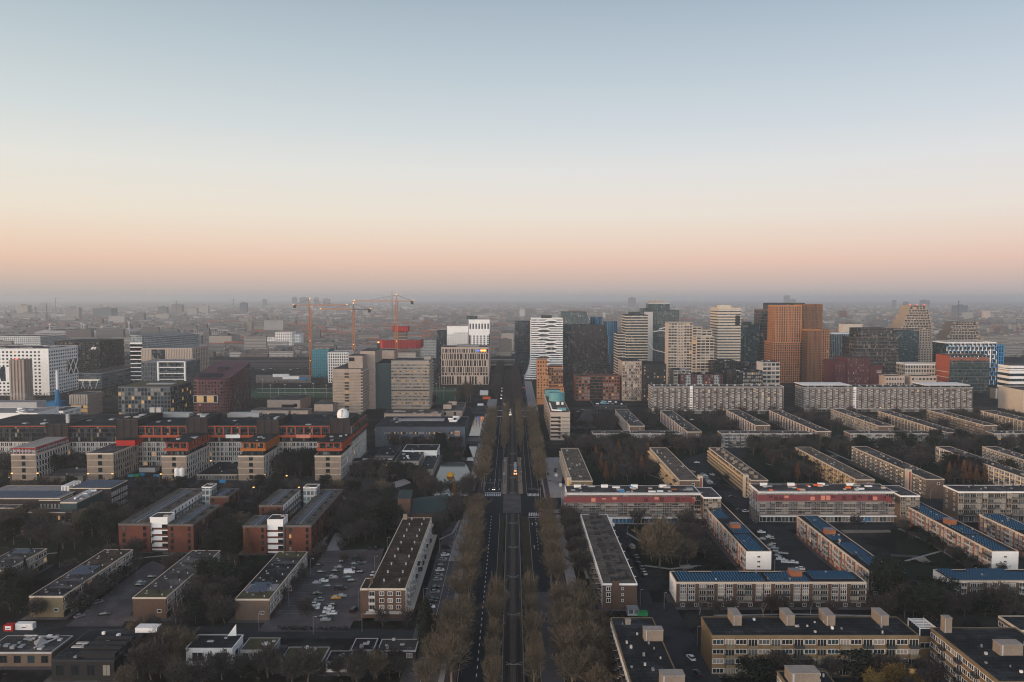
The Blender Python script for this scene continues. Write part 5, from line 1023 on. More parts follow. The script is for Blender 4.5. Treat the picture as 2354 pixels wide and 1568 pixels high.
b = tower('office_tower', 'teal-grey banded office between the shouldered tower and the pyramid tower', G(2062, 2112, 761, Y=1330, d=36), 'cw_teal', 'the teal banded office', ('FL', 18, 4, 76, 1.6, .3, 'cw_green')); b.done()
# stepped stone towers
def stepped(label, levels, short, Y, seed):
    g = G(*levels[0][:3], Y=Y, d=34); b = Bld('residential_tower', label, 'residential tower', g, 'stone_pale', 'roof_grey', 'stone_pale', .5, .4, None, short); r = random.Random(seed); vs = [b.main]
    for k, (l, r_, yt) in enumerate(levels[1:]): vs.append(b.vol(G(l, r_, yt, Y=Y - 1.5 * (k + 1), d=34 + 2.5 * k), 'stone_pale', 'roof_grey', 'stone_pale', 'step', .5, .4))
    for k, v in enumerate(vs):
        lo = vs[k + 1].h if k + 1 < len(vs) and vs[k + 1].x0 <= v.x0 + 1 and vs[k + 1].x1 >= v.x1 - 1 else 0
        rows = max(1, round((v.h - lo) / 4.4)); n = max(2, round((v.x1 - v.x0) / 5.2))
        for j in range(rows):
            for i in range(n):
                w = (v.x1 - v.x0) / n; z = lo + (v.h - lo) * j / rows
                v.el('window', 'F', w * (i + r.uniform(.4, .6)), z + 1.2, w * r.uniform(.5, .92), 3.0, 'win', None, 'pane' if r.random() > .02 else 'lit', 1)
                if j % 2 and i in (0, n - 1): v.el('balcony_box', 'F', w * i + (-1.6 if i == 0 else w + 1.6), z, 5.2, 3.6, 'box', 'stone_pale', round(r.uniform(.3, 1.6), 1))
                if r.random() < .5: v.el('balcony_box', 'F', w * (i + .5), z, w * r.uniform(.6, 1), 1.1, 'box', r.choice(['stone_pale', 'concrete_warm', 'cream']), round(r.uniform(.6, 2.2), 1))
    b.done(cap=100); return b
b = stepped('pale stone tower stepping outwards like a pyramid, tallest at right', [(2091, 2127, 702), (2088, 2134, 712), (2091, 2129, 718), (2083, 2136, 723), (2087, 2131, 730), (2079, 2139, 735), (2083, 2134, 742), (2074, 2141, 748)], 'the tall stepped stone tower', 1400, 3); q = b.main
for fx in (.05, .5, .95): q.top('warning_lamp', fx, .05, 1.4, 1.4, 1.6, 'lamp_red')
v = b.vol(G(2113, 2138, 757, Y=1385, d=30), 'stone_pale', 'roof_grey', 'stone_pale', 'step', .5, .4); q2 = b.vol(G(2111, 2147, 786, Y=1382, d=30), 'stone_pale', 'roof_grey', 'stone_pale', 'step', .5, .4); q3 = b.vol(G(2110, 2154, 801, Y=1379, d=30), 'stone_pale', 'roof_grey', 'stone_pale', 'step', .5, .4)
b.els = {}
for v_ in (v, q2, q3):
    for j in range(round(v_.h / 4.4)):
        n = round((v_.x1 - v_.x0) / 5)
        for i in range(n): v_.el('window', 'F', (v_.x1 - v_.x0) / n * (i + .5), v_.h - 4.2 * (j + 1) + 1, 2.6, 2.3, 'win', None, 'pane', 1)
b.done(cap=100)
stepped('lower pale stone stepped tower behind the blue honeycomb block', [(2195, 2243, 740), (2189, 2246, 749), (2191, 2243, 756), (2184, 2248, 763), (2181, 2244, 770)], 'the lower stepped stone tower', 1420, 5)
# blue honeycomb, red and glass, etc
g = G(2176, 2290, 788, Y=1180, d=40); b = tower('office_block', 'office block in a blue and white honeycomb frame with white roof rim', g, 'cw_dark', 'the blue honeycomb block', None, 'roof_light', 'white'); v = b.main; W = v.x1 - v.x0; n = 12; rows = 10
q = b.vol([g[1] + .05, g[1] + 11, g[2] + .5, g[3], 0, g[5] - 4], 'cw_dark', 'roof_grey', 'sign_cyan' if 0 else 'tarp_blue', 'wing', .5, .3); q.fins('F', 3, 0, q.h, .9, .7, 'tarp_blue'); q.bands('F', 10, 2, q.h, .9, .7, 'tarp_blue')
hz = v.h / rows
m_ = lambda k: ['white', 'solar_frame', 'tarp_blue'][k % 3]
for j in range(rows):
    z = hz * j
    for i in range(n + 1): v.el('honeycomb_rib', 'F', W * (i + (.5 if j % 2 else 0)) / (n + .5), z, .8, hz, 'box', 'white' if rnd.random() < .5 else 'solar_frame', .8)
    m = MB()
    for i in range(2 * n + 1):
        x = v.x0 + W * i / (2 * n + 1); m.box(x, v.y0 - .75, z + (hz * .14 if i % 2 else 0), x + W / (2 * n + 1), v.y0, z + hz * .2 + (hz * .14 if i % 2 else 0), 'tarp_blue' if j < rows * .55 or i % 2 == 0 else 'white')
    m.build('honeycomb_band', b.root)
m = MB(); m.tube((v.x1 - 9, v.y0 - 1, v.h * .52), (v.x1 - 9, v.y0 - 1, v.h - 9), .8, .8, 'white', 6); m.tube((v.x1 - 9, v.y0 - 1, v.h * .52), (v.x1 - 40, v.y0 - 1, v.h * .5), .8, .8, 'white', 6); m.build('tube_line', b.root); b.done(cap=100)
g = G(2182, 2274, 829, Y=1075, d=34); b = tower('office_block', 'glass office with a red side wall and copper roof visors', g, 'cw_green', 'the red-sided glass office', ('F', 8, 3, g[5] - 3, .7, .4, 'concrete_dark')); v = b.main; W = v.x1 - v.x0
m = MB(); m.box(v.x0 - .6, v.y0 - .3, 0, v.x0 - .02, v.y1, v.h + 7, 'orange'); m.build('red_wall', b.root); v.x0 -= .6; v.bands('L', 3, v.h * .3, v.h * .8, .8, .3, 'cream', 'white_band', True); v.x0 += .6
for a, c in ((.01, .28), (.31, .68), (.71, .99)): q = MB(); q.box(v.x0 + W * a, v.y0 - .6, v.h + .1, v.x0 + W * c, v.y0, v.h + 4.5, 'terracotta'); q.box(v.x0 + W * a, v.y0 + 6, v.h + 6, v.x0 + W * c - 2, v.y0 + 24, v.h + 8, 'cw_dark', top='concrete_warm'); q.build('roof_visor', v.roof)
b.done()
b = tower('office_block', 'dark red brick office with slit windows below the pale braced office', G(1920, 1948, 832, Y=1060, d=40), 'brick_red', 'the dark red brick office', None, 'roof_grey', 'maroon'); v = b.main; v.wall.data.materials[0] = MATS['maroon']
v.grid('F', 8, 12, 2, v.h, .3, .5, None, 1, lit=.01)
q = b.vol(G(1948.3, 1998, 824, Y=1056, d=42), 'maroon', 'roof_grey', 'maroon', 'tower', .6, .5); q.grid('F', 9, 13, 2, q.h, .35, .5, None, 1, lit=.02); q2 = b.vol(G(1998.3, 2026, 840, Y=1060, d=40), 'maroon', 'roof_grey', None, 'wing'); q2.el('sign', 'F', 13, q2.h - 8, 7, 1.0, 'box', 'white_dim', .3); q2.el('sign', 'F', 13, q2.h - 10, 6, .8, 'box', 'white_dim', .3); b.done(cap=100)
b = tower('apartment_block', 'cream grid apartment block behind the low beige buildings', G(2080, 2166, 837, Y=1110, d=26), 'cream', 'the cream grid block', None, 'roof_grey', 'white', 'apartment block'); v = b.main; v.grid('F', 14, 6, 2, v.h - 1, .62, .6, None, 1, lit=.01); v.grid('L', 5, 6, 2, v.h - 1, .6, .6, None, 1); b.done()
for l, r, yt, lab in ((2036, 2079, 866, 'low beige sawtooth building left of its neighbour, behind the second slab'), (2094, 2152, 866, 'low beige stepped building behind the right part of the second slab')):
    b = tower('low_building', lab, G(l, r, yt, Y=1040, d=24), 'tan', lab.split(' behind')[0].replace('low beige', 'the beige'), None, 'roof_gravel', 'tan', 'building'); b.main.grid('F', 7, 4, 1, b.main.h, .6, .4, None, 1); b.done()
b = tower('office_block', 'white striped low office cut by the right edge', G(2321, 2480, 850, Y=1050, d=26), 'cw_dark', 'the white striped office', ('FL', 5, 1, 36, 3.4, .5, 'white'), 'roof_grey', 'white'); b.done()
b = tower('apartment_block', 'cream building at the right edge above the slanting flats', G(2352, 2480, 899, yb=950, d=46), 'cream', 'the cream building at the right edge', None, 'roof_grey', 'cream', 'apartment block'); b.done()
b = tower('garage_range', 'row of small white pitched gables along a dark wall right of the second slab', G(2290, 2350, 893, Y=1010, d=14), 'concrete_dark', 'the row of white gables', None, 'roof', None, 'shed'); b.main.fins('F', 6, 1, b.main.h, 2.2, .4, 'white_dim'); b.done()
# dark flats round the left long slab
specs = [('maroon_flats', 'dark maroon flats with white balcony stacks behind the left long slab', (1564, 1661, 861, 985, 24), 'plum', 'the dark maroon flats', 1), ('pale_flats', 'cream balcony flats in front of the beige balcony tower', (1548, 1585, 851, 1000, 30), 'tan', 'the cream balcony flats', 2),
         ('dark_flats', 'black terraced flats with balconies, right of the beige balcony tower', (1642, 1700, 832, 1060, 40), 'cw_black', 'the black terraced flats', 0), ('dark_flats', 'black flats with a pale patchwork front facing the left long slab', (1683, 1752, 853, 990, 26), 'cw_black', 'the black flats with patchwork front', 3),
         ('dark_flats', 'dark low flats under the teal glass tower', (1700, 1752, 836, 1090, 30), 'cw_black', 'the dark low flats', 0), ('white_flats', 'slim white balcony flats with a black side right of the patchwork flats', (1753, 1792, 833, 1000, 26), 'white_dim', 'the slim white balcony flats', 2)]
for nm, lab, (l, r, yt, Y, d), w_, sh, k in specs:
    b = tower('apartment_block', lab, G(l, r, yt, Y=Y, d=d), w_, sh, None, 'roof', None, 'apartment block'); v = b.main; W = v.x1 - v.x0
    if k == 1: v.grid('F', 14, 8, 2, v.h, .4, .5, None, 1, cur=.2); [v.el('balcony_stack', 'F', W * a, 2, W * .12, v.h - 3, 'box', 'cw_pale', .8) for a in (.18, .45, .85)]
    if k == 2: balco(v, 0, W, 9, 4)
    if k == 3: v.grid('F', 9, 8, 2, v.h - 1, .8, .6, None, 1, u0=W * .35, u1=W * .98, cur=.75, lit=.03)
    if k == 0: v.bands('F', 8, 3, v.h, .4, .8, 'brick_dark')
    v.vents(8, 3, (1.5, 4), ('concrete_dark', 'metal', 'dark_metal')); b.done(cap=80)
b = tower('apartment_block', 'tall end of the left long slab with orange and white window panels', G(1765, 1801, 889, Y=905, d=22), 'brick_mid', 'the slab end with orange panels', None, 'roof_grey', 'white_dim', 'apartment block'); v = b.main; v.bays('F', [(2.4, 'v'), (2.6, 'p')], 9, 3, v.h - .6, pm='white', cur=.3); b.done()
# ================================================================== GROUND
NOGO = []          # polygons without trees
def sheet(name, rects, m, z, kind='structure', nogo=True):
    b = MB()
    for q in rects:
        P = [(q[0], q[1]), (q[2], q[1]), (q[2], q[3]), (q[0], q[3])] if isinstance(q[0], (int, float)) else q
        A_ = sum(P[i][0] * P[(i + 1) % len(P)][1] - P[(i + 1) % len(P)][0] * P[i][1] for i in range(len(P)))
        if nogo: NOGO.append(P)
        if A_ < 0: P = P[::-1]
        b.quad([(x, y, z) for x, y in P], m)
    return struct(name, b, kind)
def dq(*pts): return [gp(x, y) for x, y in pts]
g0 = MB(); E = 30000
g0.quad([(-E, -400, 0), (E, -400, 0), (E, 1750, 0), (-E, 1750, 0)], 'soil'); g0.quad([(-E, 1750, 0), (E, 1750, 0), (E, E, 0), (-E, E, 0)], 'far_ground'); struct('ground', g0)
YS, YN = 180, 2600
sheet('grass', [dq((0, 1300), (1000, 1300), (900, 1180), (0, 1180)), dq((1330, 1030), (2353, 1030), (2353, 1120), (1330, 1110)), dq((1420, 1310), (1600, 1310), (1560, 1200), (1400, 1200)), dq((2060, 1220), (2230, 1205), (2330, 1330), (2050, 1330)), dq((1180, 945), (2353, 945), (2353, 1000), (1330, 1000)), dq((1005, 1029), (1066, 1029), (1062, 1058), (1003, 1058)), dq((1050, 915), (1085, 915), (1090, 926), (1045, 934)), dq((560, 890), (1000, 890), (1000, 935), (560, 935))], 'grass', .03, nogo=False)
# the boulevard, straight ahead: service road, cycle track, carriageways, tram tracks
sheet('service_road', [(-31, 250, -25, 470)], 'paver', .05)
sheet('parking_strip', [(-38, 250, -31, 455)], 'paver', .05)
sheet('pavement', [(-25, 250, -23, 468), (24.8, YS, 29.6, 470), (-30, 530, -25.2, 905), (21, 474, 41, 640), (-30.5, 905, -19, 1010), (19, 905, 30, 1330), dq((1030, 1290), (1065, 1290), (1090, 1180), (1066, 1180))], 'paver_light', .06)
sheet('cycle_track', [(-22.8, YS, -19, 900), (21.2, YS, 24.6, 470), (22, 474, 25, 640)], 'bike_lane', .07)
sheet('road', [(-18.4, YS, -7.3, 1480), (10, 345.1, 17.7, 1480), (-7.2, 473, -5.6, 513), (5.8, 473, 9.9, 513), (-18, 1560, 18, YN), (17.7, 482, 60, 510)], 'asphalt_dark', .09)
sheet('road', [(10, YS, 17.7, 345)], 'asphalt_mid', .09)
sheet('tram_track_bed', [(-3.6, YS, 4.3, 472), (-3.6, 520, 4.3, 1480)], 'ballast', .08)
sheet('grass_strip', [(-7, YS, -4.6, 466), (5.4, YS, 9.6, 466), (7.6, 521, 9.8, 905), (-7.1, 521, -6.6, 905)], 'grass_strip', .08)
sheet('tram_crossing', [(-5.5, 473, 5.7, 519)], 'paver', .1)
sheet('track_strip', [(x_, y0_, x_ + 2.3, y1_) for x_ in (-3.0, 1.4) for y0_, y1_ in ((YS, 472), (520, 1480))], 'track_strip', .095)
kb = MB()
for x in (-18.6, -7.3, 9.8, 17.7): kb.box(x, YS, 0, x + .2, 472, .22, 'concrete'); kb.box(x, 520, 0, x + .2, 1480, .22, 'concrete')
struct('kerb', kb)
b = MB()
for x0, x1 in ((-6.5, -3.7), (4.4, 7.2)): b.box(x0, 521, 0, x1, 640, .35, 'sand')
struct('tram_platform', b)
b = MB()
for x in (-2.6, -1.1, 1.8, 3.3): b.box(x - .07, YS, .1, x + .07, 1480, .16, 'rail')
for x in (-3.4, 4.1): b.box(x - .06, YS, .1, x + .06, 470, .22, 'metal')
struct('tram_rails', b)
b = MB(); z = .125
def mark(x0, y0, x1, y1): b.quad([(x0, y0, z), (x1, y0, z), (x1, y1, z), (x0, y1, z)], 'mark')
y = 230
while y < 1400:
    if not (465 < y < 525):
        mark(-12.35, y, -12.05, y + 2.4)
        if y > 525: mark(-9.5, y, -9.3, y + 2) if y < 600 else None; mark(13.5, y, 13.75, y + 2.2)
        if 400 < y < 466: mark(13.5, y, 13.75, y + 2.2)
    y += 6
for i in range(9): mark(-17.8 + i * 1.2, 514, -17.1 + i * 1.2, 521); mark(10.3 + i * .85, 514, 10.8 + i * .85, 521); mark(10.2 + i * 1.05, 467, 10.85 + i * 1.05, 474)
for i in range(12): mark(-18 + i * 1.0, 860, -17.4 + i, 865); mark(10 + i * .8, 860, 10.4 + i * .8, 865); mark(-17.5 + i * 1.0, 905, -17 + i, 911); mark(10 + i * .8, 905, 10.4 + i * .8, 911)
mark(10, 463.5, 18, 464.4); mark(-18, 523.5, -7.4, 524.5)
def arrow(x, y, d=1, t=0):
    mark(x - .1, y, x + .1, y + 4); yy = y + 4 if d > 0 else y
    b.quad([(x - .55, yy, z), (x + .55, yy, z), (x, yy + 1.8 * d, z)] if d > 0 else [(x + .55, yy, z), (x - .55, yy, z), (x, yy - 1.8, z)], 'mark')
for y in (532, 560):
    for x in (-15.5, -11.8, -8.6): arrow(x, y, -1)
for y in (405, 447):
    arrow(11.6, y); arrow(14.2, y) if y > 420 else None
for x in (-31, -28.2):
    yy = 255
    while yy < 455: mark(x, yy, x + .12, yy + (200 if x < -30 else 1.5)); yy += 200 if x < -30 else 4
struct('road_markings', b)
# other streets and yards
sheet('road', [dq((-80, 1098), (872, 1102), (872, 1122), (-80, 1118)), dq((-80, 1440), (600, 1440), (985, 1449), (985, 1468), (600, 1468), (-80, 1476)), dq((1403, 1190), (1433, 1190), (1500, 1385), (1465, 1385)), dq((1465, 1385), (1545, 1385), (1660, 1568), (1530, 1568)), dq((1640, 1126), (1748, 1126), (1800, 1205), (1740, 1205)), dq((1615, 1205), (2060, 1205), (2055, 1216), (1625, 1218)), dq((2060, 1130), (2200, 1150), (2202, 1210), (2120, 1210)), dq((2050, 1333), (2180, 1333), (2180, 1352), (2050, 1352)), dq((1500, 1078), (1720, 1010), (1745, 1010), (1640, 1120), (1608, 1120)), dq((1300, 936), (2353, 936), (2353, 942), (1300, 942)), dq((560, 938), (1130, 938), (1130, 946), (560, 946))], 'asphalt', .045)
sheet('cycle_track', [dq((-80, 1146), (1010, 1146), (1010, 1154), (-80, 1154))], 'bike_lane', .06)
sheet('car_park', [dq((748, 1267), (883, 1260), (863, 1327), (825, 1402), (800, 1452), (590, 1452), (690, 1340))], 'paver', .055)
sheet('car_park', [dq((1740, 1205), (1800, 1205), (1920, 1322), (1775, 1322))], 'asphalt', .06)
sheet('car_park', [dq((1300, 1060), (1345, 1060), (1345, 1110), (1290, 1112)), dq((1310, 985), (1345, 940), (1370, 940), (1370, 985))], 'paver', .06)
sheet('street', [dq((150, 1440), (330, 1300), (350, 1290), (385, 1300), (280, 1440))], 'paver', .05); sheet('street', [dq((620, 1440), (700, 1330), (740, 1290), (745, 1300), (690, 1440))], 'paver', .052)
sheet('path', [dq((748, 1267), (770, 1225), (790, 1225), (780, 1265)), dq((870, 1120), (930, 1100), (945, 1110), (905, 1124))], 'paver_light', .065)
sheet('sand_patch', [dq((1560, 1300), (1585, 1297), (1595, 1306), (1570, 1310)), dq((2095, 1282), (2125, 1280), (2140, 1292), (2120, 1294)), dq((1930, 1218), (2045, 1218), (2048, 1224), (1940, 1226))], 'sand', .06, nogo=False)
sheet('pavement', [dq((2045, 1274), (2110, 1277), (2112, 1281), (2048, 1279)), dq((1945, 1452), (1990, 1440), (2000, 1448), (1960, 1462))], 'paver', .058, nogo=False)
sheet('pavement', [(g[0] - 2.4, g[2] - 2.6, g[1] + 2.4, g[3] + 2.4) for B in BLDS for g in B.foot if g[2] < 640 and g[4] == 0], 'paver', .037, nogo=False)
b = MB(); zz = .125
for i in range(22):      # bay lines of the big car park
    for px0, px1 in ((700, 735), (775, 812)):
        t_ = i / 21; ax, ay = gp(740 - t_ * 105, 1285 + t_ * 125); b.quad([(ax, ay, zz), (ax + 11, ay - .6, zz), (ax + 11, ay - .45, zz), (ax, ay + .15, zz)], 'paver_light') if px0 == 700 else None
struct('bay_markings', b)
pb = MB()      # garden paths through the courtyards
for q, w_ in (([(1440, 1225), (1500, 1262), (1565, 1250)], 1.6), ([(1480, 1300), (1540, 1308), (1610, 1300)], 1.8), ([(2065, 1215), (2130, 1245), (2220, 1300), (2320, 1322)], 1.8), ([(2080, 1290), (2180, 1262), (2240, 1255)], 1.5), ([(1380, 1048), (1440, 1075), (1530, 1104)], 1.6), ([(1760, 1066), (1850, 1090), (1930, 1106)], 1.6), ([(2035, 1070), (2110, 1092)], 1.6), ([(0, 1290), (60, 1278), (140, 1270)], 1.6), ([(290, 1290), (330, 1282), (400, 1275)], 1.6), ([(620, 1130), (700, 1140), (860, 1142)], 1.8), ([(1010, 1240), (1040, 1226), (1056, 1196)], 1.4), ([(1640, 1415), (1830, 1412), (2010, 1416)], 1.5), ([(300, 1475), (430, 1478), (600, 1486)], 1.6), ([(1320, 1200), (1330, 1260), (1350, 1330)], 1.4), ([(1460, 985), (1520, 1000), (1560, 1008)], 2), ([(1900, 1035), (1960, 1062), (2040, 1098)], 1.7), ([(2200, 1150), (2290, 1156), (2350, 1166)], 2)):
    P = [Vector((*gp(*p), .066)) for p in q]
    for A_, B2 in zip(P, P[1:]):
        n_ = (B2 - A_).normalized().cross(Vector((0, 0, 1))) * w_ / 2; Q = [A_ - n_, A_ + n_, B2 + n_, B2 - n_]; Q = Q if (Q[1] - Q[0]).cross(Q[2] - Q[1]).z > 0 else Q[::-1]; pb.quad(Q, 'paver_light')
struct('garden_path', pb)
hr = random.Random(5)
for lab, pts_ in (('clipped hedge along the near side of the lawn', [(2070, 1296), (2230, 1300)]), ('clipped hedge along the far side of the lawn', [(2080, 1226), (2200, 1224)]), ('dark hedge behind the broadside solar block', [(1600, 1306), (1700, 1306)]), ('hedge at the edge of the big car park nearest the houses', [(640, 1448), (800, 1450)]), ('hedge in front of the white cube house street', [(440, 1498), (540, 1498)]), ('hedge beside the gravel-roofed block street', [(1440, 1260), (1478, 1330)]), ('long hedge before the yellow brick block', [(1660, 1562), (1880, 1564)])):
    A_, B2 = Vector((*gp(*pts_[0]), 0)), Vector((*gp(*pts_[1]), 0)); t = thing('hedge', lab, 'hedge', A_, 0, 'hedges in the gardens'); m = MB(); D_ = B2 - A_
    for i in range(int(D_.length * 26)):
        p = D_ * hr.random() + Vector((hr.uniform(-.7, .7), hr.uniform(-.7, .7), hr.uniform(.05, 1.5))); d_ = Vector((hr.gauss(0, .22), hr.gauss(0, .22), hr.gauss(0, .2))); e_ = Vector((hr.gauss(0, .22), hr.gauss(0, .22), hr.gauss(0, .2))); m.quad([p, p + d_, p + d_ + e_, p + e_], 'leaf_dark')
    m.build('leaves', t)
# water
sheet('canal_water', [(-40.5, 640, -30.2, 905), dq((985, 1062), (1068, 1062), (1083, 1090), (1075, 1140), (1000, 1142), (975, 1105)), dq((1058, 1058), (1075, 1020), (1090, 1060)), dq((1345, 1044), (1480, 1042), (1480, 1054), (1345, 1056)), dq((1770, 1046), (1835, 1044), (1935, 1048), (1935, 1058), (1770, 1058)), dq((2060, 1044), (2105, 1044), (2108, 1052), (2065, 1053))], 'water', .05)
b = MB()
b.box(-30.2, 540, 0, -29.9, 905, .6, 'concrete_dark'); b.box(-40.9, 640, 0, -40.5, 905, .6, 'concrete_dark'); struct('quay_wall', b)
for y0, y1, zz, lab in ((700, 728, 1.4, 'dark footbridge across the narrow canal'), (880, 930, 1.8, 'broad bridge deck at the far end of the canal')):
    t = thing('canal_bridge', lab, 'bridge', (-36, y0, 0)); b = MB(); b.box(-8, 0, .2, 8, y1 - y0, zz, 'asphalt' if y1 > 900 else 'dark_metal'); b.build('deck', t)
    b = MB()
    for yy in (.2, y1 - y0 - .3): b.box(-8, yy, zz, 8, yy + .1, zz + 1, 'dark_metal')
    b.build('railing', t)
# fields, motorway and railway behind the campus
sheet('sports_pitch', [dq((575, 893), (764, 893), (764, 914), (575, 914)), dq((994, 891), (1056, 891), (1046, 930), (994, 930))], 'pitch', .05)
b = MB()
for (xa, ya), (xb, yb) in (((590, 893.5), (764, 893.5)), ((590, 903), (764, 903)), ((700, 893), (705, 914)), ((640, 893), (640, 914)), ((1000, 899), (1052, 899))):
    A, B_ = gp(xa, ya), gp(xb, yb); b.tube((*A, .1), (*B_, .1), .25, .25, 'mark')
struct('pitch_lines', b)
sheet('motorway', [(-1400, 1440, -40, 1462), (-1400, 1478, -40, 1502), (40, 1440, 1400, 1462), (40, 1478, 1400, 1502)], 'asphalt_mid', .06); sheet('railway_yard', [(-1400, 1512, -60, 1560), (60, 1512, 1400, 1560), (-1300, 1590, -200, 1640)], 'ballast', .05)
sheet('building_site_ground', [dq((588, 862), (715, 862), (715, 880), (588, 880))], 'sand', .05)
b = thing('railway_viaduct', 'long pale railway viaduct with platform roof crossing above the boulevard', 'viaduct', (0, 1490, 0)); m = MB(); m.box(-42, -45, 5.2, 62, 50, 7, 'concrete_dark'); m.box(-42, -45.5, 7, 62, -45, 8.2, 'concrete'); m.box(-42, -20, 7, 62, -19.6, 9.4, 'dark_metal'); m.build('deck', b)
m = MB(); m.box(-40, 10, 11, 50, 24, 12, 'roof_light'); m.build('platform_roof', b); m = MB()
for x in (-40, -22, 8, 22, 46): m.box(x - 1, -43, .2, x + 1, 48, 5.2, 'concrete')
m.build('pier', b)
# ================================================================== VEHICLES
CARP = {}
def car_protos():
    for kind, (L, W, hb, ht, prof, cab) in {'car': (4.3, 1.78, .85, 1.47, [(-2.15, .35), (2.15, .35), (2.15, .72), (1.95, .86), (1.0, .92), (-1.75, .95), (-2.15, .85)], [(-1.85, .93), (1.05, .90), (.35, 1.45), (-1.35, 1.47)]),
                                             'van': (5.2, 1.95, 1.2, 2.1, [(-2.6, .4), (2.6, .4), (2.6, .95), (2.35, 1.1), (1.6, 1.2), (1.05, 2.1), (-2.55, 2.1), (-2.6, 1.9)], [(.4, 1.25), (1.62, 1.22), (1.12, 1.95), (.4, 1.95)])}.items():
        def ext(P, w0, w1, m, zt):
            b = MB(); n = len(P); v = []
            for s in (-1, 1):
                for x, z in P: v.append((x, s * (w0 if z < zt else w1) / 2, z))
            b.v = v; i = b.mi(m); b.f.append(tuple(range(n))); b.m.append(i); b.f.append(tuple(range(2 * n - 1, n - 1, -1))); b.m.append(i)
            for k in range(n): l = (k + 1) % n; b.f.append((l, k, n + k, n + l)); b.m.append(i)
            return b
        body = ext(prof, W, W * .86, 'car_white', 1.3)
        if kind == 'car': body.box(-1.3, -W * .38, 1.44, .3, W * .38, 1.5, 'car_white')
        cabm = ext(cab, W * .97 if kind == 'car' else W * 1.01, W * .78 if kind == 'car' else W * .9, 'car_glass', 1.2)
        wh = MB()
        for k in range(10):
            a, c = 2 * math.pi * k / 10, 2 * math.pi * (k + 1) / 10
            wh.quad([(.32 * math.cos(a), -.1, .32 * math.sin(a)), (.32 * math.cos(c), -.1, .32 * math.sin(c)), (.32 * math.cos(c), .1, .32 * math.sin(c)), (.32 * math.cos(a), .1, .32 * math.sin(a))], 'tyre')
        for s in (-.1, .1): wh.quad([(.32 * math.cos(2 * math.pi * k / 10), s, .32 * math.sin(2 * math.pi * k / 10)) for k in range(10)], 'tyre'); wh.quad([(.18 * math.cos(2 * math.pi * k / 8), s * 1.05, .18 * math.sin(2 * math.pi * k / 8)) for k in range(8)], 'metal')
        hl = MB(); hl.box(-.05, -.2, -.09, .05, .2, .09, 'car_silver'); tl = MB(); tl.box(-.05, -.2, -.09, .05, .2, .09, 'red_paint')
        hn = MB(); hn.box(-.05, -.3, -.2, .05, .3, .2, 'lamp_white'); tn = MB(); tn.box(-.05, -.3, -.2, .05, .3, .2, 'lamp_red')
        CARP[kind] = (body.mesh('body'), cabm.mesh('window'), wh.mesh('wheel'), hl.mesh('headlight'), tl.mesh('tail_light'), hn.mesh('headlight'), tn.mesh('tail_light'), L, W)
car_protos()
CARS = []
COLN = {'white': 'white', 'silver': 'silver', 'black': 'black', 'blue': 'dark blue', 'teal': 'teal', 'red': 'dark red', 'yellow': 'yellow', 'green': 'dark green', 'beige': 'beige'}
def car(px, py, col, rz, kind='car', lights=False, where=None, zz=.06):
    x, y = gp(px, py)
    bm, cm, wm, hm, tm, hn, tn, L, W = CARP[kind]
    r = thing(('parked_' if not lights else 'moving_') + ('car' if kind == 'car' else 'van'), '', 'car' if kind == 'car' else 'van', (x, y, zz), rz)
    o = ob('body', bm, r); o.material_slots[0].link = 'OBJECT'; o.material_slots[0].material = MATS['car_' + col]
    if y < 700:
        ob('window', cm, r)
        for a in (-L * .3, L * .3):
            for c in (-W * .44, W * .44): ob('wheel', wm, r, (a, c, .32))
    for c in (-W * .33, W * .33):
        ob('headlight', hn if lights else hm, r, (L / 2, c, .68)); ob('tail_light', tn if lights else tm, r, (-L / 2, c, .75))
    CARS.append((r, px, py, x, y, col, kind, lights, where))
def c2(x, y): return 588 + .25 * x, 1177.6 + .25 * y
def c1(x, y): return .25 * x, 1177.6 + .25 * y
def c3(x, y): return 1176.5 + .25 * x, 1177.6 + .25 * y
def c4(x, y): return 1765 + .25 * x, 1177.6 + .25 * y
def b3(x, y): return 1176.5 + .25 * x, 919.5 + .25 * y
W_, S_, K_, T_, B_ = 'white', 'silver', 'black', 'teal', 'blue'
for x, y, c in ((582, 815, S_), (545, 860, W_), (537, 892, W_), (670, 892, W_), (662, 925, W_), (737, 795, 'yellow'), (625, 970, K_), (690, 862, K_), (655, 692, B_), (840, 610, T_), (715, 612, S_), (885, 530, K_), (910, 485, T_), (760, 515, S_), (795, 465, K_), (735, 550, K_), (810, 425, K_)): car(*c2(x, y), c, rnd.choice([0, math.pi]) + .1, where='in the big car park')
car(*c2(778, 715), K_, .1, 'van', where='in the big car park'); car(*c2(935, 440), 'green', .1, 'van', where='in the big car park'); car(*c2(860, 562), W_, .1, 'van', where='in the big car park')
car(*c2(580, 495), K_, .1, where='at the kerb of the big car park'); car(*c2(900, 915), K_, R(80), 'van', where='beside the block with the mossy roof'); car(*c2(1078, 575), W_, R(80), where='beside the block with the mossy roof')
car(*c2(1050, 340), K_, R(85), where='behind the block with the mossy roof'); car(*c2(1112, 340), K_, R(85), 'van', where='behind the block with the mossy roof')
for x, y, c, k in ((1750, 335, K_, 'van'), (1740, 372, K_, 'car'), (1740, 400, W_, 'car'), (1678, 590, S_, 'car'), (1670, 628, S_, 'car'), (1635, 812, K_, 'car'), (1622, 835, K_, 'car'), (1600, 880, W_, 'car'), (1600, 990, K_, 'car')): car(*c2(x, y), c, .2, k, where='on the parking strip beside the service road')
car(*c2(1888, 345), 'red', R(90), where='driving on the service road'); car(*c2(1913, 318), K_, R(90), where='driving on the service road')
for x, y, c, a in ((1298, 655, S_, .1), (1285, 680, K_, .1), (1395, 605, K_, .1), (905, 835, S_, .9), (735, 965, S_, .9), (955, 950, K_, .3)): car(*c1(x, y), c, a, where='on the yard between the brick house rows')
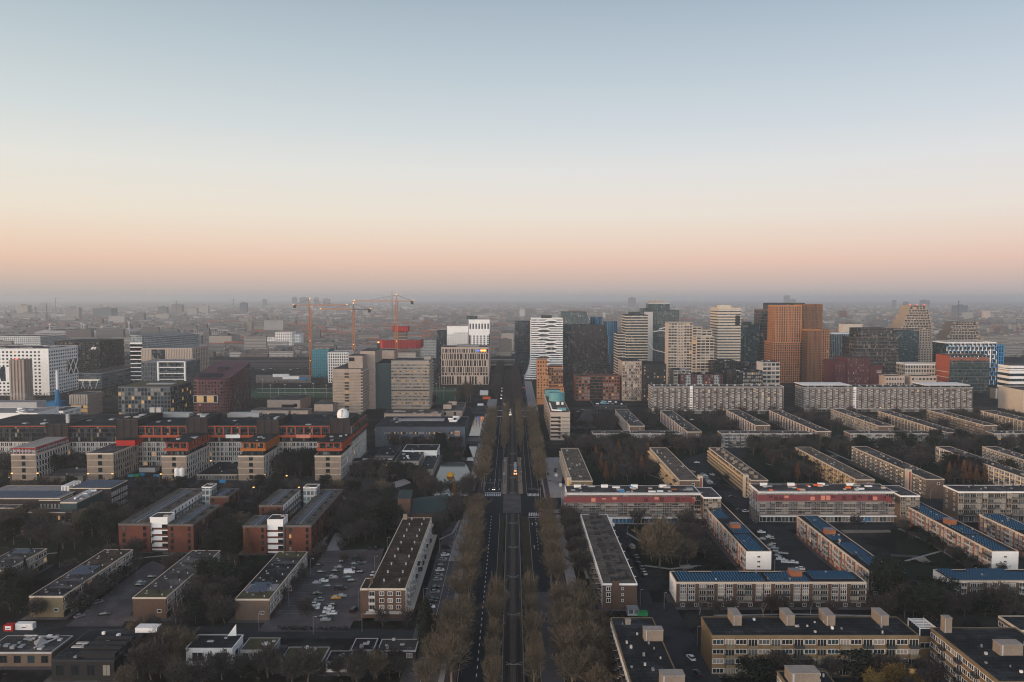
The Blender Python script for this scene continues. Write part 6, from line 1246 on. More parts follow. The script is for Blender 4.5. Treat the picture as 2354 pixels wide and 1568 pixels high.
for x, y, c, k in ((915, 125, W_, 'van'), (1005, 132, K_, 'car'), (1052, 250, K_, 'car'), (1103, 330, 'beige', 'van'), (1140, 415, S_, 'car'), (1165, 480, K_, 'car'), (1190, 520, S_, 'car'), (1213, 570, W_, 'car')): car(*c3(x, y), c, R(90 + 14), k, where='along the street right of the gravel-roofed block')
car(*c3(1645, 1350), W_, R(105), where='in the yard of the yellow brick blocks'); car(*c3(1705, 1490), K_, R(105), where='in the yard of the yellow brick blocks')
for x, y, c in ((115, 438, W_), (160, 466, W_), (237, 470, W_), (295, 528, W_), (15, 235, W_), (30, 255, K_), (40, 303, K_), (65, 372, K_), (105, 390, B_), (155, 395, K_), (30, 318, S_), (-60, 190, W_), (-55, 255, S_), (-85, 300, K_), (60, 340, S_), (10, 350, K_), (90, 412, K_)): car(*c4(x, y), c, rnd.choice([0, math.pi]) - .25, where='in the car park between the solar blocks')
car(*c4(1325, 700), K_, 0, where='left of the solar block at the right edge'); car(*c4(1475, 698), W_, 0, where='left of the solar block at the right edge'); car(*c4(2115, 1110), K_, 0, where='behind the block with the tall chimney')
for x, y, c, k in ((345, 748, S_, 'car'), (330, 690, K_, 'car'), (405, 705, W_, 'van'), (395, 660, K_, 'car'), (420, 765, S_, 'car'), (398, 640, K_, 'car'), (445, 795, W_, 'van')): car(*b3(x, y), c, R(92), k, where='beside the flats with the yellow stair tower')
for i in range(8): car(*b3(1758 + i * 11 + (i % 2) * 4, 690 + i * 14), [S_, W_, S_, K_][i % 4], .1, where='in the row behind the flats with stepped cream balconies')
for x, y, c, a in ((1660, 668, S_, 0), (1840, 692, W_, 1.9), (1890, 735, K_, 2), (1950, 795, K_, 2), (2020, 900, K_, 0), (1880, 560, B_, 0), (1700, 580, W_, 0)): car(*b3(x, y), c, a, where='near the flats with golden galleries')
for x, y in ((1610, 185), (1655, 186), (1690, 190), (560, 150), (555, 175), (610, 110), (650, 95)): car(*b3(x, y), rnd.choice([W_, K_, S_]), .1, where='below the left long slab' if x > 1000 else 'beside the beige office with teal roof')
for x, y in ((1150.6, 873), (1150.4, 882), (1153, 893), (1153.6, 900), (1152.2, 909), (1151.7, 917)): car(x, y, rnd.choice([K_, S_, W_]), R(-90), lights=True, where='with headlights on, far down the boulevard')
for x, y in ((1180.5, 863), (1203, 892), (1196, 912)): car(x, y, K_, R(90), lights=True, where='with tail lights on, far down the boulevard')
for x, y in ((1156, 817), (1149, 802), (1165, 808)): car(x, y, K_, R(90), lights=True, where='on the road beyond the railway viaduct')
car(1093.5, 943, B_, 0, lights=True, where='driving past the end of the canal'); car(1078, 939, K_, 0, lights=True, where='driving past the end of the canal')
car(1134.6, 1126, K_, R(-90), lights=True, where='waiting with headlights on at the crossing')
car(1048, 1157, K_, .1, where='parked by the pond near the crossing'); car(215, 1172, K_, .1, where='beside the dark stepped school')
for x, y in ((600, 1146), (648, 1149), (660, 1110), (795, 1148)): car(x, y, rnd.choice([W_, K_, S_]), 0, where='on the street behind the red brick courtyard blocks')
for x in range(10):
    car(600 + x * 22 + rnd.uniform(-6, 6), rnd.choice([846, 851, 848]), rnd.choice([W_, K_, S_]), 0, lights=False, where='on the motorway beyond the sports fields')
for x, y, c in ((560, 660, S_), (600, 560, K_), (625, 640, W_), (690, 600, K_), (880, 640, K_), (790, 780, S_), (560, 760, K_), (700, 940, W_), (640, 1000, S_), (960, 560, K_), (975, 470, S_), (500, 900, K_)): car(*c2(x, y), c, rnd.choice([0, math.pi]) + .1, where='in the big car park')
for x, y, c in ((1700, 500, K_), (1690, 540, W_), (1652, 700, K_), (1646, 740, S_), (1560, 1040, W_), (1718, 440, S_)): car(*c2(x, y), c, .2, where='on the parking strip beside the service road')
for x, y, c in ((2090, 1020, K_), (2150, 1030, W_), (2230, 1025, S_)): car(*b3(x, y), c, .1, where='on the street before the renovation blocks')
ORD = 'first second third fourth fifth sixth seventh eighth ninth tenth eleventh twelfth thirteenth fourteenth fifteenth sixteenth seventeenth eighteenth nineteenth twentieth'.split()
ORD += ['twenty-' + w for w in ORD[:9]] + ['thirtieth'] + ['thirty-' + w for w in ORD[:9]] + ['fortieth'] + ['forty-' + w for w in ORD[:9]] + ['fiftieth']
def number(items, base, group, by='from the left'):
    """items: (object, sort key); gives each its own label"""
    items.sort(key=lambda q: q[1])
    for i, (o, k) in enumerate(items):
        o['label'] = base if len(items) == 1 else f'{base}, {ORD[min(i, 49)]} {by}'
        o['group'] = group
gr = {}
for r, px, py, x, y, col, kind, lights, where in CARS: gr.setdefault((COLN[col], kind, where), []).append((r, px))
for (cn, kind, where), it in gr.items(): number(it, f'{cn} {kind} {where}', 'cars and vans ' + ('on the roads' if 'driv' in where or 'lights on' in where else 'parked in the streets'))
# trams
def tram(x, y, L, label, near):
    t = thing('tram', label, 'tram', (x, y, .12)); m = MB()
    m.prism([(-1.2, .9), (-.8, 0), (.8, 0), (1.2, .9), (1.2, L), (-1.2, L)], .35, 3.3, 'car_white', top='roof_light')
    for i in range(4): m.box(-.9, 3 + i * L / 4.3, 3.32, .9, 3 + i * L / 4.3 + 4, 3.75, 'metal')
    m.build('body', t); m = MB(); m.box(-1.23, 1.2, 1.5, 1.23, L - 1, 2.7, 'car_glass'); m.box(-.85, -.03, 1.4, .85, .3, 2.6, 'car_glass'); m.build('window', t)
    m = MB(); m.box(-1.24, 1.0, .36, 1.24, L, .9, 'blue_paint'); m.build('skirt', t)
    for c in (-.85, .85): m = MB(); m.box(c - .32, -.2, .6, c + .32, .3, 1.2, near); m.build('headlight', t)
    m = MB(); m.box(-.6, -.08, 2.75, .6, .2, 3.2, near); m.build('destination_display', t); return t
tram(2.5, 576, 30, 'tram with orange lamps waiting between the two platforms', 'lamp_orange'); tram(-1.9, 868, 30, 'tram with white headlamps approaching between tall boulevard trees', 'lamp_white')
t = thing('city_bus', 'bus with bright orange and white lamps at the far crossing', 'bus', (-8.8, 948, .1)); m = MB(); m.box(-1.3, 0, .4, 1.3, 13, 3.2, 'car_white'); m.build('body', t); m = MB(); m.box(-1.2, -.05, 1.2, 1.2, .1, 2.4, 'car_glass'); m.build('window', t)
for c in (-.9, .9): m = MB(); m.box(c - .3, -.12, .6, c + .3, .1, 1.1, 'lamp_orange'); m.build('headlight', t)
m = MB(); m.box(-1, -.12, 2.5, 1, .1, 3.0, 'lamp_white'); m.build('destination_display', t)
# ================================================================== STREET FURNITURE
LAMPS = []
def lamp(x, y, h=7, arm=1.2, lit=None, rz=0, where=''):
    t = thing('street_lamp', '', 'street lamp', (x, y, 0), rz); m = MB(); m.tube((0, 0, 0), (0, 0, h), .11, .07, 'metal', 5); m.tube((0, 0, h), (arm, 0, h + .15), .06, .05, 'metal', 4); m.build('pole', t)
    m = MB(); s = .5 if lit else .28; m.box(arm - s, -.22 if not lit else -.4, h, arm + s, .22 if not lit else .4, h + (.14 if not lit else .5), lit or 'white_dim'); m.build('lamp_head', t); LAMPS.append((t, x / y, lit, where))
def lampd(px, py, where, lit=None, h=7, arm=1.2, rz=0): lamp(*gp(px, py), h, arm, lit, rz, where)
for px, py in ((24, 1108), (83, 1108), (199, 1109), (255, 1109), (366, 1110), (604, 1112), (655, 1114), (481, 1078), (17, 1118), (579, 1142), (683, 1142)): lampd(px, py, 'along the street before the science building wings', 'lamp_warm', 6)
for px, py in ((745, 1268), (890, 1266), (714, 1318), (861, 1312), (824, 1396), (664, 1395), (720, 1458), (832, 1452), (595, 1450)): lampd(px, py, 'around the big car park', None, 7, 1.2)
for px, py in ((1010, 1268), (1016, 1322), (973, 1390), (1059, 1226)): lampd(px, py, 'beside the service road', None, 7, 1.4)
for px, py in ((1471, 1393), (1526, 1400), (1602, 1482), (1780, 1320), (2076, 1352), (2262, 1225), (1706, 1100), (1610, 1240), (2138, 1150), (1441, 1240)): lampd(px, py, 'in the streets right of the boulevard', None, 7, .8)
for px, py in ((946, 975), (884, 1085), (1119, 985), (1185, 905), (860, 1000)): lampd(px, py, 'on the campus by the canal', 'lamp_warm', 5)
for px, py in ((1395, 960), (1300, 955), (1440, 970), (1660, 955), (2020, 950)): lampd(px, py, 'below the left long slab', 'lamp_warm', 6)
for y in (300, 340, 385, 430, 540, 590, 650): lamp(-18.9, y, 9, 2.2, None, 0, 'along the left carriageway'); lamp(18.2, y + 18, 9, 2.2, None, math.pi, 'along the right carriageway')
gr = {}
for t, k, lit, where in LAMPS: gr.setdefault((lit, where), []).append((t, k if 'carriage' not in where else t.location.y))
for (lit, where), it in gr.items(): number(it, f"{'lit warm' if lit else 'grey unlit'} street lamp {where}", 'street lamps', 'from the camera' if 'carriage' in where else 'from the left')
it = []
for i in range(9):
    y = 262 + i * 42 if i < 5 else 262 + i * 42 + 25
    t = thing('catenary_pole', '', 'overhead line pole', (.55, y, .1)); m = MB(); m.tube((0, 0, 0), (0, 0, 7.5), .14, .1, 'dark_metal', 5)
    m.build('pole', t); m = MB(); m.tube((0, 0, 6.2), (-2.6, 0, 7.0), .06, .05, 'metal', 4); m.tube((0, 0, 6.2), (2.6, 0, 7.0), .06, .05, 'metal', 4); m.tube((-2.6, 0, 6.2), (2.6, 0, 6.2), .05, .05, 'metal', 4); m.build('bracket', t); it.append((t, y))
number(it, 'steel pole with forked arms between the tram tracks', 'overhead line poles', 'from the camera')
for i, (x, y) in enumerate(((-6.3, 566), (-6.3, 612), (7.0, 572), (7.0, 618))):
    t = thing('tram_shelter', f"glass shelter on the {'left' if x < 0 else 'right'} tram platform, {'nearer' if i % 2 == 0 else 'farther'} one", 'shelter', (x, y, .36), 0, 'tram stop shelters'); m = MB(); m.box(-.3, 0, 2.4, 1.2 if x < 0 else .3, 5, 2.55, 'white_dim'); m.build('shelter_roof', t); m = MB(); m.box(-.2, .1, 0, -.12, 4.9, 2.4, 'cw_pale'); m.build('glass_wall', t)
for i, (x, y, rz) in enumerate(((-19, 529, 0), (18.6, 512, math.pi))):
    t = thing('traffic_light', f"traffic light gantry over the {'left' if i == 0 else 'right'} carriageway at the crossing", 'traffic light', (x, y, 0), rz); m = MB(); m.tube((0, 0, 0), (0, 0, 6.5), .16, .12, 'metal', 6); m.tube((0, 0, 5.2), (8.5, 0, 5.4), .1, .08, 'metal', 5); m.build('gantry', t)
    for a in (3.5, 6.5, 8): m = MB(); m.box(a - .3, -.2, 4.7, a + .3, .2, 5.9, 'black'); m.build('signal_head', t)
it = []
def person(x, y, rz, h=1.75):
    """a small standing figure: one continuous skinned body"""
    t = thing('person', '', 'person', (x, y, .36), rz)
    if 'P' not in CARP:
        me = bpy.data.meshes.new('body'); s = 1
        V = [(0, 0, .95), (0, 0, 1.2), (0, 0, 1.45), (0, 0, 1.55), (0, .02, 1.68), (.1, 0, .9), (.11, .03, .5), (.11, 0, .06), (.11, .14, .04), (-.1, 0, .9), (-.12, -.05, .5), (-.12, -.12, .06), (-.12, .02, .04), (.2, 0, 1.42), (.26, 0, 1.15), (.27, .06, .9), (.28, .1, .8), (-.2, 0, 1.42), (-.26, 0, 1.15), (-.27, .06, .9), (-.28, .1, .8)]
        Eg = [(0, 1), (1, 2), (2, 3), (3, 4), (0, 5), (5, 6), (6, 7), (7, 8), (0, 9), (9, 10), (10, 11), (11, 12), (2, 13), (13, 14), (14, 15), (15, 16), (2, 17), (17, 18), (18, 19), (19, 20)]
        rd = [.16, .17, .19, .07, .11, .11, .08, .05, .05, .11, .08, .05, .05, .085, .06, .045, .04, .085, .06, .045, .04]
        me.from_pydata(V, Eg, []); o = bpy.data.objects.new('body', me); C.objects.link(o); o.modifiers.new('s', 'SKIN'); sv = me.skin_vertices[0].data
        for i, r in enumerate(rd): sv[i].radius = (r, r * .8)
        sv[0].use_root = True
        u = o.modifiers.new('u', 'SUBSURF'); u.levels = u.render_levels = 1
        dg = bpy.context.evaluated_depsgraph_get(); me2 = bpy.data.meshes.new_from_object(o.evaluated_get(dg)); me2.name = 'body'; bpy.data.objects.remove(o)
        me2.materials.clear(); [me2.materials.append(MATS[q]) for q in ('cloth_dark', 'skin')]
        for p in me2.polygons: p.material_index = 1 if p.center.z > 1.58 else 0
        CARP['P'] = me2
    ob('body', CARP['P'], t)
    return t
for i, (x, y) in enumerate(((-4.6, 545), (-5.2, 549), (-4.4, 556), (-5.6, 560), (-4.9, 571), (5.2, 548), (5.9, 552), (5.4, 558), (6.3, 550), (5.0, 600), (5.8, 631), (-4.6, 628), (6.1, 540))): it.append((person(x, y, rnd.uniform(0, 6)), x, y))
number([(o, y) for o, x, y in it if x < 0], 'standing person in dark coat on the left tram platform', 'people on the tram platforms', 'from the camera'); number([(o, y) for o, x, y in it if x > 0], 'standing person in dark coat on the right tram platform', 'people on the tram platforms', 'from the camera')
# small odds and ends
t = thing('pond_float', 'yellow half-shell float lying on the pond', 'float', (*gp(1035, 1095), .06)); m = MB(); m.lathe((0, 0, 0), [(2.6, 0), (2.8, .8), (2.2, 2.2), (1, 3), (0, 3.2)], 'yellow_paint', 12); m.build('shell', t, None, True)
t = thing('red_shrub', 'small red shrub on the lawn beside the pond', 'shrub', (*gp(1052, 1049), 0)); m = MB(); r_ = random.Random(2)
for i in range(260):
    a, e, q = r_.uniform(0, 6.28), r_.uniform(-.2, 1.5), r_.uniform(1.2, 2.6); p = Vector((math.cos(a) * math.cos(e) * q * 1.2, math.sin(a) * math.cos(e) * q, 1.4 + math.sin(e) * q)); d = Vector((r_.uniform(-.5, .5), r_.uniform(-.5, .5), r_.uniform(-.5, .5))); m.quad([p, p + d, p + d.cross(Vector((.3, .4, .8))) + d * .4], 'net_red')
m.build('leaves', t)
for i, px in enumerate((407.5, 419)):
    t = thing('storage_tank', f"white upright gas tank by the third wing, {'left' if i == 0 else 'right'} of the pair", 'tank', (*gp(px, 1109), 0), 0, 'pair of white gas tanks'); m = MB(); m.lathe((0, 0, 0), [(1.6, 1.2), (1.8, 1.6), (1.8, 9.4), (1.3, 10.2), (0, 10.6)], 'white', 14); m.build('tank', t, None, True); m = MB()
    for a in range(3): x, y = 1.4 * math.cos(a * 2.1), 1.4 * math.sin(a * 2.1); m.tube((x, y, 0), (x, y, 1.5), .15, .15, 'metal')
    m.build('legs', t)
def boxy(name, label, cat, px, py, w, d, h, m_, rz=0, top=None, emblem=None):
    t = thing(name, label, cat, (*gp(px, py), 0), rz); m = MB(); m.box(-w / 2, 0, .15, w / 2, d, h, m_, top=top)
    for i in range(int(w / .6)): m.box(-w / 2 + .3 + i * .6, -.05, .3, -w / 2 + .45 + i * .6, 0, h - .15, m_)
    m.build('body', t); m = MB(); m.box(-w / 2, -.02, 0, w / 2, d + .02, .15, 'dark_metal'); m.build('base', t)
    if emblem:
        m = MB(); m.box(-1.1, -.12, h * .3, 1.1, -.06, h * .85, 'white'); m.box(-.8, -.15, h * .42, .8, -.13, h * .55, 'dark_metal'); m.prism([(-.5, 0), (.5, 0), (0, .3)], 0, .02, 'dark_metal'); m.build('sign_plate', t)
    return t
boxy('site_container', 'red site container with white sign, bottom left street', 'container', 19, 1452, 3.6, 2.5, 2.6, 'red_paint', 0, None, 1); boxy('site_container', 'white site container with sign plate beside the red one', 'container', 55, 1449, 6.8, 2.5, 2.6, 'white', 0, None, 1); boxy('skip', 'blue skip on top of the street by the containers', 'skip', 42, 1440, 2.6, 1.8, 1.4, 'blue_paint')
for px, py, c, lab in ((300, 1097, 'net_teal', 'teal rubbish container left of the third wing'), (312, 1096, 'green_paint', 'green rubbish container left of the third wing'), (325, 1094, 'blue_paint', 'blue rubbish container by the white shed'), (359, 1097, 'blue_paint', 'blue skip close to the third wing corner'), (511, 1110, 'tarp_blue', 'bright blue skip in front of the low workshop')): boxy('rubbish_container', lab, 'container', px, py, 4.2, 2.2, 1.8, c)
boxy('white_shed', 'small white shed between the second and third wing', 'shed', 338, 1086, 12, 8, 3.6, 'white_dim', 0, 'roof_grey'); boxy('green_shed', 'low dark green shed by the boulevard, right foreground', 'shed', 1352, 1420, 9, 8, 2.6, 'car_green', 0, 'roof'); boxy('market_stall', 'bright green covered skip at the yard entrance', 'skip', 1477, 1417, 4.2, 3, 1.4, 'green_paint'); boxy('glass_shed', 'small pale glasshouse behind the block with two square stair houses', 'glasshouse', 1455, 1416, 4.6, 5, 2.6, 'cw_pale', 0, 'roof_light')
for px, py, lab in ((1395, 1208, 'left white garage door shed under the renovation block'), (645, 867, 'white site cabin on the building site beyond the fields'), (668, 872, 'long white site cabin stack near the blue container')): boxy('site_cabin', lab, 'cabin', px, py, 26 if px < 1000 else 6, 6, 5, 'white', 0, 'roof_light')
boxy('site_container', 'blue container on the building site beyond the fields', 'container', 697, 874, 10, 4, 4, 'blue_paint')
boxy('orange_stall', 'orange food kiosk on the square left of the far boulevard', 'kiosk', 1118, 918, 10, 5, 3, 'tarp_orange'); boxy('white_tent', 'white tent on the square left of the far boulevard', 'tent', 1112, 909, 11, 8, 6, 'white'); boxy('white_truck', 'white truck standing by the road left of the far crossing', 'truck', 1104, 936, 7, 3, 4, 'car_white')
# ================================================================== CRANES
def crane(label, px, Y, yapex, yj, lx, rx, jib_left, base_y=None, col='crane_yellow', small=False, dark=False):
    x = xat(px, yj, Y); t = thing('tower_crane', label, 'tower crane', (x, Y, 0), 0, 'tower cranes')
    zj, za = zat(yj, Y), zat(yapex, Y); w = 1.5; m = MB()
    for sx in (-w, w):
        for sy in (-w, w): m.box(sx - .34, sy - .34, 0, sx + .34, sy + .34, zj, col)
    n = int(zj / 4)
    if not small:
        for i in range(n):
            z0, z1 = zj * i / n, zj * (i + 1) / n; s = 1 if i % 2 else -1
            for q in (-w, w): m.tube((-w * s, q, z0), (w * s, q, z1), .16, .16, col, 3); m.tube((q, -w * s, z0), (q, w * s, z1), .16, .16, col, 3)
    m.build('mast', t); c2_ = 'dark_metal' if dark else col
    def arm(name, x1, c, h):
        m = MB(); L = x1; k = max(2, int(abs(L) / 4))
        for y in (-.9, .9): m.tube((0, y, zj), (L, y, zj), .36, .28, c, 4)
        m.tube((0, 0, zj + h), (L, 0, zj + h * .6), .36, .28, c, 4)
        if not small:
            for i in range(k):
                a, b_ = L * i / k, L * (i + 1) / k; zt = zj + h * (1 - .4 * (i + .5) / k)
                for y in (-.9, .9): m.tube((a, y, zj), ((a + b_) / 2, 0, zt), .12, .12, c, 3); m.tube(((a + b_) / 2, 0, zt), (b_, y, zj), .12, .12, c, 3)
        return m.build(name, t)
    xl, xr = xat(lx, yj, Y) - x, xat(rx, yj, Y) - x
    jx, kx = (xl, xr) if jib_left else (xr, xl)
    arm('jib', jx, col, 2.2); arm('counter_jib', kx, c2_, 1.2)
    m = MB(); m.tube((-w, 0, zj), (0, 0, za), .35, .2, c2_, 4); m.tube((w, 0, zj), (0, 0, za), .35, .2, c2_, 4); m.tube((0, w, zj), (0, 0, za), .3, .2, c2_, 4); m.build('apex', t)
    m = MB(); m.tube((0, 0, za), (jx * .62, 0, zj + 2), .22, .22, 'dark_metal', 4); m.tube((0, 0, za), (kx * .9, 0, zj + 1), .24, .24, 'dark_metal', 3); m.tube((0, 0, za), (jx * .3, 0, zj + 2), .1, .1, 'dark_metal', 3); m.build('tie_bar', t)
    if small: return
    m = MB(); m.box(kx * .92 - 2, -1.4, zj - 4.5, kx * .92 + 2, 1.4, zj + .6, 'dark_metal'); m.build('counterweight', t)
    m = MB(); m.box(1 if not jib_left else -3.4, -2.6, zj - 3.2, 3.4 if not jib_left else -1, -.6, zj - .6, 'white_dim'); m.build('cab', t)
    m = MB(); m.tube((jx * .6, 0, zj), (jx * .6, 0, zj - 12), .08, .08, 'dark_metal', 3); m.box(jx * .6 - .5, -.5, zj - 13.5, jx * .6 + .5, .5, zj - 12, 'dark_metal'); m.build('hook_block', t)
    for q in ((jx, zj + 1), (kx, zj + 1), (0, za)): m = MB(); m.box(q[0] - .6, -.6, q[1], q[0] + .6, .6, q[1] + 1.2, 'lamp_orange'); m.build('warning_lamp', t)
    for f_ in (.22, .5): m = MB(); m.box(-.5, -w - .8, zj * f_, .5, -w - .2, zj * f_ + 1.2, 'lamp_warm'); m.build('work_lamp', t)
crane('yellow tower crane beside the teal netted block, jib to the right', 712, 1300, 688, 702.5, 674, 797, False)
crane('tower crane with dark counter-jib behind the banded university building', 812, 1250, 698, 712, 737, 852, True, dark=True)
crane('highest tower crane standing by the red screened tower, jib to the left', 911, 1225, 678, 693, 814, 950, True)
for px, Y, a, j, l, r, lab in ((107, 4200, 695, 699, 92, 118, 'hazy crane at the far left above the pale office'), (82, 4400, 703, 706, 76, 90, 'small hazy crane left of its larger neighbour at far left'), (127, 6500, 683, 686, 120, 141, 'faint crane on the skyline at far left'), (405, 5200, 690, 693, 394, 413, 'faint crane above the pale towers left of centre'), (2203, 4300, 691, 693, 2201, 2208, 'stub crane on the dark unfinished block at right'), (536, 6000, 687, 689, 527, 543, 'faint crane left of the dark skyline block')):
    crane(lab, px, Y, a, j, l, r, False, small=True, col='dark_metal')
# ================================================================== FAR LANDMARKS
def far(label, l, r, yt, Y, d, m_, name='distant_tower', roof='roof_grey', extra=None):
    Y = Y * 1.4 if Y >= 3000 else Y
    g = G(l, r, yt, Y=Y, d=d); o = ((g[0] + g[1]) / 2, g[2]); t = thing(name, label, 'tower' if 'tower' in name else 'building', (*o, 0), 0, 'distant buildings of the skyline')
    m = MB(); m.box(g[0] - o[0], 0, 0, g[1] - o[0], d, g[5], m_, top=roof); m.build('wall', t)
    m = MB(); w = (g[1] - g[0]); m.box(-w * .2, d * .3, g[5], w * .2, d * .6, g[5] + 3 + w * .04, 'concrete_dark'); m.build('plant_room', t); return t, g
for q in (('pale hazy tower at far left beside the hazy crane', 38, 63, 702, 3300, 40, 'concrete'), ('long hazy slab below the far left tower', 30, 104, 721, 3250, 30, 'cw_far'), ('pale striped hazy tower right of the far left crane', 149, 181, 707, 3200, 30, 'cw_far'), ('long pale hazy slab joined to the striped hazy tower', 116, 150, 722, 3300, 30, 'white_dim'),
          ('dark green hazy hall left of the cluster of grey blocks', 213, 256, 709, 3600, 80, 'slate'), ('grey hazy block pair left of the sloping roof', 310, 330, 719, 3000, 30, 'concrete_dark'), ('dark hazy block below the faint crane', 363, 382, 705, 4200, 40, 'slate'), ('wide hazy block under the faint crane left of centre', 394, 418, 700, 4600, 40, 'concrete_dark'),
          ('pale hazy hall right of the dark hazy block', 430, 452, 708, 4200, 30, 'concrete'), ('grey hazy block with a flat roof at left', 457, 478, 702, 4400, 30, 'concrete'), ('dark slim skyline tower left of the leftmost crane', 551, 567, 696, 4300, 30, 'slate'), ('tiny slim tower beside the dark slim skyline tower', 559, 565, 714, 3900, 14, 'concrete_dark'),
          ('small dark skyline tower, left of a close group', 603, 611, 688, 6800, 30, 'slate'), ('left tower of the skyline pair above the leftmost crane', 671, 681, 684, 7000, 40, 'slate'), ('broad dark skyline block above the leftmost crane', 688, 707, 684, 6800, 60, 'slate'), ('grey skyline block behind the leftmost crane jib', 721, 731, 684.5, 7200, 40, 'concrete_dark'), ('wide faint skyline block behind the leftmost crane jib', 742, 757, 687, 7200, 40, 'concrete_dark'),
          ('pale arch-like block on the skyline above the cracked tower', 1444, 1461, 684.5, 6600, 40, 'concrete_dark'), ('blue-grey skyline tower above the black slab', 1803, 1815, 679.5, 7600, 40, 'slate'), ('low companion of the blue-grey skyline tower', 1817, 1829, 688.5, 7400, 40, 'slate'), ('dark skyline block left of the stepped stone tower', 2079, 2089, 694, 5200, 30, 'slate'), ('wide skyline block right of the stepped stone tower', 2117, 2137, 690.5, 5200, 30, 'slate'), ('faint slim skyline tower between the orange and stone towers', 2053, 2060, 690, 6000, 30, 'concrete_dark'), ('dark unfinished stepped block at right skyline', 2196, 2224, 702, 3900, 50, 'slate'),
          ('red brick hazy block above the pale braced office', 1933, 1947, 715, 3300, 30, 'brick_red'), ('small beige hazy block at the right skyline', 2263, 2276, 714, 3300, 30, 'tan'), ('pale hazy slab left of the white wavy-banded tower', 1194, 1206, 711, 3600, 30, 'white_dim'), ('pale block beside the far boulevard', 1152, 1180, 766, 1900, 40, 'concrete'), ('grey low block beside the far boulevard bend', 1146, 1176, 782, 1750, 30, 'concrete_dark'),
          ('grey windowless hall among trees right of the sloping roof', 480, 532, 772, 2000, 60, 'concrete'), ('long white flats beyond the sports fields, left of the white complex', 443, 513, 762, 2400, 30, 'cw_far'), ('cream terrace right of the orange towers', 1938, 1982, 745, 2100, 30, 'cream'), ('pale glass hall below the cracked tower skyline', 1650, 1700, 736, 2500, 40, 'concrete'), ('white office with columns left of the white tower', 966, 1002, 781, 1700, 30, 'cw_pale')): far(*q)
t = thing('radio_mast', 'thin mast rising above the skyline behind the highest crane', 'mast', (xat(901, 690, 6000), 6000, 0)); m = MB(); m.tube((0, 0, 0), (0, 0, zat(669, 6000)), 4, 1.5, 'dark_metal', 5); m.build('mast_pole', t); m = MB(); m.lathe((0, 0, zat(688, 6000)), [(5, 0), (5, 6)], 'dark_metal', 6); m.build('platform', t)
it = []
for px, yt in ((115, 747), (187, 745), (193, 748), (234, 752), (297, 744)):
    Y = 2500; t = thing('floodlight_mast', '', 'floodlight mast', (xat(px, 760, Y), Y, 0)); m = MB(); m.tube((0, 0, 0), (0, 0, zat(yt, Y)), 2.2, 1.6, 'white_dim', 4); m.build('pole', t); m = MB(); m.box(-4, -.6, zat(yt, Y), 4, .6, zat(yt - 3, Y), 'white_dim'); m.build('lamp_frame', t); it.append((t, px))
number(it, 'white floodlight mast standing round the hazy stadium', 'stadium floodlight masts')
t = thing('stadium', 'low hazy stadium with pale curved stand roofs', 'stadium', (xat(205, 780, 2560), 2560, 0)); m = MB(); m.lathe((0, 0, 0), [(150, 0), (150, 18), (110, 12)], 'concrete', 40); m.build('bowl', t)
m = MB(); m.lathe((0, 0, 0), [(152, 20), (120, 27), (112, 26)], 'white_dim', 40); m.build('stand_roof', t)
it = []
for px, py in ((622, 914), (655, 913), (690, 915), (720, 910), (750, 914), (863, 912), (1003, 910), (1020, 920), (1046, 925), (1010, 893), (604, 900)):
    x, y = gp(px, py); t = thing('field_light', '', 'floodlight', (x, y, 0)); m = MB(); m.tube((0, 0, 0), (0, 0, 16), .25, .16, 'metal', 4); m.build('pole', t); m = MB(); m.box(-1.2, -.2, 16, 1.2, .2, 16.7, 'white_dim'); m.build('lamp_head', t); it.append((t, px))
number(it, 'slim floodlight pole beside the green sports pitches', 'floodlight poles of the pitches')
# ================================================================== THE FAR CITY
r = random.Random(21); cand = []
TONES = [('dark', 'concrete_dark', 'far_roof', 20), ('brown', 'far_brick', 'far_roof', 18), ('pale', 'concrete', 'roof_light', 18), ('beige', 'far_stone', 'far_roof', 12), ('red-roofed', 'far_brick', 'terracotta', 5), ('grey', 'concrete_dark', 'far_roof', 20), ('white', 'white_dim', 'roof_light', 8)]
wts = [q[3] for q in TONES]
def free(x, y, w, d):
    if abs(x - w / 2) < 45 and y < 2700: return False
    for B in BLDS:
        for g in B.foot:
            if g[0] - 12 < x + w and x < g[1] + 12 and g[2] - 12 < y + d and y < g[3] + 12: return False
    return True
for i in range(15000):
    Y = 1720 * math.exp(r.random() ** 1.05 * math.log(12500 / 1720)); X = r.uniform(-.70, .70) * Y
    k = r.choices(range(len(TONES)), wts)[0]
    if 2300 < Y < 3600 and -.34 * Y < X < -.02 * Y and r.random() < .22: k = 4
    long_ = r.random() < .55; w = r.uniform(22, 75) if long_ else r.uniform(8, 20); d = r.uniform(9, 13) if long_ else r.uniform(9, 24)
    h = r.choice([7, 9, 10, 12, 12, 14]) * r.uniform(.85, 1.15)
    if r.random() < .035: h *= r.uniform(1.7, 3.2)
    if not free(X, Y, w, d): continue
    cand.append((w * h / Y ** 2 + w * d * .06 / Y ** 2, X, Y, w, d, h, k))
cand.sort(reverse=True)
rest = MB()
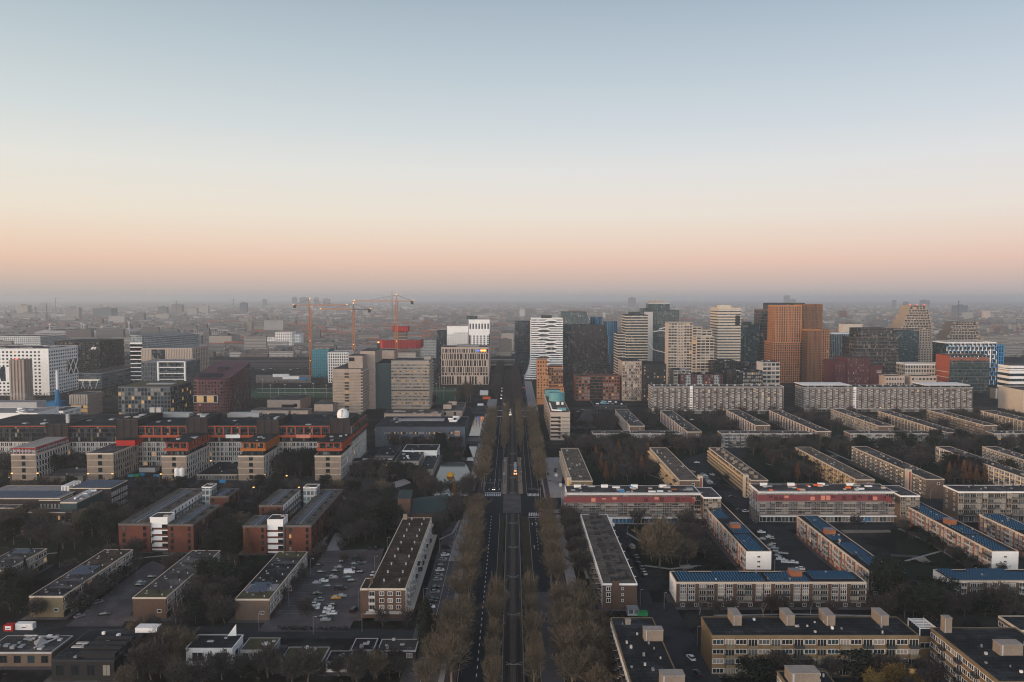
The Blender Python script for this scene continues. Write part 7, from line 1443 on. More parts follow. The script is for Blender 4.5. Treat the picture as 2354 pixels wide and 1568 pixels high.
def houseshape(b, x, y, w, d, h, k):
    wm, rm = TONES[k][1], TONES[k][2]
    b.box(x, y, 0, x + w, y + d, h, wm, bottom=False, top=rm)
    if k in (0, 4) and d < 14:      # pitched roof
        n = len(b.v); b.v += [(x - .3, y - .4, h - .1), (x + w + .3, y - .4, h - .1), (x + w + .3, y + d + .4, h - .1), (x - .3, y + d + .4, h - .1), (x, y + d / 2, h + 4), (x + w, y + d / 2, h + 4)]
        for f in ((0, 1, 5, 4), (2, 3, 4, 5), (1, 2, 5), (3, 0, 4)): b.f.append(tuple(n + q for q in f)); b.m.append(b.mi(rm))
    else:
        b.box(x + w * .1, y + d * .3, h, x + w * .1 + min(5, w * .3), y + d * .7, h + 2.2, 'concrete_dark', bottom=False)
    # facade lines: a strip of dark glass per storey
    if y < 4200:
        n = max(1, int(h / 3.2))
        for j in range(n): z = h * (j + .35) / n; b.quad([(x + .5, y - .06, z), (x + w - .5, y - .06, z), (x + w - .5, y - .06, z + 1.4), (x + .5, y - .06, z + 1.4)], 'pane_grey')
    elif b is rest and k in (2, 6): pass
NI = 250
for i, (a, X, Y, w, d, h, k) in enumerate(cand):
    if i < NI:
        b = MB(); houseshape(b, 0, 0, w, d, h, k); o = b.build('distant_building', None, (X, Y, 0)); px = CX + X / Y * F
        side = 'left of the cranes' if px < 660 else 'between the cranes and the boulevard' if px < 1176 else 'behind the towers right of the boulevard' if px < 1900 else 'in the far right of the city'
        tag(o, f"{TONES[k][0]} {'long low' if w > 26 else 'small' if h < 20 else 'tall'} building in the hazy distance {side}", 'building', f'distant city buildings {side}')
    else: houseshape(rest, X, Y, w, d, h, k)
struct('distant_city', rest, 'stuff')
# ================================================================== TREES
def bare_mesh(seed, h, spread, up, twigs, bark, twig, first=.22, tw=.07, lo=False, wr=.8):
    r = random.Random(seed); T, Cn = MB(), MB(); tips = []
    def limb(p, d, L, r0, lev):
        n = 3; q = p
        for i in range(n):
            d2 = (d + Vector((r.uniform(-.25, .25), r.uniform(-.25, .25), r.uniform(-.08, .22)))).normalized(); e = q + d2 * (L / n)
            ra, rb = r0 * (1 - i / n * .6), r0 * (1 - (i + 1) / n * .6)
            if not (lo and lev > 1): (T if lev < 2 else Cn).tube(q, e, ra, rb, bark if lev < 2 else twig, 4 if lev == 0 else 3)
            q, d = e, d2
            if lev < 2 and i > 0 or lev == 1:
                for k in range(2 if lev == 0 else 2):
                    a = r.uniform(0, 6.28); sd = (d2 * up + Vector((math.cos(a), math.sin(a), r.uniform(-.1, .5))) * spread).normalized()
                    if lev == 1 or True: limb(q, sd, L * r.uniform(.4, .62), rb * .55, lev + 1)
            if lev >= 1: tips.append((q, d2, L))
    limb(Vector((0, 0, 0)), Vector((0, 0, 1)), h * .42, h * .024, 0)
    base = h * first
    for k in range(6):
        a = k * 2.4 + r.uniform(-.4, .4); z = base + (h * .38 - base) * k / 6
        limb(Vector((0, 0, z)), Vector((math.cos(a) * spread, math.sin(a) * spread, up * .9)).normalized(), h * r.uniform(.38, .52), h * .014, 1)
    top = max(t[0].z for t in tips); s = h / (top + 1.2); rs = sorted(math.hypot(t[0].x, t[0].y) for t in tips); k_ = wr * top / 2 / max(.1, rs[int(len(rs) * .93)])
    for b in (T, Cn): b.v = [(x * k_, y * k_, z) for x, y, z in b.v]
    tips = [(Vector((p.x * k_, p.y * k_, p.z)), d, L) for p, d, L in tips]; zc, hz, rr = top * .62, top * .38, wr * top * .48
    for i in range(twigs):
        p, d, L = tips[r.randrange(len(tips))]
        a = r.uniform(0, 6.28); e = (d * .7 + Vector((math.cos(a), math.sin(a), r.uniform(-.3, .8))) * r.uniform(.3, 1.0)).normalized(); l = r.uniform(.5, 1.7) * h / 14
        if i % 5 < 2:      # fine twigs filling the crown
            u3 = Vector((r.gauss(0, 1), r.gauss(0, 1), r.gauss(0, 1))).normalized() * r.random() ** .4; p = Vector((u3.x * rr, u3.y * rr, zc + u3.z * hz)); e = (u3 + Vector((r.gauss(0, .4), r.gauss(0, .4), .5 + r.gauss(0, .3)))).normalized()
        p0 = p - d * r.uniform(0, L * .35) + Vector((r.uniform(-.4, .4), r.uniform(-.4, .4), r.uniform(-.4, .4))); side = e.orthogonal(); side.rotate(Matrix.Rotation(r.uniform(0, 6.28), 3, e)); side *= tw
        p1 = p0 + e * l; n = len(Cn.v); Cn.v += [tuple(p0 - side), tuple(p0 + side), tuple(p1)]; Cn.f.append((n, n + 1, n + 2)); Cn.m.append(Cn.mi(twig))
    for b in (T, Cn): b.v = [(x * s, y * s, z * s) for x, y, z in b.v]
    return T.mesh('trunk'), Cn.mesh('crown')
def leafy_mesh(seed, h, w, shape, n, twig, size):
    r = random.Random(seed); T, Cn = MB(), MB(); T.tube((0, 0, 0), (0, 0, h * .85), h * .02, h * .006, 'bark', 5)
    lobes = [(r.uniform(.3, .95), r.uniform(0, 6.28), r.uniform(.35, .9)) for _ in range(16)]
    for k in range(8): a = k * 2.4; z = h * (.2 + .07 * k); T.tube((0, 0, z), (math.cos(a) * w * .35, math.sin(a) * w * .35, z + h * .1), .09, .03, 'bark', 3)
    for i in range(n):
        zf, a, q = lobes[r.randrange(16)]; zf = min(1, max(.08, zf + r.gauss(0, .10)))
        rad = w / 2 * ({'cone': (1.05 - zf), 'col': (1 - abs(zf - .45) ** 3 * 5) * .9, 'ball': math.sqrt(max(.05, 1 - (1.5 * (zf - .58)) ** 2))}[shape])
        aa = a + r.gauss(0, .5); rr = rad * min(1.05, q + r.gauss(0, .22)); p = Vector((math.cos(aa) * rr, math.sin(aa) * rr, h * zf))
        d = Vector((r.gauss(0, 1), r.gauss(0, 1), r.gauss(0, .7))).normalized() * size * r.uniform(.6, 1.4); e = d.orthogonal().normalized() * size * r.uniform(.3, .6)
        k = len(Cn.v); Cn.v += [tuple(p - d), tuple(p + e), tuple(p + d * .6), tuple(p - e)]; Cn.f.append((k, k + 1, k + 2, k + 3)); Cn.m.append(Cn.mi(twig))
    return T.mesh('trunk'), Cn.mesh('crown')
PRO = {}
PRO['street'] = [bare_mesh(s, 14, .75, 1.0, 3600, 'bark_warm', 'twig_warm', .2, .055, wr=.78) for s in (1, 2, 3, 4)]
PRO['bare'] = [bare_mesh(s, 13, .95, .8, 4200, 'bark', 'twig', .2, .085) for s in (5, 6, 7)]
PRO['plum'] = [bare_mesh(s, 12, .85, .8, 4000, 'bark', 'twig_plum', .2, .085) for s in (8, 9)]
PRO['brown'] = [bare_mesh(s, 13, .9, .85, 4400, 'bark', 'twig_warm', .2, .07) for s in (14, 15)]
PRO['poplar'] = [bare_mesh(s, 20, .30, 1.5, 3600, 'bark_warm', 'twig_warm', .25, .08, wr=.32) for s in (10, 11)]
PRO['birch'] = [bare_mesh(12, 11, .55, 1.2, 1100, 'birch', 'twig_plum', .3, .03, wr=.5)]
PRO['rust'] = [leafy_mesh(s, 13, 6, 'cone', 1500, 'twig_rust', .42) for s in (1, 2)]
PRO['ever'] = [leafy_mesh(s, 10, 8, 'ball', 2200, 'leaf_dark', .42) for s in (3, 4)]
PRO['conifer'] = [leafy_mesh(5, 12, 5, 'cone', 1800, 'leaf_dark', .4)]
PRO['cypress'] = [leafy_mesh(6, 16, 5, 'col', 2600, 'leaf_dark', .42)]
PRO['willow'] = [leafy_mesh(7, 8, 8, 'ball', 1900, 'twig_olive', .36)]
PRO['shrub'] = [leafy_mesh(s, 3.2, 4.5, 'ball', 500, m_, .34) for s, m_ in ((8, 'leaf_dark'), (9, 'twig'))]
KN = {'street': 'bare brown street tree', 'bare': 'bare dark tree', 'plum': 'bare purplish tree', 'brown': 'brownish bare tree', 'poplar': 'slender bare poplar', 'birch': 'white-stemmed bare birch', 'rust': 'russet conifer', 'ever': 'dark evergreen tree', 'conifer': 'dark pointed conifer', 'cypress': 'tall dark cypress', 'willow': 'olive yellow willow', 'shrub': 'low shrub'}
ON = {'rust': 'conifer_tree', 'ever': 'evergreen_tree', 'conifer': 'conifer_tree', 'cypress': 'cypress_tree', 'willow': 'willow_tree', 'shrub': 'shrub', 'poplar': 'poplar_tree', 'birch': 'birch_tree'}
TREES = []
def inpoly(x, y, P):
    c = False; n = len(P)
    for i in range(n):
        (xa, ya), (xb, yb) = P[i], P[(i + 1) % n]
        if (ya > y) != (yb > y) and x < (xb - xa) * (y - ya) / (yb - ya) + xa: c = not c
    return c
FOOT = [g for B in BLDS for g in B.foot]
def clear(x, y, mrg=2.2):
    for g in FOOT:
        if g[0] - mrg < x < g[1] + mrg and g[2] - mrg < y < g[3] + mrg: return False
    return not any(inpoly(x, y, P) for P in NOGO)
tr = random.Random(33)
def tree(x, y, kind, h, row=None):
    h *= 1.22 if kind != 'shrub' else 1
    P = PRO[kind]; T, Cn = P[tr.randrange(len(P))]; base = {'street': 14, 'bare': 13, 'plum': 12, 'brown': 13, 'poplar': 20, 'birch': 11, 'rust': 13, 'ever': 10, 'conifer': 12, 'cypress': 16, 'willow': 8, 'shrub': 3.2}[kind]
    TREES.append((x, y, kind, h / base, T, Cn, row))
def treed(px, py, kind, h): tree(*gp(px, py), kind, h)
def patch(P, n, kinds, h0, h1, mrg=2.5):
    xs, ys = [p[0] for p in P], [p[1] for p in P]; k = t = 0; pts = []; n = int(n * 2.0)
    while k < n and t < n * 40:
        t += 1; px, py = tr.uniform(min(xs), max(xs)), tr.uniform(min(ys), max(ys))
        if not inpoly(px, py, P): continue
        x, y = gp(px, py)
        if not clear(x, y, mrg) or any((x - a) ** 2 + (y - b) ** 2 < 16 for a, b in pts): continue
        pts.append((x, y)); tree(x, y, tr.choice(kinds), tr.uniform(h0, h1)); k += 1
# boulevard rows
for y in (262, 275, 288, 302, 330, 352, 372, 392, 412, 430, 446, 461, 545, 560, 576, 592, 608, 625, 642, 656, 670, 684, 698, 712, 726, 740, 754, 768, 782, 796, 810, 824, 838): tree(-20.6 + tr.uniform(-.6, .6), y + tr.uniform(-2, 2), 'street', tr.uniform(12, 15.5), 'outer left row along the boulevard')
for y in (258, 270, 284, 300, 318, 352, 374, 394, 414, 432, 450, 545, 562, 580, 598, 615, 633, 648, 662, 676, 690, 704, 718, 732, 746, 760, 774, 788, 802, 816, 830, 846): tree(20.0 + tr.uniform(-.5, .5), y + tr.uniform(-2, 2), 'street', tr.uniform(12.5, 15.5), 'outer right row along the boulevard')
for y in (252, 266, 281, 300, 320): tree(-6.3, y, 'street', tr.uniform(12, 15), 'inner left row by the tracks'); tree(7.4, y + 5, 'street', tr.uniform(12, 15), 'inner right row by the tracks')
for y in (655, 690, 725, 760, 800, 840): tree(-6.2, y, 'poplar', tr.uniform(17, 21), 'inner left row by the tracks'); tree(7.2, y + 12, 'poplar', tr.uniform(17, 21), 'inner right row by the tracks')
for y in (250, 262, 276, 290, 306, 322): tree(28 + tr.uniform(-1, 1), y, 'brown', tr.uniform(10, 14), 'outermost right row at the bottom'); 
for y in (255, 270, 288): tree(-27 + tr.uniform(-1.5, 1.5), y, 'street', tr.uniform(11, 13), 'outermost left row at the bottom')
for y in (365, 385, 405, 425, 445): tree(31.5 + tr.uniform(-1, 1), y, 'bare', tr.uniform(9, 12))
for y in range(922, 1440, 13): tree(-20.5, y + tr.uniform(-4, 4), 'bare', tr.uniform(12, 16)); tree(6.8, y + tr.uniform(-4, 4), 'plum', tr.uniform(11, 14)); tree(-6.4, y, 'bare', tr.uniform(9, 12)) if y < 1300 else None; tree(20.5, y + tr.uniform(-4, 4), 'bare', tr.uniform(10, 13)) if y < 1000 else None
# left
patch([(0, 1195), (560, 1185), (560, 1262), (0, 1262)], 34, ['bare', 'bare', 'plum', 'brown', 'ever'], 8, 12)
patch([(150, 1290), (330, 1265), (330, 1425), (155, 1425)], 7, ['bare', 'plum', 'shrub'], 5, 9)
patch([(390, 1300), (545, 1265), (545, 1440), (390, 1440)], 11, ['bare', 'plum', 'ever', 'birch'], 6, 11)
patch([(0, 1310), (65, 1300), (65, 1420), (0, 1420)], 6, ['bare', 'ever', 'conifer'], 6, 10)
patch([(560, 1215), (640, 1215), (700, 1262), (560, 1262)], 8, ['ever', 'rust', 'bare', 'birch'], 8, 12)
patch([(745, 1180), (930, 1150), (930, 1225), (770, 1258)], 30, ['bare', 'plum', 'bare', 'plum', 'ever'], 8, 12)
patch([(1000, 1180), (1060, 1170), (1045, 1235), (1000, 1240)], 6, ['bare', 'plum'], 8, 11)
patch([(0, 1124), (870, 1126), (940, 1144), (0, 1142)], 26, ['bare', 'bare', 'brown', 'plum', 'ever'], 7, 10)
patch([(0, 1155), (860, 1156), (860, 1180), (0, 1180)], 16, ['bare', 'plum', 'bare'], 7, 10)
patch([(90, 1065), (200, 1065), (200, 1096), (90, 1096)], 5, ['ever', 'bare'], 9, 12); patch([(0, 1060), (25, 1060), (25, 1100), (0, 1100)], 3, ['bare'], 11, 14)
patch([(612, 1060), (722, 1060), (722, 1100), (612, 1100)], 13, ['ever', 'bare', 'plum', 'ever'], 9, 14)
patch([(812, 1085), (985, 1082), (1000, 1125), (812, 1100)], 18, ['bare', 'ever', 'plum', 'bare'], 7, 11)
patch([(975, 1130), (1085, 1130), (1080, 1148), (975, 1148)], 8, ['bare', 'rust', 'bare'], 9, 13)
patch([(900, 1016), (1060, 1028), (1060, 1036), (900, 1034)], 9, ['ever', 'plum', 'bare', 'ever'], 7, 12, 1)
treed(1064, 1125, 'rust', 13); treed(1050, 1122, 'bare', 12); treed(662, 1108, 'willow', 8.5); treed(706, 1108, 'willow', 5); treed(435, 1112, 'conifer', 9); treed(681, 1260, 'ever', 13); treed(570, 1280, 'rust', 12); treed(590, 1270, 'rust', 10)
treed(137, 1305, 'conifer', 10); treed(188, 1225, 'birch', 12); treed(450, 1462, 'birch', 12); treed(535, 1335, 'birch', 12); treed(365, 1530, 'birch', 13); treed(85, 1425, 'bare', 8)
treed(977, 1500, 'cypress', 17); treed(993, 1505, 'cypress', 13); treed(973, 1480, 'cypress', 12); treed(960, 1525, 'ever', 9)
for i, px in enumerate(range(300, 980, 52)): treed(px + tr.uniform(-18, 18), 1560 + tr.uniform(-8, 40), tr.choice(['bare', 'bare', 'brown', 'plum']), tr.uniform(7, 11))
patch([(300, 1480), (425, 1470), (425, 1560), (300, 1560)], 9, ['bare', 'plum', 'brown'], 6, 10); patch([(560, 1510), (950, 1525), (950, 1560), (560, 1560)], 10, ['bare', 'shrub', 'plum'], 4, 7)
patch([(1290, 1440), (1400, 1440), (1420, 1565), (1310, 1565)], 9, ['brown', 'bare', 'shrub'], 6, 10)
# right
treed(1515, 1306, 'brown', 21); treed(1497, 1290, 'brown', 15); treed(1545, 1296, 'brown', 14); treed(1560, 1280, 'bare', 11)
patch([(1455, 1205), (1600, 1205), (1640, 1300), (1475, 1300)], 9, ['bare', 'brown', 'plum'], 8, 12)
patch([(1300, 1195), (1335, 1195), (1350, 1260), (1315, 1260)], 4, ['bare', 'plum', 'birch'], 8, 11)
patch([(1365, 1040), (1490, 1040), (1545, 1108), (1375, 1108)], 26, ['bare', 'plum', 'bare', 'rust'], 8, 12)
patch([(1615, 1065), (1700, 1070), (1700, 1110), (1630, 1110)], 3, ['bare'], 6, 8)
patch([(1755, 1060), (1830, 1060), (1950, 1108), (1790, 1108)], 22, ['bare', 'plum', 'rust', 'ever'], 8, 12)
patch([(2030, 1060), (2150, 1040), (2150, 1060), (2120, 1090)], 9, ['bare', 'plum'], 8, 11)
patch([(2175, 1090), (2330, 1106), (2330, 1116), (2180, 1110)], 14, ['ever', 'rust', 'bare'], 10, 14)
for l, r_ in ((1300, 1440), (1440, 1660), (1640, 1870), (1860, 2180), (2180, 2353)):
    patch([(l, 1028), (r_, 1028), (r_, 1046), (l, 1046)], 13, ['bare', 'plum', 'bare', 'ever'], 9, 13)
    patch([(l, 958), (r_, 958), (r_, 995), (l, 995)], 15, ['bare', 'plum', 'plum'], 8, 12)
treed(1558, 1035, 'willow', 9); treed(2243, 1035, 'willow', 8)
patch([(1590, 1410), (2000, 1410), (2100, 1422), (1600, 1422)], 5, ['bare', 'plum', 'birch'], 6, 9); patch([(2060, 1360), (2180, 1400), (2170, 1440), (2060, 1420)], 9, ['bare', 'plum', 'ever'], 7, 11)
treed(2036, 1385, 'ever', 15); treed(2028, 1375, 'ever', 10); patch([(2190, 1404), (2353, 1404), (2353, 1425), (2190, 1425)], 5, ['bare', 'plum', 'shrub'], 5, 8)
patch([(2050, 1215), (2120, 1225), (2320, 1325), (2250, 1325)], 12, ['shrub', 'bare', 'shrub'], 3, 6); treed(1968, 1222, 'bare', 9)
patch([(2070, 1560), (2160, 1555), (2160, 1600), (2000, 1600)], 5, ['willow', 'bare', 'plum'], 5, 8); patch([(1700, 1560), (2060, 1556), (2060, 1562), (1700, 1566)], 5, ['bare', 'shrub', 'plum'], 5, 9)
treed(2044, 1215, 'shrub', 3); treed(1892, 1208, 'conifer', 9); treed(2300, 1410, 'bare', 12)
for k in range(26): tree(tr.uniform(-105, -55), tr.uniform(905, 1010), tr.choice(['plum', 'bare', 'poplar']), tr.uniform(12, 19)) if k < 12 else None
for k in range(10): tree(-95 + k * 5 + tr.uniform(-2, 2), 985 + tr.uniform(-25, 10), 'poplar', tr.uniform(18, 24))
TREES = [q for q in TREES if q[2] == 'street' or q[6] or clear(q[0], q[1], .8) or q[2] in ('cypress',)]
for px, py, h in ((702, 1306, 8), (726, 1290, 8), (741, 1278, 8), (694, 1338, 9), (700, 1421, 9), (678, 1360, 8), (650, 1385, 8), (784, 1268, 7), (830, 1300, 7), (880, 1440, 8), (935, 1440, 8), (793, 1300, 7)):
    n0 = len(TREES); tree(*gp(px, py), tr.choice(['bare', 'plum']), h * .85)
def seen(q):
    px = CX + q[0] / q[1] * F; return -60 < px < 2420 and q[1] > 235
TREES = [q for q in TREES if seen(q)]
TREES.sort(key=lambda q: q[1] / q[3]); KEEP = {}

main = [q for q in TREES if q[2] != 'shrub'][:296] + [q for q in TREES if q[2] == 'shrub']; extra = [q for q in TREES if q[2] != 'shrub'][296:]
gr = {}
for x, y, kind, s, T, Cn, row in main:
    rz = tr.uniform(0, 6.28); sc = s * tr.uniform(.96, 1.04)
    o = thing(ON.get(kind, 'bare_tree'), '', 'shrub' if kind == 'shrub' else 'tree', (x, y, 0), rz); fat = .62 if row and 'inner' in row and kind == 'street' else 1.0; o.scale = (sc * fat * tr.uniform(.9, 1.1), sc * fat * tr.uniform(.9, 1.1), sc)
    ob('trunk', T, o); ob('crown' if kind != 'shrub' else 'leaves', Cn, o); px = CX + x / y * F
    if row: gr.setdefault((f'{KN[kind]} in the {row}', 'from the camera'), []).append((o, y)); continue
    best, bd = None, 1e9
    for B in BLDS:
        if not B.short: continue
        for g in B.foot:
            dx = max(g[0] - x, 0, x - g[1]); dy = max(g[2] - y, 0, y - g[3]); d = math.hypot(dx, dy)
            if d < bd: bd, best = d, (B, dx, dy, g)
    B, dx, dy, g = best
    rel = ('behind' if y > g[3] else 'before') if dy >= dx else ('left of' if x < g[0] else 'right of')
    gr.setdefault((f'{KN[kind]} {rel} {B.short}', 'from left'), []).append((o, px))
for (base, by), it in gr.items(): number(it, base, 'trees along the boulevard' if 'row' in base.split() and ('boulevard' in base or 'tracks' in base or 'bottom' in base) else 'shrubs in the gardens' if 'shrub' in base else 'trees between the buildings', by)
LOD = {'bare': [bare_mesh(q, 13, .95, .8, 900, 'bark', 'twig', .2, .16, True) for q in (25, 26)], 'plum': [bare_mesh(28, 12, .85, .8, 900, 'bark', 'twig_plum', .2, .16, True)], 'brown': [bare_mesh(27, 13, .9, .85, 900, 'bark', 'twig_warm', .2, .15, True)], 'poplar': [bare_mesh(30, 20, .3, 1.5, 900, 'bark', 'twig_warm', .25, .17, True, .32)]}
LOD['street'] = [bare_mesh(q, 14, .8, .9, 1000, 'bark_warm', 'twig_warm', .2, .15, True, .78) for q in (31, 32)]
wd = MB()
for x, y, kind, s, T, Cn, row in extra:
    if kind in LOD: T, Cn = LOD[kind][tr.randrange(len(LOD[kind]))]
    M_ = Matrix.Translation((x, y, 0)) @ Matrix.Rotation(tr.uniform(0, 6), 4, 'Z') @ Matrix.Scale(s, 4)
    for me in (T, Cn):
        n = len(wd.v); wd.v += [tuple(M_ @ v.co) for v in me.vertices]; mi = wd.mi(me.materials[0].name)
        for p in me.polygons: wd.f.append(tuple(n + q for q in p.vertices)); wd.m.append(mi)
if wd.f: struct('far_trees', wd, 'stuff')
# woods and gardens of the far city: clouds of small faces
r = random.Random(9); wd = MB()
for i in range(7000):
    u_ = r.random()
    Y = 1000 * math.exp(u_ ** 1.0 * math.log(9.5)); X = r.uniform(-.70, .70) * Y
    if abs(X) < 30 and Y < 2500: continue
    if Y < 1700 and (1425 < Y < 1650 or not clear(X, Y, 8)): continue
    if Y < 1250 and X > -160 and r.random() < .8: continue
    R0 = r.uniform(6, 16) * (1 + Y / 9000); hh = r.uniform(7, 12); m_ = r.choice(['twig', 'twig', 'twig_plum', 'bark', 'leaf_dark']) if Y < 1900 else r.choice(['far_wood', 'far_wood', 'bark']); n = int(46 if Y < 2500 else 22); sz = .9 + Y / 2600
    mi = wd.mi(m_)
    for k in range(n):
        a, q = r.uniform(0, 6.28), math.sqrt(r.random()); zz = hh * (1 - q * q * .6) * r.uniform(.15, 1); p = Vector((X + math.cos(a) * q * R0 * 1.6, Y + math.sin(a) * q * R0, zz))
        d = Vector((r.gauss(0, 1), r.gauss(0, .5), r.gauss(0, 1))) * sz * .8; e = Vector((r.gauss(0, 1), r.gauss(0, .5), r.gauss(0, 1))) * sz * .8; c = len(wd.v); wd.v += [tuple(p), tuple(p + d), tuple(p + e)]; wd.f.append((c, c + 1, c + 2)); wd.m.append(mi)
struct('woodland', wd, 'stuff')
# undergrowth in gardens: low leafless shrubs, hedges
wd = MB(); r = random.Random(17)
for i in range(2600):
    px, py = r.uniform(-40, 2390), 1020 + 550 * r.random() ** 1.2; x, y = gp(px, py)
    if not clear(x, y, 1.0) or abs(x) < 31: continue
    if r.random() < .35: continue
    m_ = r.choice(['twig', 'twig', 'twig_plum', 'leaf_dark', 'twig_warm']); mi = wd.mi(m_); R0 = r.uniform(.8, 2.6); hh = r.uniform(.8, 2.6)
    for k in range(26):
        a, q = r.uniform(0, 6.28), math.sqrt(r.random()); p = Vector((x + math.cos(a) * q * R0, y + math.sin(a) * q * R0, hh * (1 - q * q * .7) * r.random())); d = Vector((r.gauss(0, .3), r.gauss(0, .3), r.gauss(.1, .4))); e = Vector((r.gauss(0, .12), r.gauss(0, .12), r.gauss(0, .12))); c = len(wd.v); wd.v += [tuple(p), tuple(p + e), tuple(p + d)]; wd.f.append((c, c + 1, c + 2)); wd.m.append(mi)
struct('undergrowth', wd, 'stuff')
# city lights: far lamps
it = []
for i in range(46):
    Y = r.uniform(1900, 6500); X = r.uniform(-.66, .66) * Y
    m = MB(); m.tube((0, 0, 0), (0, 0, 9), .3, .3, 'dark_metal', 3); s = Y / 3200; m.box(-s * .7, -.3, 9, s * .7, .3, 9 + s, r.choice(['lamp_warm', 'lamp_warm', 'lamp_white'])); o = m.build('distant_lamp', None, (X, Y, 0)); tag(o, 'tiny lit lamp among the hazy distant houses', 'lamp', 'distant lamps of the city')
sv_ = random.Random(3)
m, nt, p = new_mat('steam'); nt.nodes.remove(p); pv = nt.nodes.new('ShaderNodeVolumePrincipled'); pv.inputs['Color'].default_value = (.95, .95, .96, 1); pv.inputs['Density'].default_value = .03
for k_ in ('Density Attribute', 'Color Attribute', 'Temperature Attribute'): pv.inputs[k_].default_value = ''
nt.links.new(pv.outputs[0], nt.nodes['Material Output'].inputs['Volume']); MATS['steam'] = m
for px, py, Y, n_, sx_ in ((24, 806, 850, 7, 1.0), (78, 917, 800, 8, .8)):
    bm = bmesh.new()
    for i in range(n_):
        f_ = i / n_; r0 = (1.5 + 3.0 * f_) * sx_
        mtx = Matrix.Translation((-f_ * 26 * sx_ + sv_.uniform(-1, 1), sv_.uniform(-3, 3), f_ * 5 + sv_.uniform(-1, 1))) @ Matrix.Diagonal((r0 * 1.7, r0, r0 * .8, 1)); bmesh.ops.create_icosphere(bm, subdivisions=2, radius=1, matrix=mtx)
    for v_ in bm.verts: v_.co += Vector((sv_.uniform(-.4, .4), sv_.uniform(-.4, .4), sv_.uniform(-.4, .4)))
    me = bpy.data.meshes.new('steam'); bm.to_mesh(me); me.materials.append(MATS['steam']); o = ob('steam', me, None, (xat(px, py, Y), Y, zat(py, Y))); o['kind'] = 'stuff'
# ================================================================== AIR, SKY, LIGHT, CAMERA
m, nt, p = new_mat('haze'); nt.nodes.remove(p); pv = nt.nodes.new('ShaderNodeVolumePrincipled'); pv.inputs['Color'].default_value = (.88, .95, 1.0, 1); pv.inputs['Density'].default_value = HAZE_D; pv.inputs['Anisotropy'].default_value = 0.25

for k_ in ('Density Attribute', 'Color Attribute', 'Temperature Attribute'): pv.inputs[k_].default_value = ''
nt.links.new(pv.outputs[0], nt.nodes['Material Output'].inputs['Volume']); MATS['haze'] = m
b = MB(); b.box(-31000, -450, -1, 31000, 31000, 152, 'haze'); struct('haze', b, 'stuff')
for m_ in bpy.data.materials:
    m_.cycles.emission_sampling = 'NONE'
sc = bpy.context.scene
w = bpy.data.worlds.new('World'); sc.world = w; w.use_nodes = True; nt = w.node_tree; nt.nodes.clear(); N, L = nt.nodes.new, nt.links.new
out = N('ShaderNodeOutputWorld'); bg = N('ShaderNodeBackground'); L(bg.outputs[0], out.inputs[0])
tc = N('ShaderNodeTexCoord'); sx = N('ShaderNodeSeparateXYZ'); L(tc.outputs['Generated'], sx.inputs[0])
def srgb(*c): return tuple((q / 255 / 12.92) if q / 255 <= .04045 else ((q / 255 + .055) / 1.055) ** 2.4 for q in c)
def ramp(stops):
    r = N('ShaderNodeValToRGB'); e = r.color_ramp.elements; r.color_ramp.interpolation = 'EASE' if 0 else 'LINEAR'
    for i, (p, c) in enumerate(stops):
        q = e[i] if i < 2 else e.new(p)
        q.position = p; q.color = (*srgb(*c), 1)
    return r
SUN_AZ, SUN_EL = R(-112), R(7)      # from the view direction, to the left and behind
sd = Vector((math.sin(SUN_AZ) * math.cos(SUN_EL), math.cos(SUN_AZ) * math.cos(SUN_EL), math.sin(SUN_EL)))
mz = N('ShaderNodeMath'); mz.operation = 'MULTIPLY'; mz.inputs[1].default_value = 2.0; mz.use_clamp = True; L(sx.outputs[2], mz.inputs[0])
rp = ramp(SKY); L(mz.outputs[0], rp.inputs[0])
rx = N('ShaderNodeMapRange'); rx.inputs['From Min'].default_value = -.55; rx.inputs['From Max'].default_value = .55; L(sx.outputs[0], rx.inputs['Value'])
tn = N('ShaderNodeMix'); tn.data_type = 'RGBA'; tn.inputs[6].default_value = (1.01, .99, .94, 1); tn.inputs[7].default_value = (.97, .965, .99, 1); L(rx.outputs[0], tn.inputs['Factor'])
mu = N('ShaderNodeMix'); mu.data_type = 'RGBA'; mu.blend_type = 'MULTIPLY'; mu.inputs['Factor'].default_value = 1; L(rp.outputs[0], mu.inputs[6]); L(tn.outputs[2], mu.inputs[7])
sk = N('ShaderNodeTexSky'); sk.sky_type = 'NISHITA'; sk.sun_disc = False; sk.sun_elevation = SUN_EL; sk.sun_rotation = SUN_AZ
sm = N('ShaderNodeVectorMath'); sm.operation = 'SCALE'; L(sk.outputs[0], sm.inputs[0]); sm.inputs['Scale'].default_value = .0015
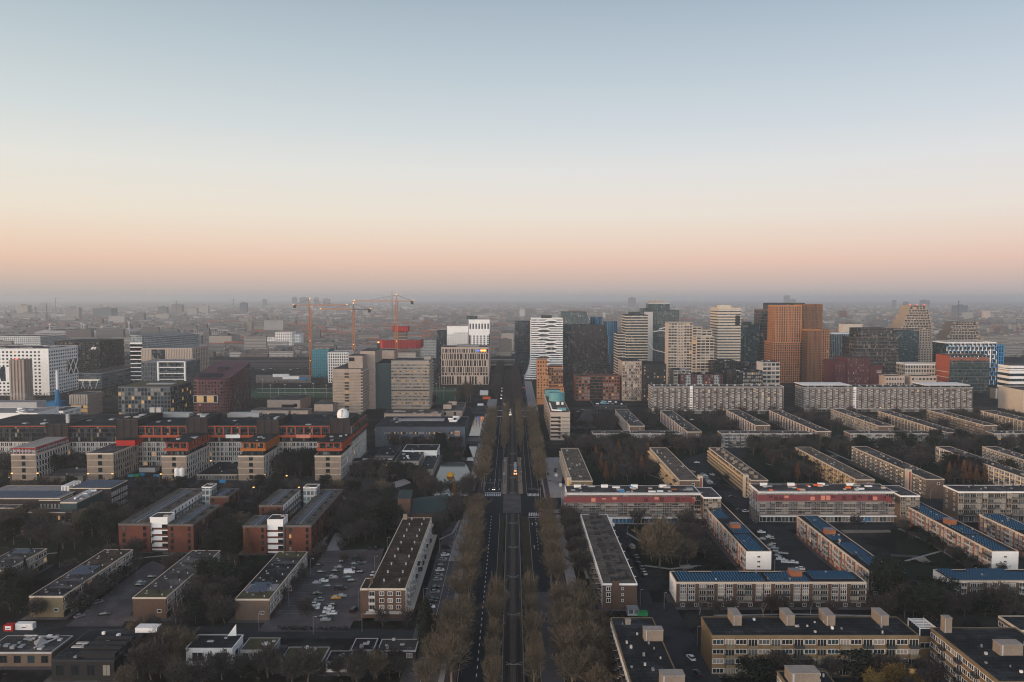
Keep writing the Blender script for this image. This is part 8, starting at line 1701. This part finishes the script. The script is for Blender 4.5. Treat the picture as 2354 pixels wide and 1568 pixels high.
# warm glow of the low sun
dt = N('ShaderNodeVectorMath'); dt.operation = 'DOT_PRODUCT'; L(tc.outputs['Generated'], dt.inputs[0]); dt.inputs[1].default_value = sd
pw = N('ShaderNodeMath'); pw.operation = 'POWER'; mx_ = N('ShaderNodeMath'); mx_.operation = 'MAXIMUM'; mx_.inputs[1].default_value = 0; L(dt.outputs['Value'], mx_.inputs[0]); L(mx_.outputs[0], pw.inputs[0]); pw.inputs[1].default_value = 4
gl_ = N('ShaderNodeVectorMath'); gl_.operation = 'SCALE'; gl_.inputs[0].default_value = (1.25, .95, .70); L(pw.outputs[0], gl_.inputs['Scale'])
a1 = N('ShaderNodeVectorMath'); a1.operation = 'ADD'; L(mu.outputs[2], a1.inputs[0]); L(sm.outputs[0], a1.inputs[1])
a2 = N('ShaderNodeVectorMath'); a2.operation = 'ADD'; L(a1.outputs[0], a2.inputs[0]); L(gl_.outputs[0], a2.inputs[1])
# bright lobe added to the unseen sky behind the camera, lifts the front facades
d2 = N('ShaderNodeVectorMath'); d2.operation = 'DOT_PRODUCT'; L(tc.outputs['Generated'], d2.inputs[0]); d2.inputs[1].default_value = Vector((-.06, -.99, .10)).normalized()
m2 = N('ShaderNodeMath'); m2.operation = 'MAXIMUM'; m2.inputs[1].default_value = 0; L(d2.outputs['Value'], m2.inputs[0])
p2 = N('ShaderNodeMath'); p2.operation = 'POWER'; p2.inputs[1].default_value = 4; L(m2.outputs[0], p2.inputs[0])
g2 = N('ShaderNodeVectorMath'); g2.operation = 'SCALE'; g2.inputs[0].default_value = (2.75, 2.72, 2.68); L(p2.outputs[0], g2.inputs['Scale'])
a3 = N('ShaderNodeVectorMath'); a3.operation = 'ADD'; L(a2.outputs[0], a3.inputs[0]); L(g2.outputs[0], a3.inputs[1])
L(a3.outputs[0], bg.inputs[0]); bg.inputs[1].default_value = 1.0
sl = bpy.data.lights.new('sun', 'SUN'); sl.energy = SUN_E; sl.angle = R(12); sl.color = (1, .64, .38); so = bpy.data.objects.new('sun', sl); C.objects.link(so); so.rotation_euler = (-sd).to_track_quat('-Z', 'Y').to_euler()
cam = bpy.data.cameras.new('camera'); cam.sensor_width = 36; cam.lens = 36 * F / 2353; cam.clip_start = 1; cam.clip_end = 100000; co = bpy.data.objects.new('camera', cam); C.objects.link(co); co.location = (0, 0, H); co.rotation_euler = (math.pi / 2 - PIT, 0, 0); sc.camera = co
sc.view_settings.view_transform = 'Standard'; sc.view_settings.look = 'None'; sc.view_settings.exposure = 0; sc.view_settings.gamma = 1
sc.cycles.use_denoising = DENOISE; sc.cycles.use_adaptive_sampling = False; sc.cycles.filter_width = 1.1; sc.cycles.max_bounces = 4; sc.cycles.diffuse_bounces = 2; sc.cycles.glossy_bounces = 2; sc.cycles.volume_bounces = 2; sc.cycles.transparent_max_bounces = 4; sc.cycles.caustics_reflective = False; sc.cycles.caustics_refractive = False
